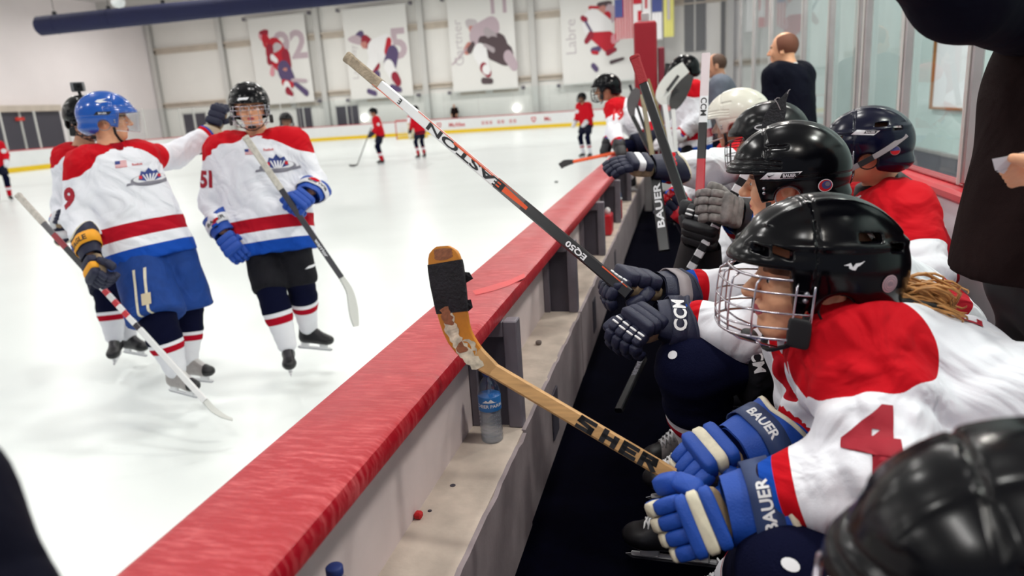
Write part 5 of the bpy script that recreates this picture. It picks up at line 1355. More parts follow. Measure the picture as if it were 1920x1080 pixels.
xd = nrm(np.cross((0, 0, 1), nc)); yd = np.cross(nc, xd)
add_crest(jm, V3((-2.365, 3.918, 1.345)) + nc * 0.05, xd, yd, 0.085, tr)
add_flag(jm, V3((-2.530, 3.903, 1.443)) + nc * 0.05, xd, yd, 0.032, tr)
px_decal('lettering', text2d('Reebok', 0.02), (-2.418, 3.932, 1.448), jm, tr, 'brightred', 0.014, n=nc)
helmet_print(hm, R51, J['head'], rect2d(1, 1, sh=0.1), -0.025, 0.052, 0.055, 0.014, 'paper', 0, face='front', s=0.98)
M['glove_white'] = pmat('white_glove_leather', (222, 222, 226), 0.6)
glove(p51, (-2.682, 3.752, 0.967), (-2.590, 3.707, 0.869), (0.25, -1, 0.25), -1, cuff_dir=nrm(V3((-2.840, 3.893, 1.129)) - V3((-2.682, 3.752, 0.967))), pads='glove_blue', trim='glove_blue', band='glove_white', roll='glove_blue', word=('BAUER', (0.4, -1, 0.1), -1, 0.8), wordmat='ink', s=1.25, cuff_r=0.062, name='glove')
glove(p51, (-2.137, 3.824, 1.176), (-2.173, 3.740, 1.133), (0.45, -1, 0.5), 1, cuff_dir=nrm(V3((-2.191, 4.055, 1.217)) - V3((-2.137, 3.824, 1.176))), pads='glove_blue', trim='glove_blue', band='glove_white', roll='glove_blue', word=('BAUER', (0.6, -1, 0.2), 1, 0.8), wordmat='ink', s=1.3, curl=(0.8, 1.1, 0.8), cuff_r=0.062, name='glove')
px_decal('stripe_print', rect2d(1, 0.3, sh=0.2), (-2.194, 3.854, 0.732), jm, target_of([c for c in p51.children if c.name.startswith('hockey_pants')][0]), 'paper', 0.06, 0.05, n=nc)
stick('grey stick with pale grip tape held across the chest by player 51', (-2.376, 3.646, 1.534), (-1.974, 3.790, 0.686), (0.5, -0.85, 0.15), 'shaft_grey', [(-1.942, 3.807, 0.599), (-1.924, 3.791, 0.521), (-1.915, 3.776, 0.452), (-1.903, 3.762, 0.389)], [0.016, 0.024, 0.034, 0.038, 0.034, 0.02], 'blade_white', grip=0.34, gripmat='tape_white', blade_tape=None, group='sticks of the skaters on the ice', blade_n=(0.95, -0.3, 0.1), hw=0.017,
      text=[('warrior', 0.78, 0.02, 'paper', 1, 0.02, 1.3)], blade_th=0.012)

# ---------------------------------------- skater 9 in the blue helmet
J = dict(head=(-3.122, 3.501, 1.684), neck=(-3.124, 3.479, 1.521), pelvis=(-2.996, 3.435, 0.986), shR=(-3.173, 3.315, 1.428), shL=(-3.037, 3.607, 1.441), elR=(-3.167, 3.196, 1.168), wrR=(-3.023, 3.076, 1.020), elL=(-3.071, 3.928, 1.442), wrL=(-2.972, 4.164, 1.562),
         hipR=(-2.987, 3.366, 0.954), hipL=(-2.890, 3.515, 0.946), knR=(-2.801, 3.213, 0.600), knL=(-2.842, 3.493, 0.573), anR=(-2.753, 3.215, 0.315), anL=(-2.845, 3.443, 0.299), toeR=(-2.441, 3.134, 0.199), toeL=(-2.563, 3.422, 0.240))
p9, R9, jm, hm = skater('skater numbered 9 in glossy blue helmet and blue pants with clear visor', J, (0.80, 0.52, -0.02), 'skaters in white jerseys on the ice', hk='ridge', hcol='gloss_blue', h=0.011, headh=0.0045, mask='visor', hdetail=True, pants='pants_blue', boot='boot_grey', jw=dict(hem=0.11, flare=1.25, torso_r=0.142), skin='skin_warm', hs=1.0, pshort=0.0, pr=(0.13, 0.160), sr=(0.095, 0.088, 0.060))
eyes(p9, J, R9)
tr = target_of(jm); nc = nrm((0.6, -0.8, 0)); xd = nrm(np.cross((0, 0, 1), nc)); yd = np.cross(nc, xd)
px_decal('number', text2d('9', 0.05), (-3.167, 3.172, 1.281), jm, tr, 'redink', 0.10, 0.115, n=(0.35, -1, 0), up=(0.10, 0, 1))
add_crest(jm, V3((-2.864, 3.421, 1.337)) + nc * 0.05, xd, yd, 0.075, tr)
add_flag(jm, V3((-3.012, 3.410, 1.435)) + nc * 0.05, xd, yd, 0.034, tr)
px_decal('lettering', text2d('Reebok', 0.02), (-2.929, 3.428, 1.427), jm, tr, 'brightred', 0.012, n=nc)
ht = target_of(hm)
helmet_print(hm, R9, J['head'], rect2d(1, 1, sh=0.1), -0.005, 0.026, 0.075, 0.017, 'ink', -1, tree=ht)
helmet_print(hm, R9, J['head'], text2d('BAUER', 0.02), -0.005, 0.026, 0.010, 0.010, 'paper', -1, tree=ht, off=0.002)
helmet_print(hm, R9, J['head'], poly2d([(-1, 0), (-0.6, 0.5), (1, 0.8), (0.2, 0.3), (1, -0.1), (-0.2, -0.4)]), -0.005, 0.088, 0.03, 0.02, 'paper', -1, tree=ht)
glove(p9, (-2.975, 3.037, 0.988), (-2.911, 2.986, 0.892), (-0.35, -1, 0.1), -1, pads='glove_navy', trim='cream', roll='glove_navy', roll2='glove_gold', band='glove_gold', word=('EAGLE', (0.1, -1, 0.1), -1, 0.85), wordmat='ink', s=1.2, curl=(0.6, 1.0, 0.8), cuff_r=0.062)
glove(p9, (-2.958, 4.197, 1.593), (-2.923, 4.257, 1.708), (0.2, -1, 0.1), 1, pads='glove_navy', trim='matte_black', roll='glove_navy', cuffm='glove_tan', band='cream', s=1.1, curl=(0.6, 0.6, 0.5), cuff_r=0.062, cuff_len=0.17)
for kx in (0, 1):
    pm_ = [c for c in p9.children if c.name.startswith('hockey_pants')][0]
    if kx == 0: ptr = target_of(pm_)
    px_decal('pants_stripe', poly2d([(-0.5, 0.5), (0.5, 0.5), (0.5, -0.5), (-0.5, -0.5)]), ((-2.845, 3.170, 0.763), (-2.795, 3.184, 0.769))[kx], pm_, ptr, 'cream', 0.013, 0.24, n=(0.4, -1, 0), rot=0.14)
px_decal('pants_badge', rect2d(1, 1), (-2.792, 3.177, 0.738), pm_, ptr, 'glove_tan', 0.045, 0.055, n=(0.4, -1, 0), rot=0.12, off=0.004)
for a, wr_ in (('R', 3.92), ('L', 4.2)):   # clear shin tape crossing the navy knee
    kn = V3(J['kn' + a]); an = V3(J['an' + a])
    b = MB()
    for (u0, u1) in ((0.10, 0.34), (0.42, 0.20)):
        pts = [lerp(kn, an, u0 + (u1 - u0) * i / 24) + 0.082 * (np.array([math.cos(2 * PI * i / 24), math.sin(2 * PI * i / 24), 0])) for i in range(25)]
        b.tube(pts, 0.009, 5, caps=False)
    b.build('shin_tape', 'greyink', p9, True)
M['shaft_p9'] = pmat('black_and_white_shaft', (30, 28, 34), 0.35, rules=[('u', 0.26, 0.36, (90, 88, 92)), ('u', 0.36, 0.48, (150, 26, 40)), ('u', 0.80, 3, (228, 228, 228)), ('u', 0.84, 0.88, (196, 20, 40)), ('u', 0.93, 0.97, (196, 20, 40)), ('u', 1.02, 1.06, (196, 20, 40)), ('u', 1.12, 1.16, (40, 30, 40))])
stick('white and black stick with pale grip tape held low by player 9', (-3.660, 3.320, 1.296), (-2.355, 2.916, 0.259), (0.35, -0.9, 0.3), 'shaft_p9', [(-2.316, 2.914, 0.215), (-2.275, 2.925, 0.176), (-2.246, 2.955, 0.143)], [0.014, 0.016, 0.014, 0.008], 'blade_white', grip=0.26, gripmat='tape_white', group='sticks of the skaters on the ice', blade_n=(0.1, -0.35, 0.9), hw=0.015)

# ---------------------------------------- skater with the small camera on his helmet
J = dict(head=(-3.855, 4.123, 1.709), neck=(-3.904, 4.114, 1.517), pelvis=(-3.875, 4.076, 0.934), shR=(-4.009, 4.070, 1.447), shL=(-3.780, 4.175, 1.428), elR=(-4.032, 3.988, 1.154), wrR=(-3.999, 3.883, 1.044), elL=(-3.785, 4.143, 1.105), wrL=(-3.839, 4.084, 0.932),
         hipR=(-3.918, 4.052, 0.884), hipL=(-3.751, 4.091, 0.873), knR=(-3.752, 3.908, 0.581), knL=(-3.755, 4.061, 0.559), anR=(-3.731, 3.856, 0.278), anL=(-3.776, 4.026, 0.241), toeR=(-3.611, 3.648, 0.182), toeL=(-3.631, 3.997, 0.194))
pc, RC_, jm, hm = skater('skater with small camera on his black helmet, half hidden behind player 9', J, (0.90, -0.35, -0.12), 'skaters in white jerseys on the ice', h=0.013, headh=0.006, mask='cage', pants='pants_navy', boot='boot_black', jw=dict(hem=0.12, flare=1.2), pshort=0.0, sr=(0.090, 0.084, 0.058))
glove(pc, (-3.986, 3.866, 1.047), (-3.928, 3.808, 1.097), (-1, -0.3, 0.2), -1, pads='glove_navy', trim='cream', roll='glove_white', band='glove_white', s=1.0, cuff_r=0.055, cuff_dir=(0, 0, -1))
c = V3((-3.903, 4.165, 1.915)); t = thing('action_camera', 'small silver action camera mounted on top of the black helmet', 'camera', tuple(c)); vd = nrm((0.45, -0.9, -0.05)); xr = nrm(np.cross((0, 0, 1), vd)); zr = np.cross(vd, xr)
def obox(b, c, ax, half, mi=0, e=0.2): b.pad(c, ax, half, mi=mi, e=e, nu=16, nv=8)
b = MB(); obox(b, c, (xr, vd, zr), (0.040, 0.022, 0.031)); b.build('housing', 'lamp_house', t, True)
b = MB(); obox(b, c + vd * 0.014 + xr * 0.008, (xr, vd, zr), (0.027, 0.012, 0.026)); b.build('front_plate', 'matte_black', t, True)
b = MB(); b.tube([c + vd * 0.02 + xr * 0.012 + zr * 0.006, c + vd * 0.034 + xr * 0.012 + zr * 0.006], 0.011, 14); b.build('lens', 'gloss_black', t, True)
b = MB(); b.tube([c - zr * 0.03, c - zr * 0.055 + xr * 0.005, c - zr * 0.085 + xr * 0.02], 0.010, 8); obox(b, c - zr * 0.10 + xr * 0.025, (xr, vd, zr), (0.03, 0.02, 0.01)); b.build('mount', 'matte_black', t, True)

# ---------------------------------------- far players in red
RGRP = 'distant players in red jerseys'
def far(label, x, y, face, jersey='jersey_red', H=1.9, pants='pants_navy', sock='sock_red', h=0.03, hcol='gloss_black', lean=0.05, group=RGRP, z0=0.0, boot='boot_black', arms=None, mask='cage', hk='ridge', skates=True):
    J = stand_J(x, y, face, H, z0=z0, lean=lean)
    if arms: J.update(arms)
    r = skater(label, J, (*nrm(face), -0.05), group, jersey=jersey, pants=pants, sock=sock, h=h, headh=0.014, hcol=hcol, mask=mask, hk=hk, jw=dict(fold=0.004, collar=False), boot=boot, gloves=None, skates=skates)
    return r, J
def mitts(root, J, col='glove_navy'):
    for a in 'LR':
        w = V3(J['wr' + a]); d = nrm(w - V3(J['el' + a])); b = MB(); sd = nrm(np.cross(d, (0, 0, 1))); b.pad(w + d * 0.09, (d, sd, nrm(np.cross(sd, d))), (0.085, 0.055, 0.05), e=0.6); b.pad(w + d * 0.0, (d, sd, nrm(np.cross(sd, d))), (0.06, 0.062, 0.06), e=0.6)
        for k in (-1, 0, 1): b.pad(w + d * 0.16 + sd * 0.03 * k, (d, sd, nrm(np.cross(sd, d))), (0.045, 0.016, 0.02), e=0.7, nu=8, nv=4)
        b.build('glove', col, root, True)
(r, RR, jm, hm), J = far('red jersey player cut off at the frame beside the far side boards', -17.9, 15.8, (0.8, -0.6), h=0.02); mitts(r, J, 'glove_white')
px_decal('sleeve_badge', disc2d(14), V3(J['shL']) * 0.4 + V3(J['elL']) * 0.6 + np.array([0.06, -0.06, 0]), jm, target_of(jm), 'paper', 0.06, n=(0.6, -0.8, 0))
(r, RR, jm, hm), J = far('player in red jersey gliding with both hands low, nearer the goal than the benches', -9.95, 23.0, (-0.85, -0.5), h=0.022, mask='visor', pants='pants_navy'); mitts(r, J)
px_decal('sleeve_badge', disc2d(14), V3(J['shL']) * 0.4 + V3(J['elL']) * 0.6 + np.array([0.06, -0.06, 0]), jm, target_of(jm), 'paper', 0.05, n=(0.6, -0.8, 0))
hd = V3(J['wrR']) + np.array([-0.05, -0.1, 0.0]); bl = np.array([hd[0] - 0.32, hd[1] - 0.5, 0.06])
stick('thin dark stick held low by the red player gliding near the goal', tuple(hd + (hd - bl) * 0.2), tuple(bl), (0.3, -0.9, 0.3), 'shaft_black', [tuple(bl + [-0.12, -0.05, -0.02]), tuple(bl + [-0.26, -0.08, 0.0])], [0.02, 0.035, 0.03], 'blade_black')
(r, RR, jm, hm), J = far('player in red jersey turned away in front of the goal', -9.2, 24.9, (-0.75, 0.45), h=0.022, pants='pants_navy'); mitts(r, J, 'glove_black')
(r, RR, jm, hm), J = far('player in red jersey standing on the ice just beyond the end of the bench', -2.75, 21.4, (-0.55, -0.8), h=0.022, pants='pants_navy', sock='sock'); mitts(r, J, 'glove_white')
px_decal('sleeve_badge', disc2d(14), V3(J['shR']) * 0.5 + V3(J['elR']) * 0.5 + np.array([-0.03, -0.1, 0]), jm, target_of(jm), 'paper', 0.06, n=(0.1, -1, 0))
(r, RR, jm, hm), J = far('goalkeeper in white jersey standing in the goal mouth', -17.0, 44.9, (0, -1), jersey='jersey_redwhite', h=0.03, group=None, sock='sock', H=1.8); mitts(r, J, 'glove_tan')
for sx in (-0.16, 0.16):
    b = MB(); b.bbox((-17.0 + sx - 0.13, 44.66, 0.06), (-17.0 + sx + 0.13, 44.80, 0.82), 0.04); b.build('leg_pad', 'cream', r)
hx = (-7.013, 12.092, 1.647)
(r, RR, jm, hm), J = far('distant player whose dark helmet shows just above the shoulder of player 51', hx[0], hx[1], (0.6, -0.8), jersey='jersey_redwhite', h=0.03, group=None, sock='sock', H=1.78); mitts(r, J)
# official behind the end boards
q = (-16.435, 52.420, 1.720); J = stand_J(q[0], q[1], (0, -1), 1.78, z0=0.35)
r = skater('person in a brown jacket standing behind the end boards between the round lamps', J, (0, -1, 0), None, jersey='coat', pants='pants_black', sock='pants_black', h=0.03, headh=0.016, hk=None, mask=None, jw=dict(fold=0, collar=False), skates=False)[0]
mitts(r, J, 'skin')
for pz, lb in (((683,221), 'round glowing lamp low on the end wall under the purple player banner'), ((968,203), 'round glowing lamp low on the end wall under the brown player banner')):
    q = {683: (-23.878, 52.800, 1.531), 968: (-11.811, 52.800, 1.504)}[pz[0]]
    b = MB(); vs, fs = disc2d(20, 0.24); b.add([(q[0] + x, q[1] - 0.06, q[2] + y) for x, y in vs] + [(q[0] + x, q[1], q[2] + y) for x, y in vs], [tuple(range(20)), *[(i, (i + 1) % 20, 20 + (i + 1) % 20, 20 + i)[::-1] for i in range(20)]])
    tag(b.build('wall_lamp', pmat('round_lamp_glow', (255, 255, 255), 0.5, emit=(255, 252, 248), estr=2.5)), lb, 'lamp')

# ================================================================== THE BENCH
BG = 'players on the bench'
# ---- woman in the foreground, number 4
J = dict(head=(0.227, 1.341, 1.272), neck=(0.302, 1.413, 1.110), pelvis=(0.640, 1.36, 0.935), shL=(0.299, 1.252, 1.147), shR=(0.288, 1.589, 1.063), elL=(0.294, 1.086, 1.005), wrL=(0.139, 1.109, 0.952), elR=(0.287, 1.485, 0.909), wrR=(0.175, 1.344, 0.924),
         hipL=(0.66, 1.24, 0.92), hipR=(0.66, 1.45, 0.92), knL=(0.159, 1.038, 0.866), knR=(0.20, 1.48, 0.86), anL=(0.12, 1.44, 0.555), anR=(0.01, 1.70, 0.555), toeL=(-0.26, 1.42, 0.55), toeR=(-0.30, 1.72, 0.55))
pw, RW, jm, hm = skater('woman with blond ponytail, silver wire cage and number 4 on her sleeve', J, (-0.955, -0.16, 0.10), BG, hk='vent', hcol='gloss_black', h=0.0065, headh=0.0032, mask='cage', hdetail=True, skin='skin_warm', hs=1.0, jw=dict(hem=0.17, fold=0.008, sleeve=(0.094, 0.085, 0.054), yoke_r=0.112, lift=0.012, torso_r=0.140, nd=0.06, nh_r=0.072), pants='pants_navy', up=(0, 0.03, 1))
eyes(pw, J, RW)
tr = target_of(jm)
px_decal('number', text2d('4', 0.055), (0.270, 1.051, 1.095), jm, tr, 'redink', 0.108, 0.100, n=(-0.10, -0.93, 0.35), up=(0.06, 0, 1))
for i, ch in enumerate('LAW'):
    q = [(0.490, 1.389, 1.164), (0.471, 1.409, 1.180), (0.455, 1.430, 1.193)][i]
    px_decal('name_lettering', text2d(ch, 0.03), q, jm, tr, 'redink', 0.045, 0.045, n=(0.55, -0.35, 0.75), up=(-0.8, 0.2, 0.5), rot=0.0)
ht = target_of(hm)
M['sticker_pink'] = pmat('pale_pink_sticker', (196, 164, 170), 0.5)
helmet_print(hm, RW, J['head'], disc2d(24), -0.088, 0.012, 0.0150, 0.0150, 'sticker_pink', 1, tree=ht, off=0.0018)
for rr_ in (0.6, 0.85): helmet_print(hm, RW, J['head'], disc2d(24, 1.0, 0.9), -0.088, 0.012, 0.0150 * rr_, None, 'greyink', 1, tree=ht, off=0.0024)
for k in range(-2, 3): helmet_print(hm, RW, J['head'], rect2d(0.12, 0.9 - 0.15 * abs(k), cx=k * 0.24), -0.088, 0.012, 0.010, None, 'greyink', 1, tree=ht, off=0.0024)
helmet_print(hm, RW, J['head'], poly2d([(-1.6, 0.1), (-0.5, 0.55), (-0.15, -0.1), (0.25, 0.5), (0.9, 0.6), (1.7, 0.95), (1.0, 0.25), (0.55, 0.0), (0.3, -0.55), (-0.2, -0.5), (-0.7, -0.3), (-0.8, 0.1)]), -0.020, 0.040, 0.0105, None, 'paper', 1, tree=ht)
# ponytail, strand by strand, with elastic and strap
H = V3(J['head']); ex, ey, ez = RW[:, 0], RW[:, 1], RW[:, 2]
b = MB(); rng = random.Random(3)
base = H - ex * 0.118 - ez * 0.062; tip = V3((0.445, 1.383, 1.186))
for i in range(520):
    j = lambda s: np.array([rng.gauss(0, s) for _ in range(3)])
    r0 = j(1.0)
    p0 = base + r0 * 0.010 + j(0.001); p1 = base + (tip - base) * 0.30 + np.array([0, 0, 0.022]) + r0 * 0.024 + j(0.003); p2 = base + (tip - base) * 0.72 + np.array([0, 0, 0.006]) + r0 * 0.027 + j(0.005); p3 = tip + r0 * 0.017 + j(0.010) + np.array([0.0, 0, -0.016 * rng.random()])
    b.tube(spline([p0, p1, p2, p3], 7), [0.0016, 0.0022, 0.0025, 0.0025, 0.0024, 0.0020, 0.0014, 0.0005], 4)
b.build('ponytail', 'hair_blond', pw, True)
b = MB(); b.tube([H - ex * 0.10 - ez * 0.035 + ey * 0.03, H - ex * 0.155 - ez * 0.028 + ey * 0.05, H - ex * 0.20 - ez * 0.036 + ey * 0.045, H - ex * 0.232 - ez * 0.050 + ey * 0.03], [0.005, 0.006, 0.006, 0.008], 6); b.build('helmet_strap', 'matte_black', pw, True)
# her gloves
GW = dict(pads='glove_blue', trim='cream', roll='glove_blue', roll2='cream', striped='cream', s=1.08, cuff_r=0.058, cuff_len=0.095)
M['glove_navyband'] = pmat('dull_navy_band', (44, 62, 104), 0.5)
glove(pw, (0.068, 1.087, 0.938), (0.006, 1.077, 0.914), (0.15, -0.85, 0.5), 1, band='glove_navyband', word=('BAUER', (0.1, -0.8, 0.55), 1, 0.62), wordmat='white_pl', curl=(0.45, 0.7, 0.6), cuff_dir=nrm(V3((0.165, 1.098, 0.966)) - V3((0.099, 1.089, 0.956))), **GW)
glove(pw, (0.094, 1.317, 0.938), (0.028, 1.285, 0.917), (-0.15, -0.35, 0.95), -1, band='glove_navyband', word=('BAUER', (0.0, -0.6, 0.8), -1, 0.6), wordmat='white_pl', curl=(0.55, 0.75, 0.5), cuff_dir=nrm(V3((0.192, 1.365, 0.948)) - V3((0.110, 1.318, 0.927))), **GW)
st = target_of([c for c in pw.children if c.name.startswith('sock')][0])
px_decal('sock_emblem', disc2d(14), (0.142, 0.954, 0.967), [c for c in pw.children if c.name.startswith('sock')][0], st, 'paper', 0.013, 0.009, n=(-0.2, -0.5, 0.9))

# ---- her wooden stick
M['stick_wood'] = pmat('pale_ash_wood_shaft', (206, 160, 104), 0.5, noise=0.28, nscale=8, stretch=(1.5, 14, 14))
M['stick_blade_wood'] = pmat('worn_orange_wood_blade', (206, 132, 40), 0.45, noise=0.35, nscale=16, rules=[('u', 0.0, 0.05, (206, 160, 104))])
NS = (-0.18, -0.86, 0.48)
root = stick('blond wooden stick with black taped blade resting across the red board cap', (-0.020, 1.258, 0.902), (-0.377, 1.323, 1.083), NS, 'stick_wood',
             [(-0.416, 1.323, 1.117), (-0.444, 1.326, 1.155), (-0.455, 1.329, 1.199), (-0.461, 1.335, 1.248), (-0.467, 1.345, 1.290), (-0.471, 1.351, 1.319), (-0.472, 1.355, 1.336)], [0.015, 0.021, 0.027, 0.032, 0.0355, 0.038, 0.038, 0.034, 0.014], 'stick_blade_wood', tape=1, blade_tape=(0.47, 0.82), hw=0.0148, th=0.021, blade_th=0.010, name='hockey_stick')
# lettering with the angular black letters of the shaft, reading towards the hands
d = nrm(V3((-0.020, 1.258, 0.902)) - V3((-0.377, 1.323, 1.083))); nn = V3(NS); nn = nrm(nn - d * (nn @ d)); yd = np.cross(nn, d)
for ch, px_ in zip('SHER', ((-0.185, 1.290, 0.985), (-0.140, 1.281, 0.962), (-0.102, 1.274, 0.943), (-0.066, 1.268, 0.925))):
    Ls = {'S': [[(.9, .9), (.15, .9), (.1, .6), (.85, .42), (.85, .1), (.1, .1)]], 'H': [[(.15, 0.1), (.15, .95)], [(.15, .52), (.85, .52)], [(.85, 0.1), (.85, .8)]], 'E': [[(.85, .9), (.15, .9), (.15, .1), (.85, .1)], [(.15, .5), (.75, .5)]], 'R': [[(.15, .05), (.15, .9), (.8, .9), (.85, .55), (.2, .5)], [(.5, .5), (.9, .08)]]}[ch]
    v, f = polys_strokes(Ls, 0.33); v = [(x - 0.5, y - 0.5) for x, y in v]
    flat('lettering', (v, f), V3(px_) + nn * 0.0, d, yd, 'ink', root, 0.034, 0.0235)
for o in root.children:
    if o.name.startswith('lettering'):
        # press the letters on to the front face of the shaft
        a0 = V3((-0.020, 1.258, 0.902)); me = o.data
        for v in me.vertices:
            p = np.array(v.co); k = (p - a0) @ nn; v.co = Vector(p - nn * (k - 0.0112))
M['chip_paint'] = pmat('chipped_cream_paint', (226, 214, 190), 0.6, noise=0.5, nscale=60)
M['raw_brown'] = pmat('raw_brown_wood_face', (150, 92, 60), 0.55, noise=0.4, nscale=30, stretch=(3, 30, 3))
BP = spline([(-0.377, 1.323, 1.083), (-0.416, 1.323, 1.117), (-0.444, 1.326, 1.155), (-0.455, 1.329, 1.199), (-0.461, 1.335, 1.248), (-0.467, 1.345, 1.290), (-0.471, 1.351, 1.319), (-0.472, 1.355, 1.336)], 60)
def blade_patch(name, i0, i1, w0, w1, mat, jag=0.004, lift=0.0006):
    top = []; bot = []; rg = random.Random(i0 * 7 + i1)
    for i in range(i0, i1 + 1):
        p = BP[i]; t_ = nrm(BP[min(i + 1, 60)] - BP[max(i - 1, 0)]); n_ = V3(NS); n_ = nrm(n_ - t_ * (n_ @ t_)); w = np.cross(n_, t_)
        e = 1.0 if i0 < i < i1 else 0.35
        th_ = 0.021 + (0.010 - 0.021) * min(1, (i / 60) / 0.3)
        top.append(p + n_ * (th_ / 2 + lift) + w * (w1 * e + rg.uniform(-jag, jag))); bot.append(p + n_ * (th_ / 2 + lift) + w * (w0 * e + rg.uniform(-jag, jag)))
    k = len(top); mesh_obj(name, top + bot, [(j, j + 1, k + j + 1, k + j) for j in range(k - 1)], mat, root)
blade_patch('chipped_paint', 4, 27, -0.004, 0.022, 'chip_paint'); blade_patch('chipped_paint', 8, 15, -0.018, -0.006, 'chip_paint')
blade_patch('raw_wood', 11, 15, -0.002, 0.018, 'raw_brown', lift=0.0012); blade_patch('raw_wood', 22, 29, 0.000, 0.024, 'raw_brown', lift=0.0012)
blade_patch('raw_wood', 48, 57, -0.022, 0.020, 'raw_brown', jag=0.002, lift=0.0005)
# ragged tape ends
for (q, dx, dz) in (((-0.426, 1.344, 1.271), 0.016, 0.012), ((-0.420, 1.332, 1.214), 0.008, 0.016)):
    q = V3(q); b = MB(); b.add([q + [-0.012, 0, 0.014], q + [-0.012, 0, -0.016], q + [dx, -0.002, 0.0], q + [dx * 0.5, 0.002, dz], q + [-0.012, 0.003, 0.014], q + [-0.012, 0.003, -0.016]], [(0, 1, 2, 3), (5, 4, 3, 2), (0, 3, 4), (1, 5, 2)]); b.build('loose_tape', 'tape_black', root)

# ---- player beyond her, black helmet open face
J = dict(head=(0.269, 2.025, 1.371), neck=(0.400, 2.06, 1.215), pelvis=(0.62, 2.04, 0.935), shL=(0.39, 1.87, 1.150), shR=(0.37, 2.25, 1.150), elL=(0.156, 1.799, 1.015), wrL=(-0.006, 1.826, 1.028), elR=(0.211, 2.116, 1.038), wrR=(0.006, 2.049, 1.057),
         hipL=(0.60, 1.94, 0.92), hipR=(0.60, 2.15, 0.92), knL=(0.026, 1.784, 0.921), knR=(0.046, 2.101, 0.852), anL=(0.053, 1.908, 0.634), anR=(0.031, 2.183, 0.568), toeL=(-0.105, 1.868, 0.629), toeR=(-0.111, 2.137, 0.528))
pp, RP, jm, hm = skater('player in glossy black helmet without a cage, holding a long lettered stick', J, (-0.975, 0.20, -0.03), BG, hk='ridge', h=0.008, headh=0.0035, mask=None, hdetail=True, skin='skin_warm', hs=1.0, jw=dict(hem=0.12, fold=0.006, sleeve=(0.098, 0.080, 0.052)), pants='pants_black', up=(0, 0, 1), boot='boot_grey', sr=(0.095, 0.085, 0.06))
eyes(pp, J, RP)
ht = target_of(hm)
helmet_print(hm, RP, J['head'], rect2d(1, 1, sh=0.12), 0.004, 0.020, 0.082, 0.0165, 'paper', 1, tree=ht)
helmet_print(hm, RP, J['head'], rect2d(1, 1, sh=0.08), -0.017, 0.020, 0.040, 0.011, 'ink', 1, tree=ht, off=0.0018)
helmet_print(hm, RP, J['head'], text2d('BAUER', 0.03), -0.017, 0.020, 0.0075, None, 'paper', 1, tree=ht, off=0.0024)
helmet_print(hm, RP, J['head'], poly2d([(-1, 0.3), (-0.6, -0.3), (1, 0.5), (-0.4, 0.05)]), 0.026, 0.020, 0.010, None, 'ink', 1, tree=ht, off=0.0024)
helmet_print(hm, RP, J['head'], disc2d(24), -0.098, -0.012, 0.0165, None, 'paper', 1, tree=ht)
helmet_print(hm, RP, J['head'], disc2d(24), -0.098, -0.012, 0.0145, None, 'brightred', 1, tree=ht, off=0.0018)
helmet_print(hm, RP, J['head'], disc2d(24), -0.100, -0.010, 0.0105, None, 'b_blue', 1, tree=ht, off=0.0024)
helmet_print(hm, RP, J['head'], disc2d(24), -0.102, -0.008, 0.0055, None, 'greyink', 1, tree=ht, off=0.003)
GN = dict(pads='glove_navy', trim='glove_navy', roll='glove_navy', s=1.1, cuff_r=0.066, cuff_len=0.075, striped='glove_navy', piping='white_pl')
glove(pp, (-0.070, 1.993, 1.079), (-0.164, 1.936, 1.113), (-0.15, -0.2, 1.0), -1, band='mid_grey', curl=(0.5, 0.9, 0.8), cuff_dir=nrm(V3((0.030, 2.043, 1.053)) - V3((-0.059, 1.996, 1.079))), word=None, **GN)
gl_ = glove(pp, (-0.068, 1.814, 1.040), (-0.122, 1.756, 1.035), (-0.35, -0.75, 0.7), 1, band='glove_navy', curl=(0.6, 0.9, 0.7), cuff_dir=nrm(V3((0.026, 1.833, 1.026)) - V3((-0.061, 1.815, 1.040))), word=('CCM', (-0.2, -0.8, 0.6), 1, 1.0), wordmat='white_pl', **GN)
# white piping on the finger backs of the near glove
for k in range(0):
    f_ = [c for c in gl_.children if c.name.startswith('finger')][k]; ft = target_of(f_)
    px_decal('piping', rect2d(1, 1), V3((-0.131, 1.738, 1.055)) + np.array([0, 0, -0.012 + 0.022 * (1 - k)]), f_, ft, 'white_pl', 0.035, 0.004, n=(-0.35, -0.75, 0.55), rot=0.5)
pn = [c for c in pp.children if c.name.startswith('hockey_pants')][0]
px_decal('lettering', text2d('CCM', 0.03), (0.177, 1.738, 0.967), pn, target_of(pn), 'white_pl', 0.026, n=(-0.1, -0.8, 0.6), rot=-1.35)
sk = [c for c in pp.children if c.name.startswith('sock')][0]; st = target_of(sk)
px_decal('sock_emblem', disc2d(14), (-0.015, 1.741, 0.955), sk, st, 'paper', 0.013, 0.011, n=(-0.3, -0.6, 0.7))
kn = V3(J['knL']); an = V3(J['anL']); M['clear_tape'] = pmat('shiny_clear_tape', (58, 58, 80), 0.12, spec=0.9, coat=0.6, bump=0.3, bscale=70)
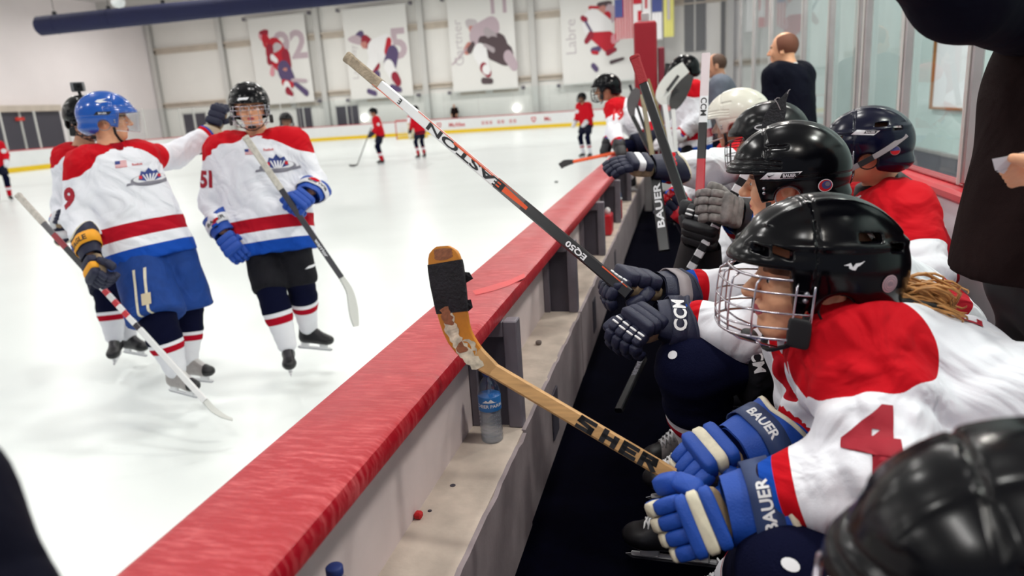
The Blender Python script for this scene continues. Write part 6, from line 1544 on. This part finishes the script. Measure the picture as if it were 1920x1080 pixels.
for u0, u1, w_ in ((0.14, 0.22, 0.020), (0.36, 0.42, 0.024)):
    dd = nrm(an - kn); R_ = frame(dd, (0, 0, 1)); vs = []; n_ = 30
    for side_ in (-1, 1):
        for rad in (0.0815 - 0.01 * u0, 0.0835 - 0.01 * u0):
            for i in range(n_):
                a = 2 * PI * i / n_; vs.append(lerp(kn, an, u0 + (u1 - u0) * (0.5 + 0.5 * math.cos(a))) + dd * side_ * w_ * 0.5 + (R_[:, 1] * math.cos(a) + R_[:, 2] * math.sin(a)) * rad)
    fs = []
    for a_, c_ in ((1, 3), (3, 2), (2, 0), (0, 1)):
        for i in range(n_): fs.append((a_ * n_ + i, a_ * n_ + (i + 1) % n_, c_ * n_ + (i + 1) % n_, c_ * n_ + i))
    b = MB(); b.add(vs, fs); b.build('shin_tape', 'clear_tape', pp, True)
M['shaft_easton'] = pmat('white_to_black_shaft', (22, 20, 24), 0.3, coat=0.3, rules=[('u', 0.0, 0.80, (226, 228, 228)), ('u', 0.80, 0.92, (84, 80, 82))])
NE = (-0.25, -0.85, 0.42)
est = stick('white and black lettered stick pointing high over the red boards, held by navy gloves', (-1.135, 2.429, 1.805), (-0.139, 1.873, 1.093), NE, 'shaft_easton', None, None, grip=0.20, gripmat='tape_tan', hw=0.0165, th=0.022,
      text=[('EASTON', 0.485, 0.025, 'ink', -1, 0.03, 3.0), ('EQ50', 0.852, 0.020, 'paper', -1, 0.03, 1.5), ('E', 0.235, 0.018, 'ink', -1, 0.02, 1.3)])
A_, B_ = V3((-1.135, 2.429, 1.805)), V3((-0.139, 1.873, 1.093)); d = nrm(B_ - A_); nn = V3(NE); nn = nrm(nn - d * (nn @ d)); w_ = np.cross(nn, d)
for (t0, t1, o_, ww) in ((0.13, 0.26, -0.0145, 0.003), (0.30, 0.66, 0.0145, 0.003), (0.44, 0.58, 0.010, 0.006), (0.60, 0.70, 0.0, 0.020), (0.92, 0.99, 0.012, 0.004)):
    a, c = lerp(A_, B_, t0), lerp(A_, B_, t1); m_ = 0.0116 + (0.0004 if ww < 0.01 else 0)
    mesh_obj('accent', [a + w_ * (o_ - ww / 2) + nn * m_, c + w_ * (o_ - ww / 4) + nn * m_, c + w_ * (o_ + ww / 4) + nn * m_, a + w_ * (o_ + ww / 2) + nn * m_], [(0, 1, 2, 3)], 'orange', est)

# ---- player in navy helmet and red yoke, sitting upright near the glass
J = dict(head=(0.643, 2.841, 1.375), neck=(0.726, 2.910, 1.235), pelvis=(0.80, 2.80, 0.96), shL=(0.755, 2.684, 1.156), shR=(0.707, 3.072, 1.139), elL=(0.760, 2.471, 0.985), wrL=(0.587, 2.348, 0.879), elR=(0.600, 3.105, 0.921), wrR=(0.455, 2.950, 0.870),
         hipL=(0.78, 2.70, 0.94), hipR=(0.78, 2.90, 0.94), knL=(0.33, 2.66, 0.88), knR=(0.33, 2.95, 0.88), anL=(0.25, 2.66, 0.55), anR=(0.25, 2.95, 0.55), toeL=(0, 2.66, 0.55), toeR=(0, 2.95, 0.55))
pq, RQ, jm, hm = skater('player in navy helmet with grey strap, sitting upright close to the glass', J, (-0.97, 0.24, -0.02), BG, jersey='jersey_redwhite', hk='vent', hcol='gloss_navy', h=0.009, headh=0.0045, mask='cage', hdetail=True, jw=dict(hem=0.12, yoke_r=0.185, lift=0.03, fold=0.006), skin='skin_warm', pants='pants_black', chin=True)
H = V3(J['head']); ex, ey, ez = RQ[:, 0], RQ[:, 1], RQ[:, 2]; ht = target_of(hm)
helmet_print(hm, RQ, J['head'], rect2d(1, 1, sh=0.12), -0.002, 0.062, 0.072, 0.016, 'paper', 1, tree=ht, rot=-0.08)
helmet_print(hm, RQ, J['head'], rect2d(1, 1, sh=0.08), -0.018, 0.063, 0.036, 0.010, 'ink', 1, tree=ht, off=0.0018, rot=-0.08)
helmet_print(hm, RQ, J['head'], text2d('BAUER', 0.03), -0.018, 0.063, 0.007, None, 'paper', 1, tree=ht, off=0.0024, rot=-0.08)
helmet_print(hm, RQ, J['head'], disc2d(24), -0.095, -0.005, 0.016, None, 'mid_grey', 1, tree=ht)
helmet_print(hm, RQ, J['head'], poly2d([(math.cos(a), math.sin(a)) for a in [PI + PI * i / 10 for i in range(11)]]), -0.095, -0.005, 0.014, None, 'brightred', 1, tree=ht, off=0.0018)
helmet_print(hm, RQ, J['head'], poly2d([(math.cos(a), math.sin(a)) for a in [PI * i / 10 for i in range(11)]]), -0.095, -0.005, 0.014, None, 'b_teal' if 'b_teal' in M else 'b_blue', 1, tree=ht, off=0.0018)
sp = [H + ex * a + ey * c_ + ez * e for a, c_, e in ((-0.128, 0.072, 0.045), (-0.085, 0.110, 0.012), (-0.03, 0.128, -0.022), (0.03, 0.128, -0.055), (0.075, 0.100, -0.088))]
ribbon('webbing_strap', spline(sp, 14), 0.009, [nrm(ey * 1.0 - ex * 0.0)] * 15, 0.003, 'mid_grey', pq)
ribbon('strap_buckle', [sp[2] + ey * 0.003 + ex * 0.0, lerp(sp[2], sp[3], 0.75) + ey * 0.003], 0.010, ey, 0.004, 'ink', pq)
# dark collar of the undershirt
b = MB(); nk = V3(J['neck']); b.tube([nk - np.array([0, 0, 0.03]), nk + np.array([-0.02, 0, 0.02])], [0.11, 0.078], 20); b.build('neck_guard', 'matte_black', pq, True)

# ---- player with dark cage, arms round a taped stick
J = dict(head=(0.330, 3.059, 1.410), neck=(0.418, 3.151, 1.270), pelvis=(0.66, 3.38, 0.95), shL=(0.385, 2.952, 1.229), shR=(0.367, 3.323, 1.202), elL=(0.275, 2.637, 1.063), wrL=(0.189, 2.553, 1.188), elR=(-0.010, 2.693, 0.854), wrR=(0.053, 2.618, 0.996),
         hipL=(0.64, 3.24, 0.93), hipR=(0.64, 3.46, 0.93), knL=(0.16, 3.16, 0.90), knR=(0.12, 3.45, 0.90), anL=(0.1, 3.16, 0.55), anR=(0.06, 3.45, 0.55), toeL=(-0.15, 3.16, 0.55), toeR=(-0.2, 3.45, 0.55))
po, RO, jm, hm = skater('player with dark wire cage, grey and black gloves, hugging a taped stick', J, (-0.95, 0.28, -0.05), BG, hk='ridge', hcol='gloss_black2', h=0.011, headh=0.006, mask='cage', hdetail=False, jw=dict(hem=0.10, yoke_r=0.10), pants='pants_black')
helmet_print(hm, RO, J['head'], disc2d(20), -0.0, 0.055, 0.024, 0.010, 'paper', 1)
helmet_print(hm, RO, J['head'], disc2d(20), -0.0, 0.055, 0.019, 0.006, 'ink', 1, off=0.002)
glove(po, (0.173, 2.510, 1.201), (0.117, 2.421, 1.241), (0.1, -1, 0.35), 1, pads='glove_grey', trim='leather_tan', roll='glove_grey', striped='glove_grey', cuffm='glove_black', s=1.08, curl=(0.6, 0.9, 0.8))
glove(po, (0.063, 2.541, 1.098), (0.069, 2.500, 1.181), (-0.35, -1, 0.2), -1, pads='glove_black', trim='white_pl', roll='glove_black', s=1.3, curl=(0.8, 1.0, 0.8), cuff_len=0.14, piping='white_pl')
M['spiral_tape'] = pmat('black_and_white_spiral_tape', (224, 224, 228), 0.7, rules=[('u', a * 0.05, a * 0.05 + 0.026, (14, 14, 20)) for a in range(0, 14)])
ragged = stick('spiral taped stick with ragged dark blade sticking up behind the black helmets', (-0.033, 2.490, 0.911), (0.261, 2.447, 1.448), (-0.1, -1, 0.2), 'spiral_tape', [(0.277, 2.461, 1.486), (0.294, 2.476, 1.528), (0.311, 2.488, 1.560), (0.331, 2.502, 1.591)], [0.018, 0.028, 0.032, 0.026, 0.010, 0.003], 'tape_black', hw=0.015, blade_th=0.01)
for (q, e) in (((0.305, 2.470, 1.537), (0.287, 2.475, 1.571)), ((0.287, 2.474, 1.568), (0.303, 2.479, 1.574)), ((0.326, 2.488, 1.585), (0.336, 2.494, 1.598))): b = MB(); b.tube([q, lerp(q, e, 0.5) + [0, 0, 0.004], e], 0.0014, 5); b.build('frayed_thread', 'mid_grey', ragged)

# ---- player in white helmet, arm along the boards
J = dict(head=(0.253, 3.662, 1.470), neck=(0.339, 3.732, 1.330), pelvis=(0.62, 4.05, 0.95), shL=(0.297, 3.519, 1.288), shR=(0.287, 3.941, 1.286), elL=(0.075, 3.230, 1.286), wrL=(-0.086, 3.144, 1.310), elR=(0.057, 3.881, 1.149), wrR=(-0.045, 3.679, 1.083),
         hipL=(0.6, 3.9, 0.93), hipR=(0.6, 4.12, 0.93), knL=(0.14, 3.84, 0.90), knR=(0.10, 4.15, 0.90), anL=(0.1, 3.84, 0.55), anR=(0.06, 4.15, 0.55), toeL=(-0.15, 3.84, 0.55), toeR=(-0.2, 4.15, 0.55))
pn_, RN, jm, hm = skater('player in ivory white helmet reaching one navy gloved arm towards the boards', J, (-0.95, 0.28, -0.12), BG, hk='ridge', hcol='gloss_white', h=0.012, headh=0.006, mask='visor', hdetail=True, jw=dict(hem=0.10), pants='pants_black')
glove(pn_, (-0.124, 3.105, 1.320), (-0.215, 3.064, 1.332), (-0.1, -0.5, 1.0), 1, pads='glove_navy', trim='cream', roll='glove_navy', roll2='glove_white', striped='glove_navy', s=1.15, curl=(0.15, 0.3, 0.3), word=('CCM', (-0.1, -0.8, 0.6), 1, 0.8), wordmat='brightred', cuff_len=0.11)
glove(pn_, (0.013, 3.169, 1.111), (-0.020, 3.087, 1.154), (-0.1, -1, 0.2), -1, pads='glove_navy', trim='rail_red', roll='rail_red', striped='rail_red', s=1.15, curl=(0.8, 1.0, 0.8))
M['shaft_ccm'] = pmat('white_red_black_shaft', (18, 16, 20), 0.3, coat=0.3, rules=[('u', 0.0, 0.20, (214, 200, 204)), ('u', 0.20, 0.32, (226, 226, 230)), ('u', 0.48, 0.72, (178, 12, 34))])
stick('upright white red and black stick standing before the ivory helmet', (0.099, 3.200, 1.760), (0.061, 2.816, 1.135), (-0.05, -1, 0.2), 'shaft_ccm', None, None, hw=0.017, text=[('CCM', 0.34, 0.024, 'ink', 1, 0.02, 1.2), ('WINNWELL', 0.10, 0.014, 'ink', 1, 0.02, 1.2)] if False else [('CCM', 0.34, 0.024, 'ink', 1, 0.02, 1.2)])
stick('long black stick with dark red grip leaning left in front of the padded post', (-0.184, 3.078, 1.763), (0.007, 2.612, 1.222), (-0.05, -1, 0.25), 'shaft_black', None, None, grip=0.15, gripmat='tape_red', hw=0.018, th=0.024)
stick('black shaft with large white brand lettering hanging down by the reaching arm', (-0.117, 3.145, 1.343), (-0.071, 2.906, 0.997), (-0.05, -1, 0.25), 'shaft_black', None, None, hw=0.022, text=[('BAUER', 0.52, 0.030, 'paper', -1, 0.03, 1.7)])
stick('dark stick lying in the shadow on the black rubber floor', (-0.149, 2.633, 0.633), (-0.222, 2.347, 0.541), (-0.3, -0.6, 0.75), 'shaft_black', None, None, hw=0.014, text=[('BAUER', 0.25, 0.018, 'greyink', 1, 0.02, 1.2)])

# ---- player 19 leaning over the boards and his neighbours at the far end
J = dict(head=(-0.752, 7.601, 1.723), neck=(-0.656, 7.646, 1.601), pelvis=(-0.301, 7.642, 1.248), shL=(-0.659, 7.462, 1.508), shR=(-0.642, 7.919, 1.532), elL=(-0.651, 7.302, 1.294), wrL=(-0.602, 7.177, 1.174), elR=(-0.717, 7.928, 1.313), wrR=(-0.764, 7.772, 1.167),
         hipL=(-0.295, 7.470, 1.193), hipR=(-0.285, 7.792, 1.196), knL=(-0.584, 7.327, 1.122), knR=(-0.617, 7.743, 1.117), anL=(-0.517, 7.327, 0.854), anR=(-0.545, 7.734, 0.812), toeL=(-0.673, 7.284, 0.838), toeR=(-0.711, 7.689, 0.796))
r, R_, jm, hm = skater('player numbered 19 leaning out over the far end of the red cap', J, (-0.98, -0.1, -0.08), BG, h=0.015, headh=0.008, mask='cage', pants='pants_navy', jw=dict(hem=0.12))
mitts(r, J, 'glove_black')
for dg, qq in (('1', (-0.650, 7.346, 1.463)), ('9', (-0.594, 7.359, 1.459))): px_decal('number', text2d(dg, 0.04), qq, jm, target_of(jm), 'brightred', 0.085, 0.12, n=(-0.1, -1, 0.1))
J = stand_J(*(0.065, 6.939, 1.262)[:2], (-0.9, -0.3), 1.55, z0=0.40); 
r, R_, jm, hm = skater('standing player in black helmet and red shouldered white jersey behind the cluster of sticks', J, (-0.9, -0.1, -0.15), BG, h=0.016, headh=0.008, mask='visor', pants='pants_black', hs=0.92, jw=dict(yoke_r=0.12, flare=1.1))
mitts(r, J, 'glove_white')
# cluster of sticks
CG = 'cluster of upright sticks at the far end of the bench'
stick('dull gold stick upright beside the padded post', (-0.301, 5.882, 1.628), (-0.210, 5.466, 1.170), (0, -1, 0.2), 'shaft_olive', None, None, hw=0.018, group=CG)
stick('dull gold stick leaning right across the padded post', (-0.255, 5.815, 1.736), (-0.063, 5.392, 1.153), (0, -1, 0.2), 'shaft_olive', None, None, hw=0.017, group=CG)
stick('dark stick whose black blade points up beside player 19', (-0.222, 5.574, 1.186), (-0.368, 5.719, 1.473), (0.2, -1, 0.1), 'shaft_black', [(-0.376, 5.736, 1.545), (-0.351, 5.762, 1.623), (-0.327, 5.782, 1.677)], [0.016, 0.030, 0.045, 0.040, 0.02], 'blade_grey', hw=0.016, group=CG)
stick('thin dark stick with a capped tip left of the padded post', (-0.217, 6.089, 1.120), (-0.429, 6.404, 1.716), (0.2, -1, 0.1), 'shaft_black', None, None, hw=0.012, group=CG)
wb = stick('white bladed stick raised blade up in front of the standing player', (-0.063, 5.392, 1.153), (-0.121, 5.481, 1.548), (0.1, -1, 0.1), 'shaft_white', [(-0.143, 5.491, 1.609), (-0.098, 5.523, 1.689), (-0.037, 5.555, 1.753), (0.031, 5.584, 1.801)], [0.018, 0.040, 0.052, 0.052, 0.050, 0.044], 'blade_white', hw=0.017, group=CG)
q0, q1 = V3((-0.124, 5.466, 1.616)), V3((0.001, 5.537, 1.772)); dd = nrm(q1 - q0)
flat('lettering', text2d('MISSION', 0.02) if False else rect2d(1, 0.16), (q0 + q1) / 2, dd, np.cross(nrm((0.1, -1, 0.1)), dd), 'ink', wb, 0.14)
stick('black bladed stick beside the white blade, its blade before the standing player', (-0.042, 5.605, 1.135), (-0.063, 5.697, 1.507), (0.1, -1, 0.1), 'shaft_white', [(-0.039, 5.719, 1.571), (0.000, 5.749, 1.647), (0.064, 5.792, 1.752)], [0.018, 0.048, 0.06, 0.056, 0.03], 'blade_black', hw=0.016, group=CG)
stick('short grey stick end with black knob right of the padded post', (-0.123, 7.057, 1.894), (-0.183, 6.907, 1.374), (0.1, -1, 0.1), 'shaft_grey', None, None, grip=0.12, gripmat='matte_black', hw=0.020, group=CG)
stick('orange stick with dark blade held out over the ice by player 19', (-0.525, 7.234, 1.115), (-1.079, 7.338, 1.022), (0.1, -0.6, 0.8), 'orange', [(-1.159, 7.316, 1.012), (-1.212, 7.295, 0.984)], [0.02, 0.035, 0.03], 'blade_black', hw=0.018, blade_n=(0.2, -0.9, 0.3))

# ================================================================== PEOPLE IN SUITS
def hair_cap(root, J, R, mat, bald=True, s=1.0, h=0.006):
    H = V3(J['head']); RT = [list(R[:, 0]), list(R[:, 1]), list(R[:, 2])]
    L = lambda x, y, z: H + R[:, 0] * x * s + R[:, 1] * y * s + R[:, 2] * z * s
    def fn(P):
        d = ell_(P, L(-0.014, 0, 0.020), (0.098 * s, 0.081 * s, 0.092 * s), RT)
        x, z = plane_(P, H, R[:, 0]), plane_(P, H, R[:, 2])
        d = smax(d, x - 0.03 + (0.4 * (0.03 - z)).clip(-0.02, 0.08) * 0.6, 0.01)
        d = smax(d, -z - 0.055, 0.008)
        if bald: d = smax(d, -ell_(P, L(0.02, 0, 0.125), (0.085, 0.062, 0.065), RT), 0.008)
        return d
    return sdf_obj('hair', fn, H - 0.13, H + 0.14, h, mat, root)
q = (0.764, 5.839, 1.884); J = stand_J(q[0] + 0.01, q[1], (-0.75, 0.66), 1.63, z0=0.40, lean=0.0)
pj, R_, jm, _ = skater('balding man in a dark navy suit and white collar standing behind the bench', J, (-0.92, 0.40, 0.0), None, jersey='suit', pants='suit', sock='suit', h=0.014, headh=0.006, hk=None, mask=None, jw=dict(fold=0.004, hem=0.22, collar=False, sleeve=(0.085, 0.07, 0.055)), skates=False, skin='skin_warm', pshort=0.0)
hair_cap(pj, J, R_, pmat('reddish_hair', (120, 70, 50), 0.7))
nk = V3(J['neck']); b = MB(); b.tube([nk + [0, 0, -0.015], nk + [-0.01, 0.005, 0.035]], [0.078, 0.066], 20); b.build('collar', 'paper', pj, True)
for a in 'LR':
    w = V3(J['wr' + a]); d = nrm(w - V3(J['el' + a])); b = MB(); b.pad(w + d * 0.05, (d, nrm(np.cross(d, (0, 0, 1))), (0, 0, 1)), (0.05, 0.035, 0.018), e=0.8)
    for k in range(4): b.tube([w + d * 0.08 + np.cross(d, (0, 0, 1)) * 0.018 * (k - 1.5), w + d * 0.15 + np.cross(d, (0, 0, 1)) * 0.018 * (k - 1.5) - [0, 0, 0.01]], 0.008, 6)
    b.build('hand', 'skin_warm', pj, True)
for a in 'LR':
    an = V3(J['an' + a]); d = nrm((V3(J['toe' + a]) - an) * [1, 1, 0]); b = MB(); b.pad(an + d * 0.05 - [0, 0, 0.09], (d, np.cross((0, 0, 1), d), (0, 0, 1)), (0.15, 0.05, 0.05), e=0.6); b.build('shoe', 'gloss_black', pj, True)
q = (0.394, 7.917, 1.848); J = stand_J(q[0], q[1], (-0.97, 0.1), 1.62, z0=0.40)
pg, R_, jm, _ = skater('man in a mid grey jacket standing by the far end of the glass', J, (-0.97, 0.1, -0.05), None, jersey='suit_grey', pants='suit', sock='suit', h=0.018, headh=0.008, hk=None, mask=None, jw=dict(fold=0.004, hem=0.22, collar=False), skates=False, pshort=0.0)
hair_cap(pg, J, R_, 'hair_brown', bald=False, h=0.009); mitts(pg, J, 'skin')
for a in 'LR':
    an = V3(J['an' + a]); d = nrm((V3(J['toe' + a]) - an) * [1, 1, 0]); b = MB(); b.pad(an + d * 0.05 - [0, 0, 0.09], (d, np.cross((0, 0, 1), d), (0, 0, 1)), (0.15, 0.05, 0.05), e=0.6); b.build('shoe', 'gloss_black', pg, True)

# ---- man in the brown coat close on the right, one arm raised, paper in hand
t = thing('person', 'person in dark brown coat holding a white paper beside the red rail', 'person', (0.731, 1.564, 1.121))
C0 = V3((0.780, 1.688, 1.549)); C1 = V3((0.750, 1.590, 1.202)); foot = np.array([C1[0], C1[1], 0.46])
sl0 = V3((0.684, 1.669, 1.733)); sl1 = V3((0.437, 1.365, 1.737)); hand = V3((0.553, 1.329, 1.446))
def coat(P):
    d = cap_(P, C0, C1, 0.165, 0.215); d = smin(d, cap_(P, C0 + [0, 0, 0.22], C0, 0.12, 0.165), 0.06)
    up = nrm(C0 - C1); d = smax(d, -plane_(P, V3((0.588, 1.552, 1.211)), (0, 0, 1)), 0.008)
    d = smin(d, cap_(P, C0 + [0.05, -0.1, 0.12], (0.722, 1.459, 1.417), 0.09, 0.075), 0.03)
    d = smin(d, cap_(P, (0.722, 1.459, 1.417), (0.618, 1.362, 1.432), 0.07, 0.055), 0.02)
    return d + F32(0.006) * np.sin(P[0] * 14 + 2 * np.sin(P[2] * 6)) * np.sin(P[1] * 12 + P[2] * 5)
sdf_obj('coat', coat, (0.35, 0.9, 1.0), (1.15, 1.95, 2.1), 0.011, 'coat', t)
wrU = V3((0.280, 1.256, 1.834))
def sleeve_(P):
    d = cap_(P, sl0, sl1, 0.105, 0.080); d = smin(d, cap_(P, sl0, C0 + [0, 0.02, 0.20], 0.10, 0.12), 0.05)
    d = smin(d, cap_(P, sl1, wrU, 0.072, 0.052), 0.03)
    return d + F32(0.004) * np.sin(P[0] * 25 + 2 * np.sin(P[2] * 16)) * np.sin(P[1] * 22)
sdf_obj('raised_sleeve', sleeve_, np.min([sl0, sl1, wrU, C0], 0) - 0.2, np.max([sl0, sl1, wrU, C0 + [0, 0, 0.2]], 0) + 0.2, 0.011, 'suit', t, label='dark navy raised sleeve')
hc = C0 + np.array([-0.03, 0, 0.50]); RCo = frame((-0.95, 0.25, -0.05), (0, 0, 1)); wlo = V3((0.585, 1.344, 1.433))
JC = dict(head=hc, neck=C0 + np.array([0, 0, 0.33]), pelvis=C1, shL=C0 + np.array([0.05, -0.13, 0.12]), shR=C0 + np.array([0.0, 0.13, 0.16]), elL=(0.722, 1.459, 1.417), wrL=wlo, elR=sl1, wrR=wrU,
          hipL=C1 + [0, -0.08, 0], hipR=C1 + [0, 0.08, 0], knL=lerp(C1, foot, 0.5) + [0, -0.095, 0], knR=lerp(C1, foot, 0.5) + [0, 0.095, 0], anL=foot + [0, -0.095, 0.04], anR=foot + [0, 0.095, 0.04], toeL=foot + [-0.3, -0.095, 0], toeR=foot + [-0.3, 0.095, 0])
body_mesh(t, JC, RCo, 'skin_warm', 0.02, 0.006); hair_cap(t, JC, RCo, 'hair_brown', bald=False); eyes(t, JC, RCo)
def handf(P):
    d = cap_(P, wlo, (0.555, 1.330, 1.448), 0.027, 0.024)
    for k in range(4):
        a = lerp((0.556, 1.323, 1.464), (0.570, 1.339, 1.427), k / 3); c = lerp((0.516, 1.302, 1.461), (0.539, 1.327, 1.432), k / 3); e = lerp((0.507, 1.313, 1.448), (0.530, 1.339, 1.425), k / 3)
        d = smin(d, cap_(P, a, c, 0.0105, 0.009), 0.005); d = smin(d, cap_(P, c, e, 0.009, 0.0075), 0.002)
    d = smin(d, cap_(P, (0.557, 1.304, 1.450), (0.525, 1.285, 1.468), 0.013, 0.010), 0.006); d = smin(d, cap_(P, (0.525, 1.285, 1.468), (0.507, 1.287, 1.472), 0.010, 0.008), 0.003)
    return d
hw_ = V3((0.544, 1.316, 1.448))
sdf_obj('hand', handf, hw_ - 0.09, hw_ + 0.09, 0.0025, 'skin_warm', t)
def handu(P):
    dd = nrm(wrU - sl1); sd = nrm(np.cross(dd, (0, 0, 1))); d = cap_(P, wrU, wrU + dd * 0.08, 0.028, 0.032)
    for k in range(4):
        o_ = sd * 0.019 * (k - 1.5); d = smin(d, cap_(P, wrU + dd * 0.09 + o_, wrU + dd * (0.15 - 0.004 * abs(k - 1.5)) + o_ * 1.1 - [0, 0, 0.02], 0.0105, 0.008), 0.004)
    return smin(d, cap_(P, wrU + dd * 0.04 - sd * 0.02, wrU + dd * 0.09 - sd * 0.055, 0.012, 0.009), 0.006)
sdf_obj('hand', handu, wrU - 0.2, wrU + 0.2, 0.005, 'skin_warm', t)
def trou(P):
    d = None
    for sy in (-0.095, 0.095):
        e = cap_(P, C1 + [0.02, sy * 0.8, 0.0], foot + [0, sy, 0], 0.105, 0.085); d = e if d is None else smin(d, e, 0.02)
    d = smin(d, cap_(P, C1 + [0, -0.07, -0.01], C1 + [0, 0.07, -0.01], 0.125, 0.125), 0.03)
    return smax(d, -(P[2] - F32(0.42)), 0.01)
sdf_obj('trousers', trou, (0.45, 1.0, 0.38), (1.05, 1.85, 1.35), 0.016, 'matte_black', t)
b = MB()
for sy in (-0.095, 0.095): b.pad(foot + [-0.05, sy, -0.03], ((1, 0, 0), (0, 1, 0), (0, 0, 1)), (0.14, 0.048, 0.035), e=0.6)
b.build('shoe', 'gloss_black', t, True)
b = MB(); pa = [(0.477, 1.285, 1.472), (0.486, 1.293, 1.453), (0.513, 1.309, 1.448), (0.543, 1.310, 1.466), (0.530, 1.290, 1.483), (0.503, 1.287, 1.476)]
vs = [V3(p) for p in pa] + [V3(p) + np.array([0.0005, 0.0015, 0]) for p in pa]; b.add(vs, [(0, 1, 2, 3, 4, 5), (11, 10, 9, 8, 7, 6)] + [(i, 6 + i, 6 + (i + 1) % 6, (i + 1) % 6) for i in range(6)])
pg_ = b.build('paper_sheet', 'paper'); tag(pg_, 'folded sheet of white paper held by the person in the brown coat', 'paper')
b = MB(); pb = [(0.488, 1.294, 1.451), (0.502, 1.305, 1.446), (0.519, 1.312, 1.448), (0.509, 1.301, 1.454)]; b.add([V3(p) for p in pb], [(0, 1, 2, 3)]); b.build('folded_flap', 'paper', pg_)

# ---- blurred helmet of the nearest bench player
Hc = V3((0.267, 0.555, 1.193))
J = dict(head=tuple(Hc), neck=tuple(Hc + [0.04, 0.0, -0.15]), pelvis=(0.66, 0.60, 0.935), shL=tuple(Hc + [0.09, -0.19, -0.19]), shR=tuple(Hc + [0.09, 0.19, -0.21]), elL=tuple(Hc + [0.07, -0.22, -0.38]), wrL=tuple(Hc + [-0.12, -0.14, -0.36]), elR=tuple(Hc + [0.08, 0.20, -0.42]), wrR=tuple(Hc + [-0.10, 0.14, -0.42]),
         hipL=(0.62, 0.50, 0.92), hipR=(0.62, 0.70, 0.92), knL=(0.2, 0.44, 0.9), knR=(0.2, 0.74, 0.9), anL=(0.12, 0.46, 0.55), anR=(0.12, 0.76, 0.55), toeL=(-0.15, 0.46, 0.55), toeR=(-0.15, 0.76, 0.55))
pf, RF, jm, hm = skater('nearest bench player, a blurred glossy black helmet close to the lens', J, (-0.98, 0.1, -0.05), BG, hk='ridge', h=0.014, headh=0.007, mask='cage', hdetail=True, jw=dict(hem=0.12), pants='pants_black')
glove(pf, tuple(V3(J['wrL']) + [-0.03, 0, 0]), tuple(V3(J['wrL']) + [-0.12, 0.02, 0]), (0, -0.5, 1), 1, pads='glove_black', trim='glove_black', roll='glove_black')
glove(pf, tuple(V3(J['wrR']) + [-0.03, 0, 0]), tuple(V3(J['wrR']) + [-0.12, -0.02, 0]), (0, 0.5, 1), -1, pads='glove_black', trim='glove_black', roll='glove_black')

# ---- dark sleeve at the near corner
t = thing('person', 'blurred dark navy sleeved arm leaning on the boards beside the lens', 'person', (-0.488, 0.328, 1.282))
e0, e1 = V3((-0.525, 0.338, 1.355)), V3((-0.471, 0.327, 1.263)); sh_ = np.array([-0.30, -0.28, 1.36])
def nsl(P):
    d = cap_(P, e0, e1, 0.055, 0.052); d = smin(d, cap_(P, e0, lerp(e0, sh_, 1.0), 0.055, 0.08), 0.03); return d
sdf_obj('jacket_sleeve', nsl, np.minimum(np.minimum(e0, e1), sh_) - 0.12, np.maximum(np.maximum(e0, e1), sh_) + 0.12, 0.012, 'suit', t)
def nbd(P):
    d = cap_(P, e0, e1, 0.035, 0.03); d = smin(d, cap_(P, e0, sh_, 0.035, 0.05), 0.02); dd = nrm(e1 - e0)
    d = smin(d, cap_(P, e1, e1 + dd * 0.09, 0.032, 0.034), 0.02)
    for k in range(4):
        s_ = nrm(np.cross(dd, (0, 0, 1))) * 0.019 * (k - 1.5); d = smin(d, cap_(P, e1 + dd * 0.10 + s_, e1 + dd * 0.16 + s_ * 1.1 - [0, 0, 0.02], 0.010, 0.008), 0.004)
    d = smin(d, cap_(P, e1 + dd * 0.05, e1 + dd * 0.10 + [0.04, 0.01, 0], 0.013, 0.010), 0.006)
    return d
sdf_obj('body', nbd, np.minimum(np.minimum(e0, e1), sh_) - 0.2, np.maximum(np.maximum(e0, e1), sh_) + 0.2, 0.008, 'skin', t)
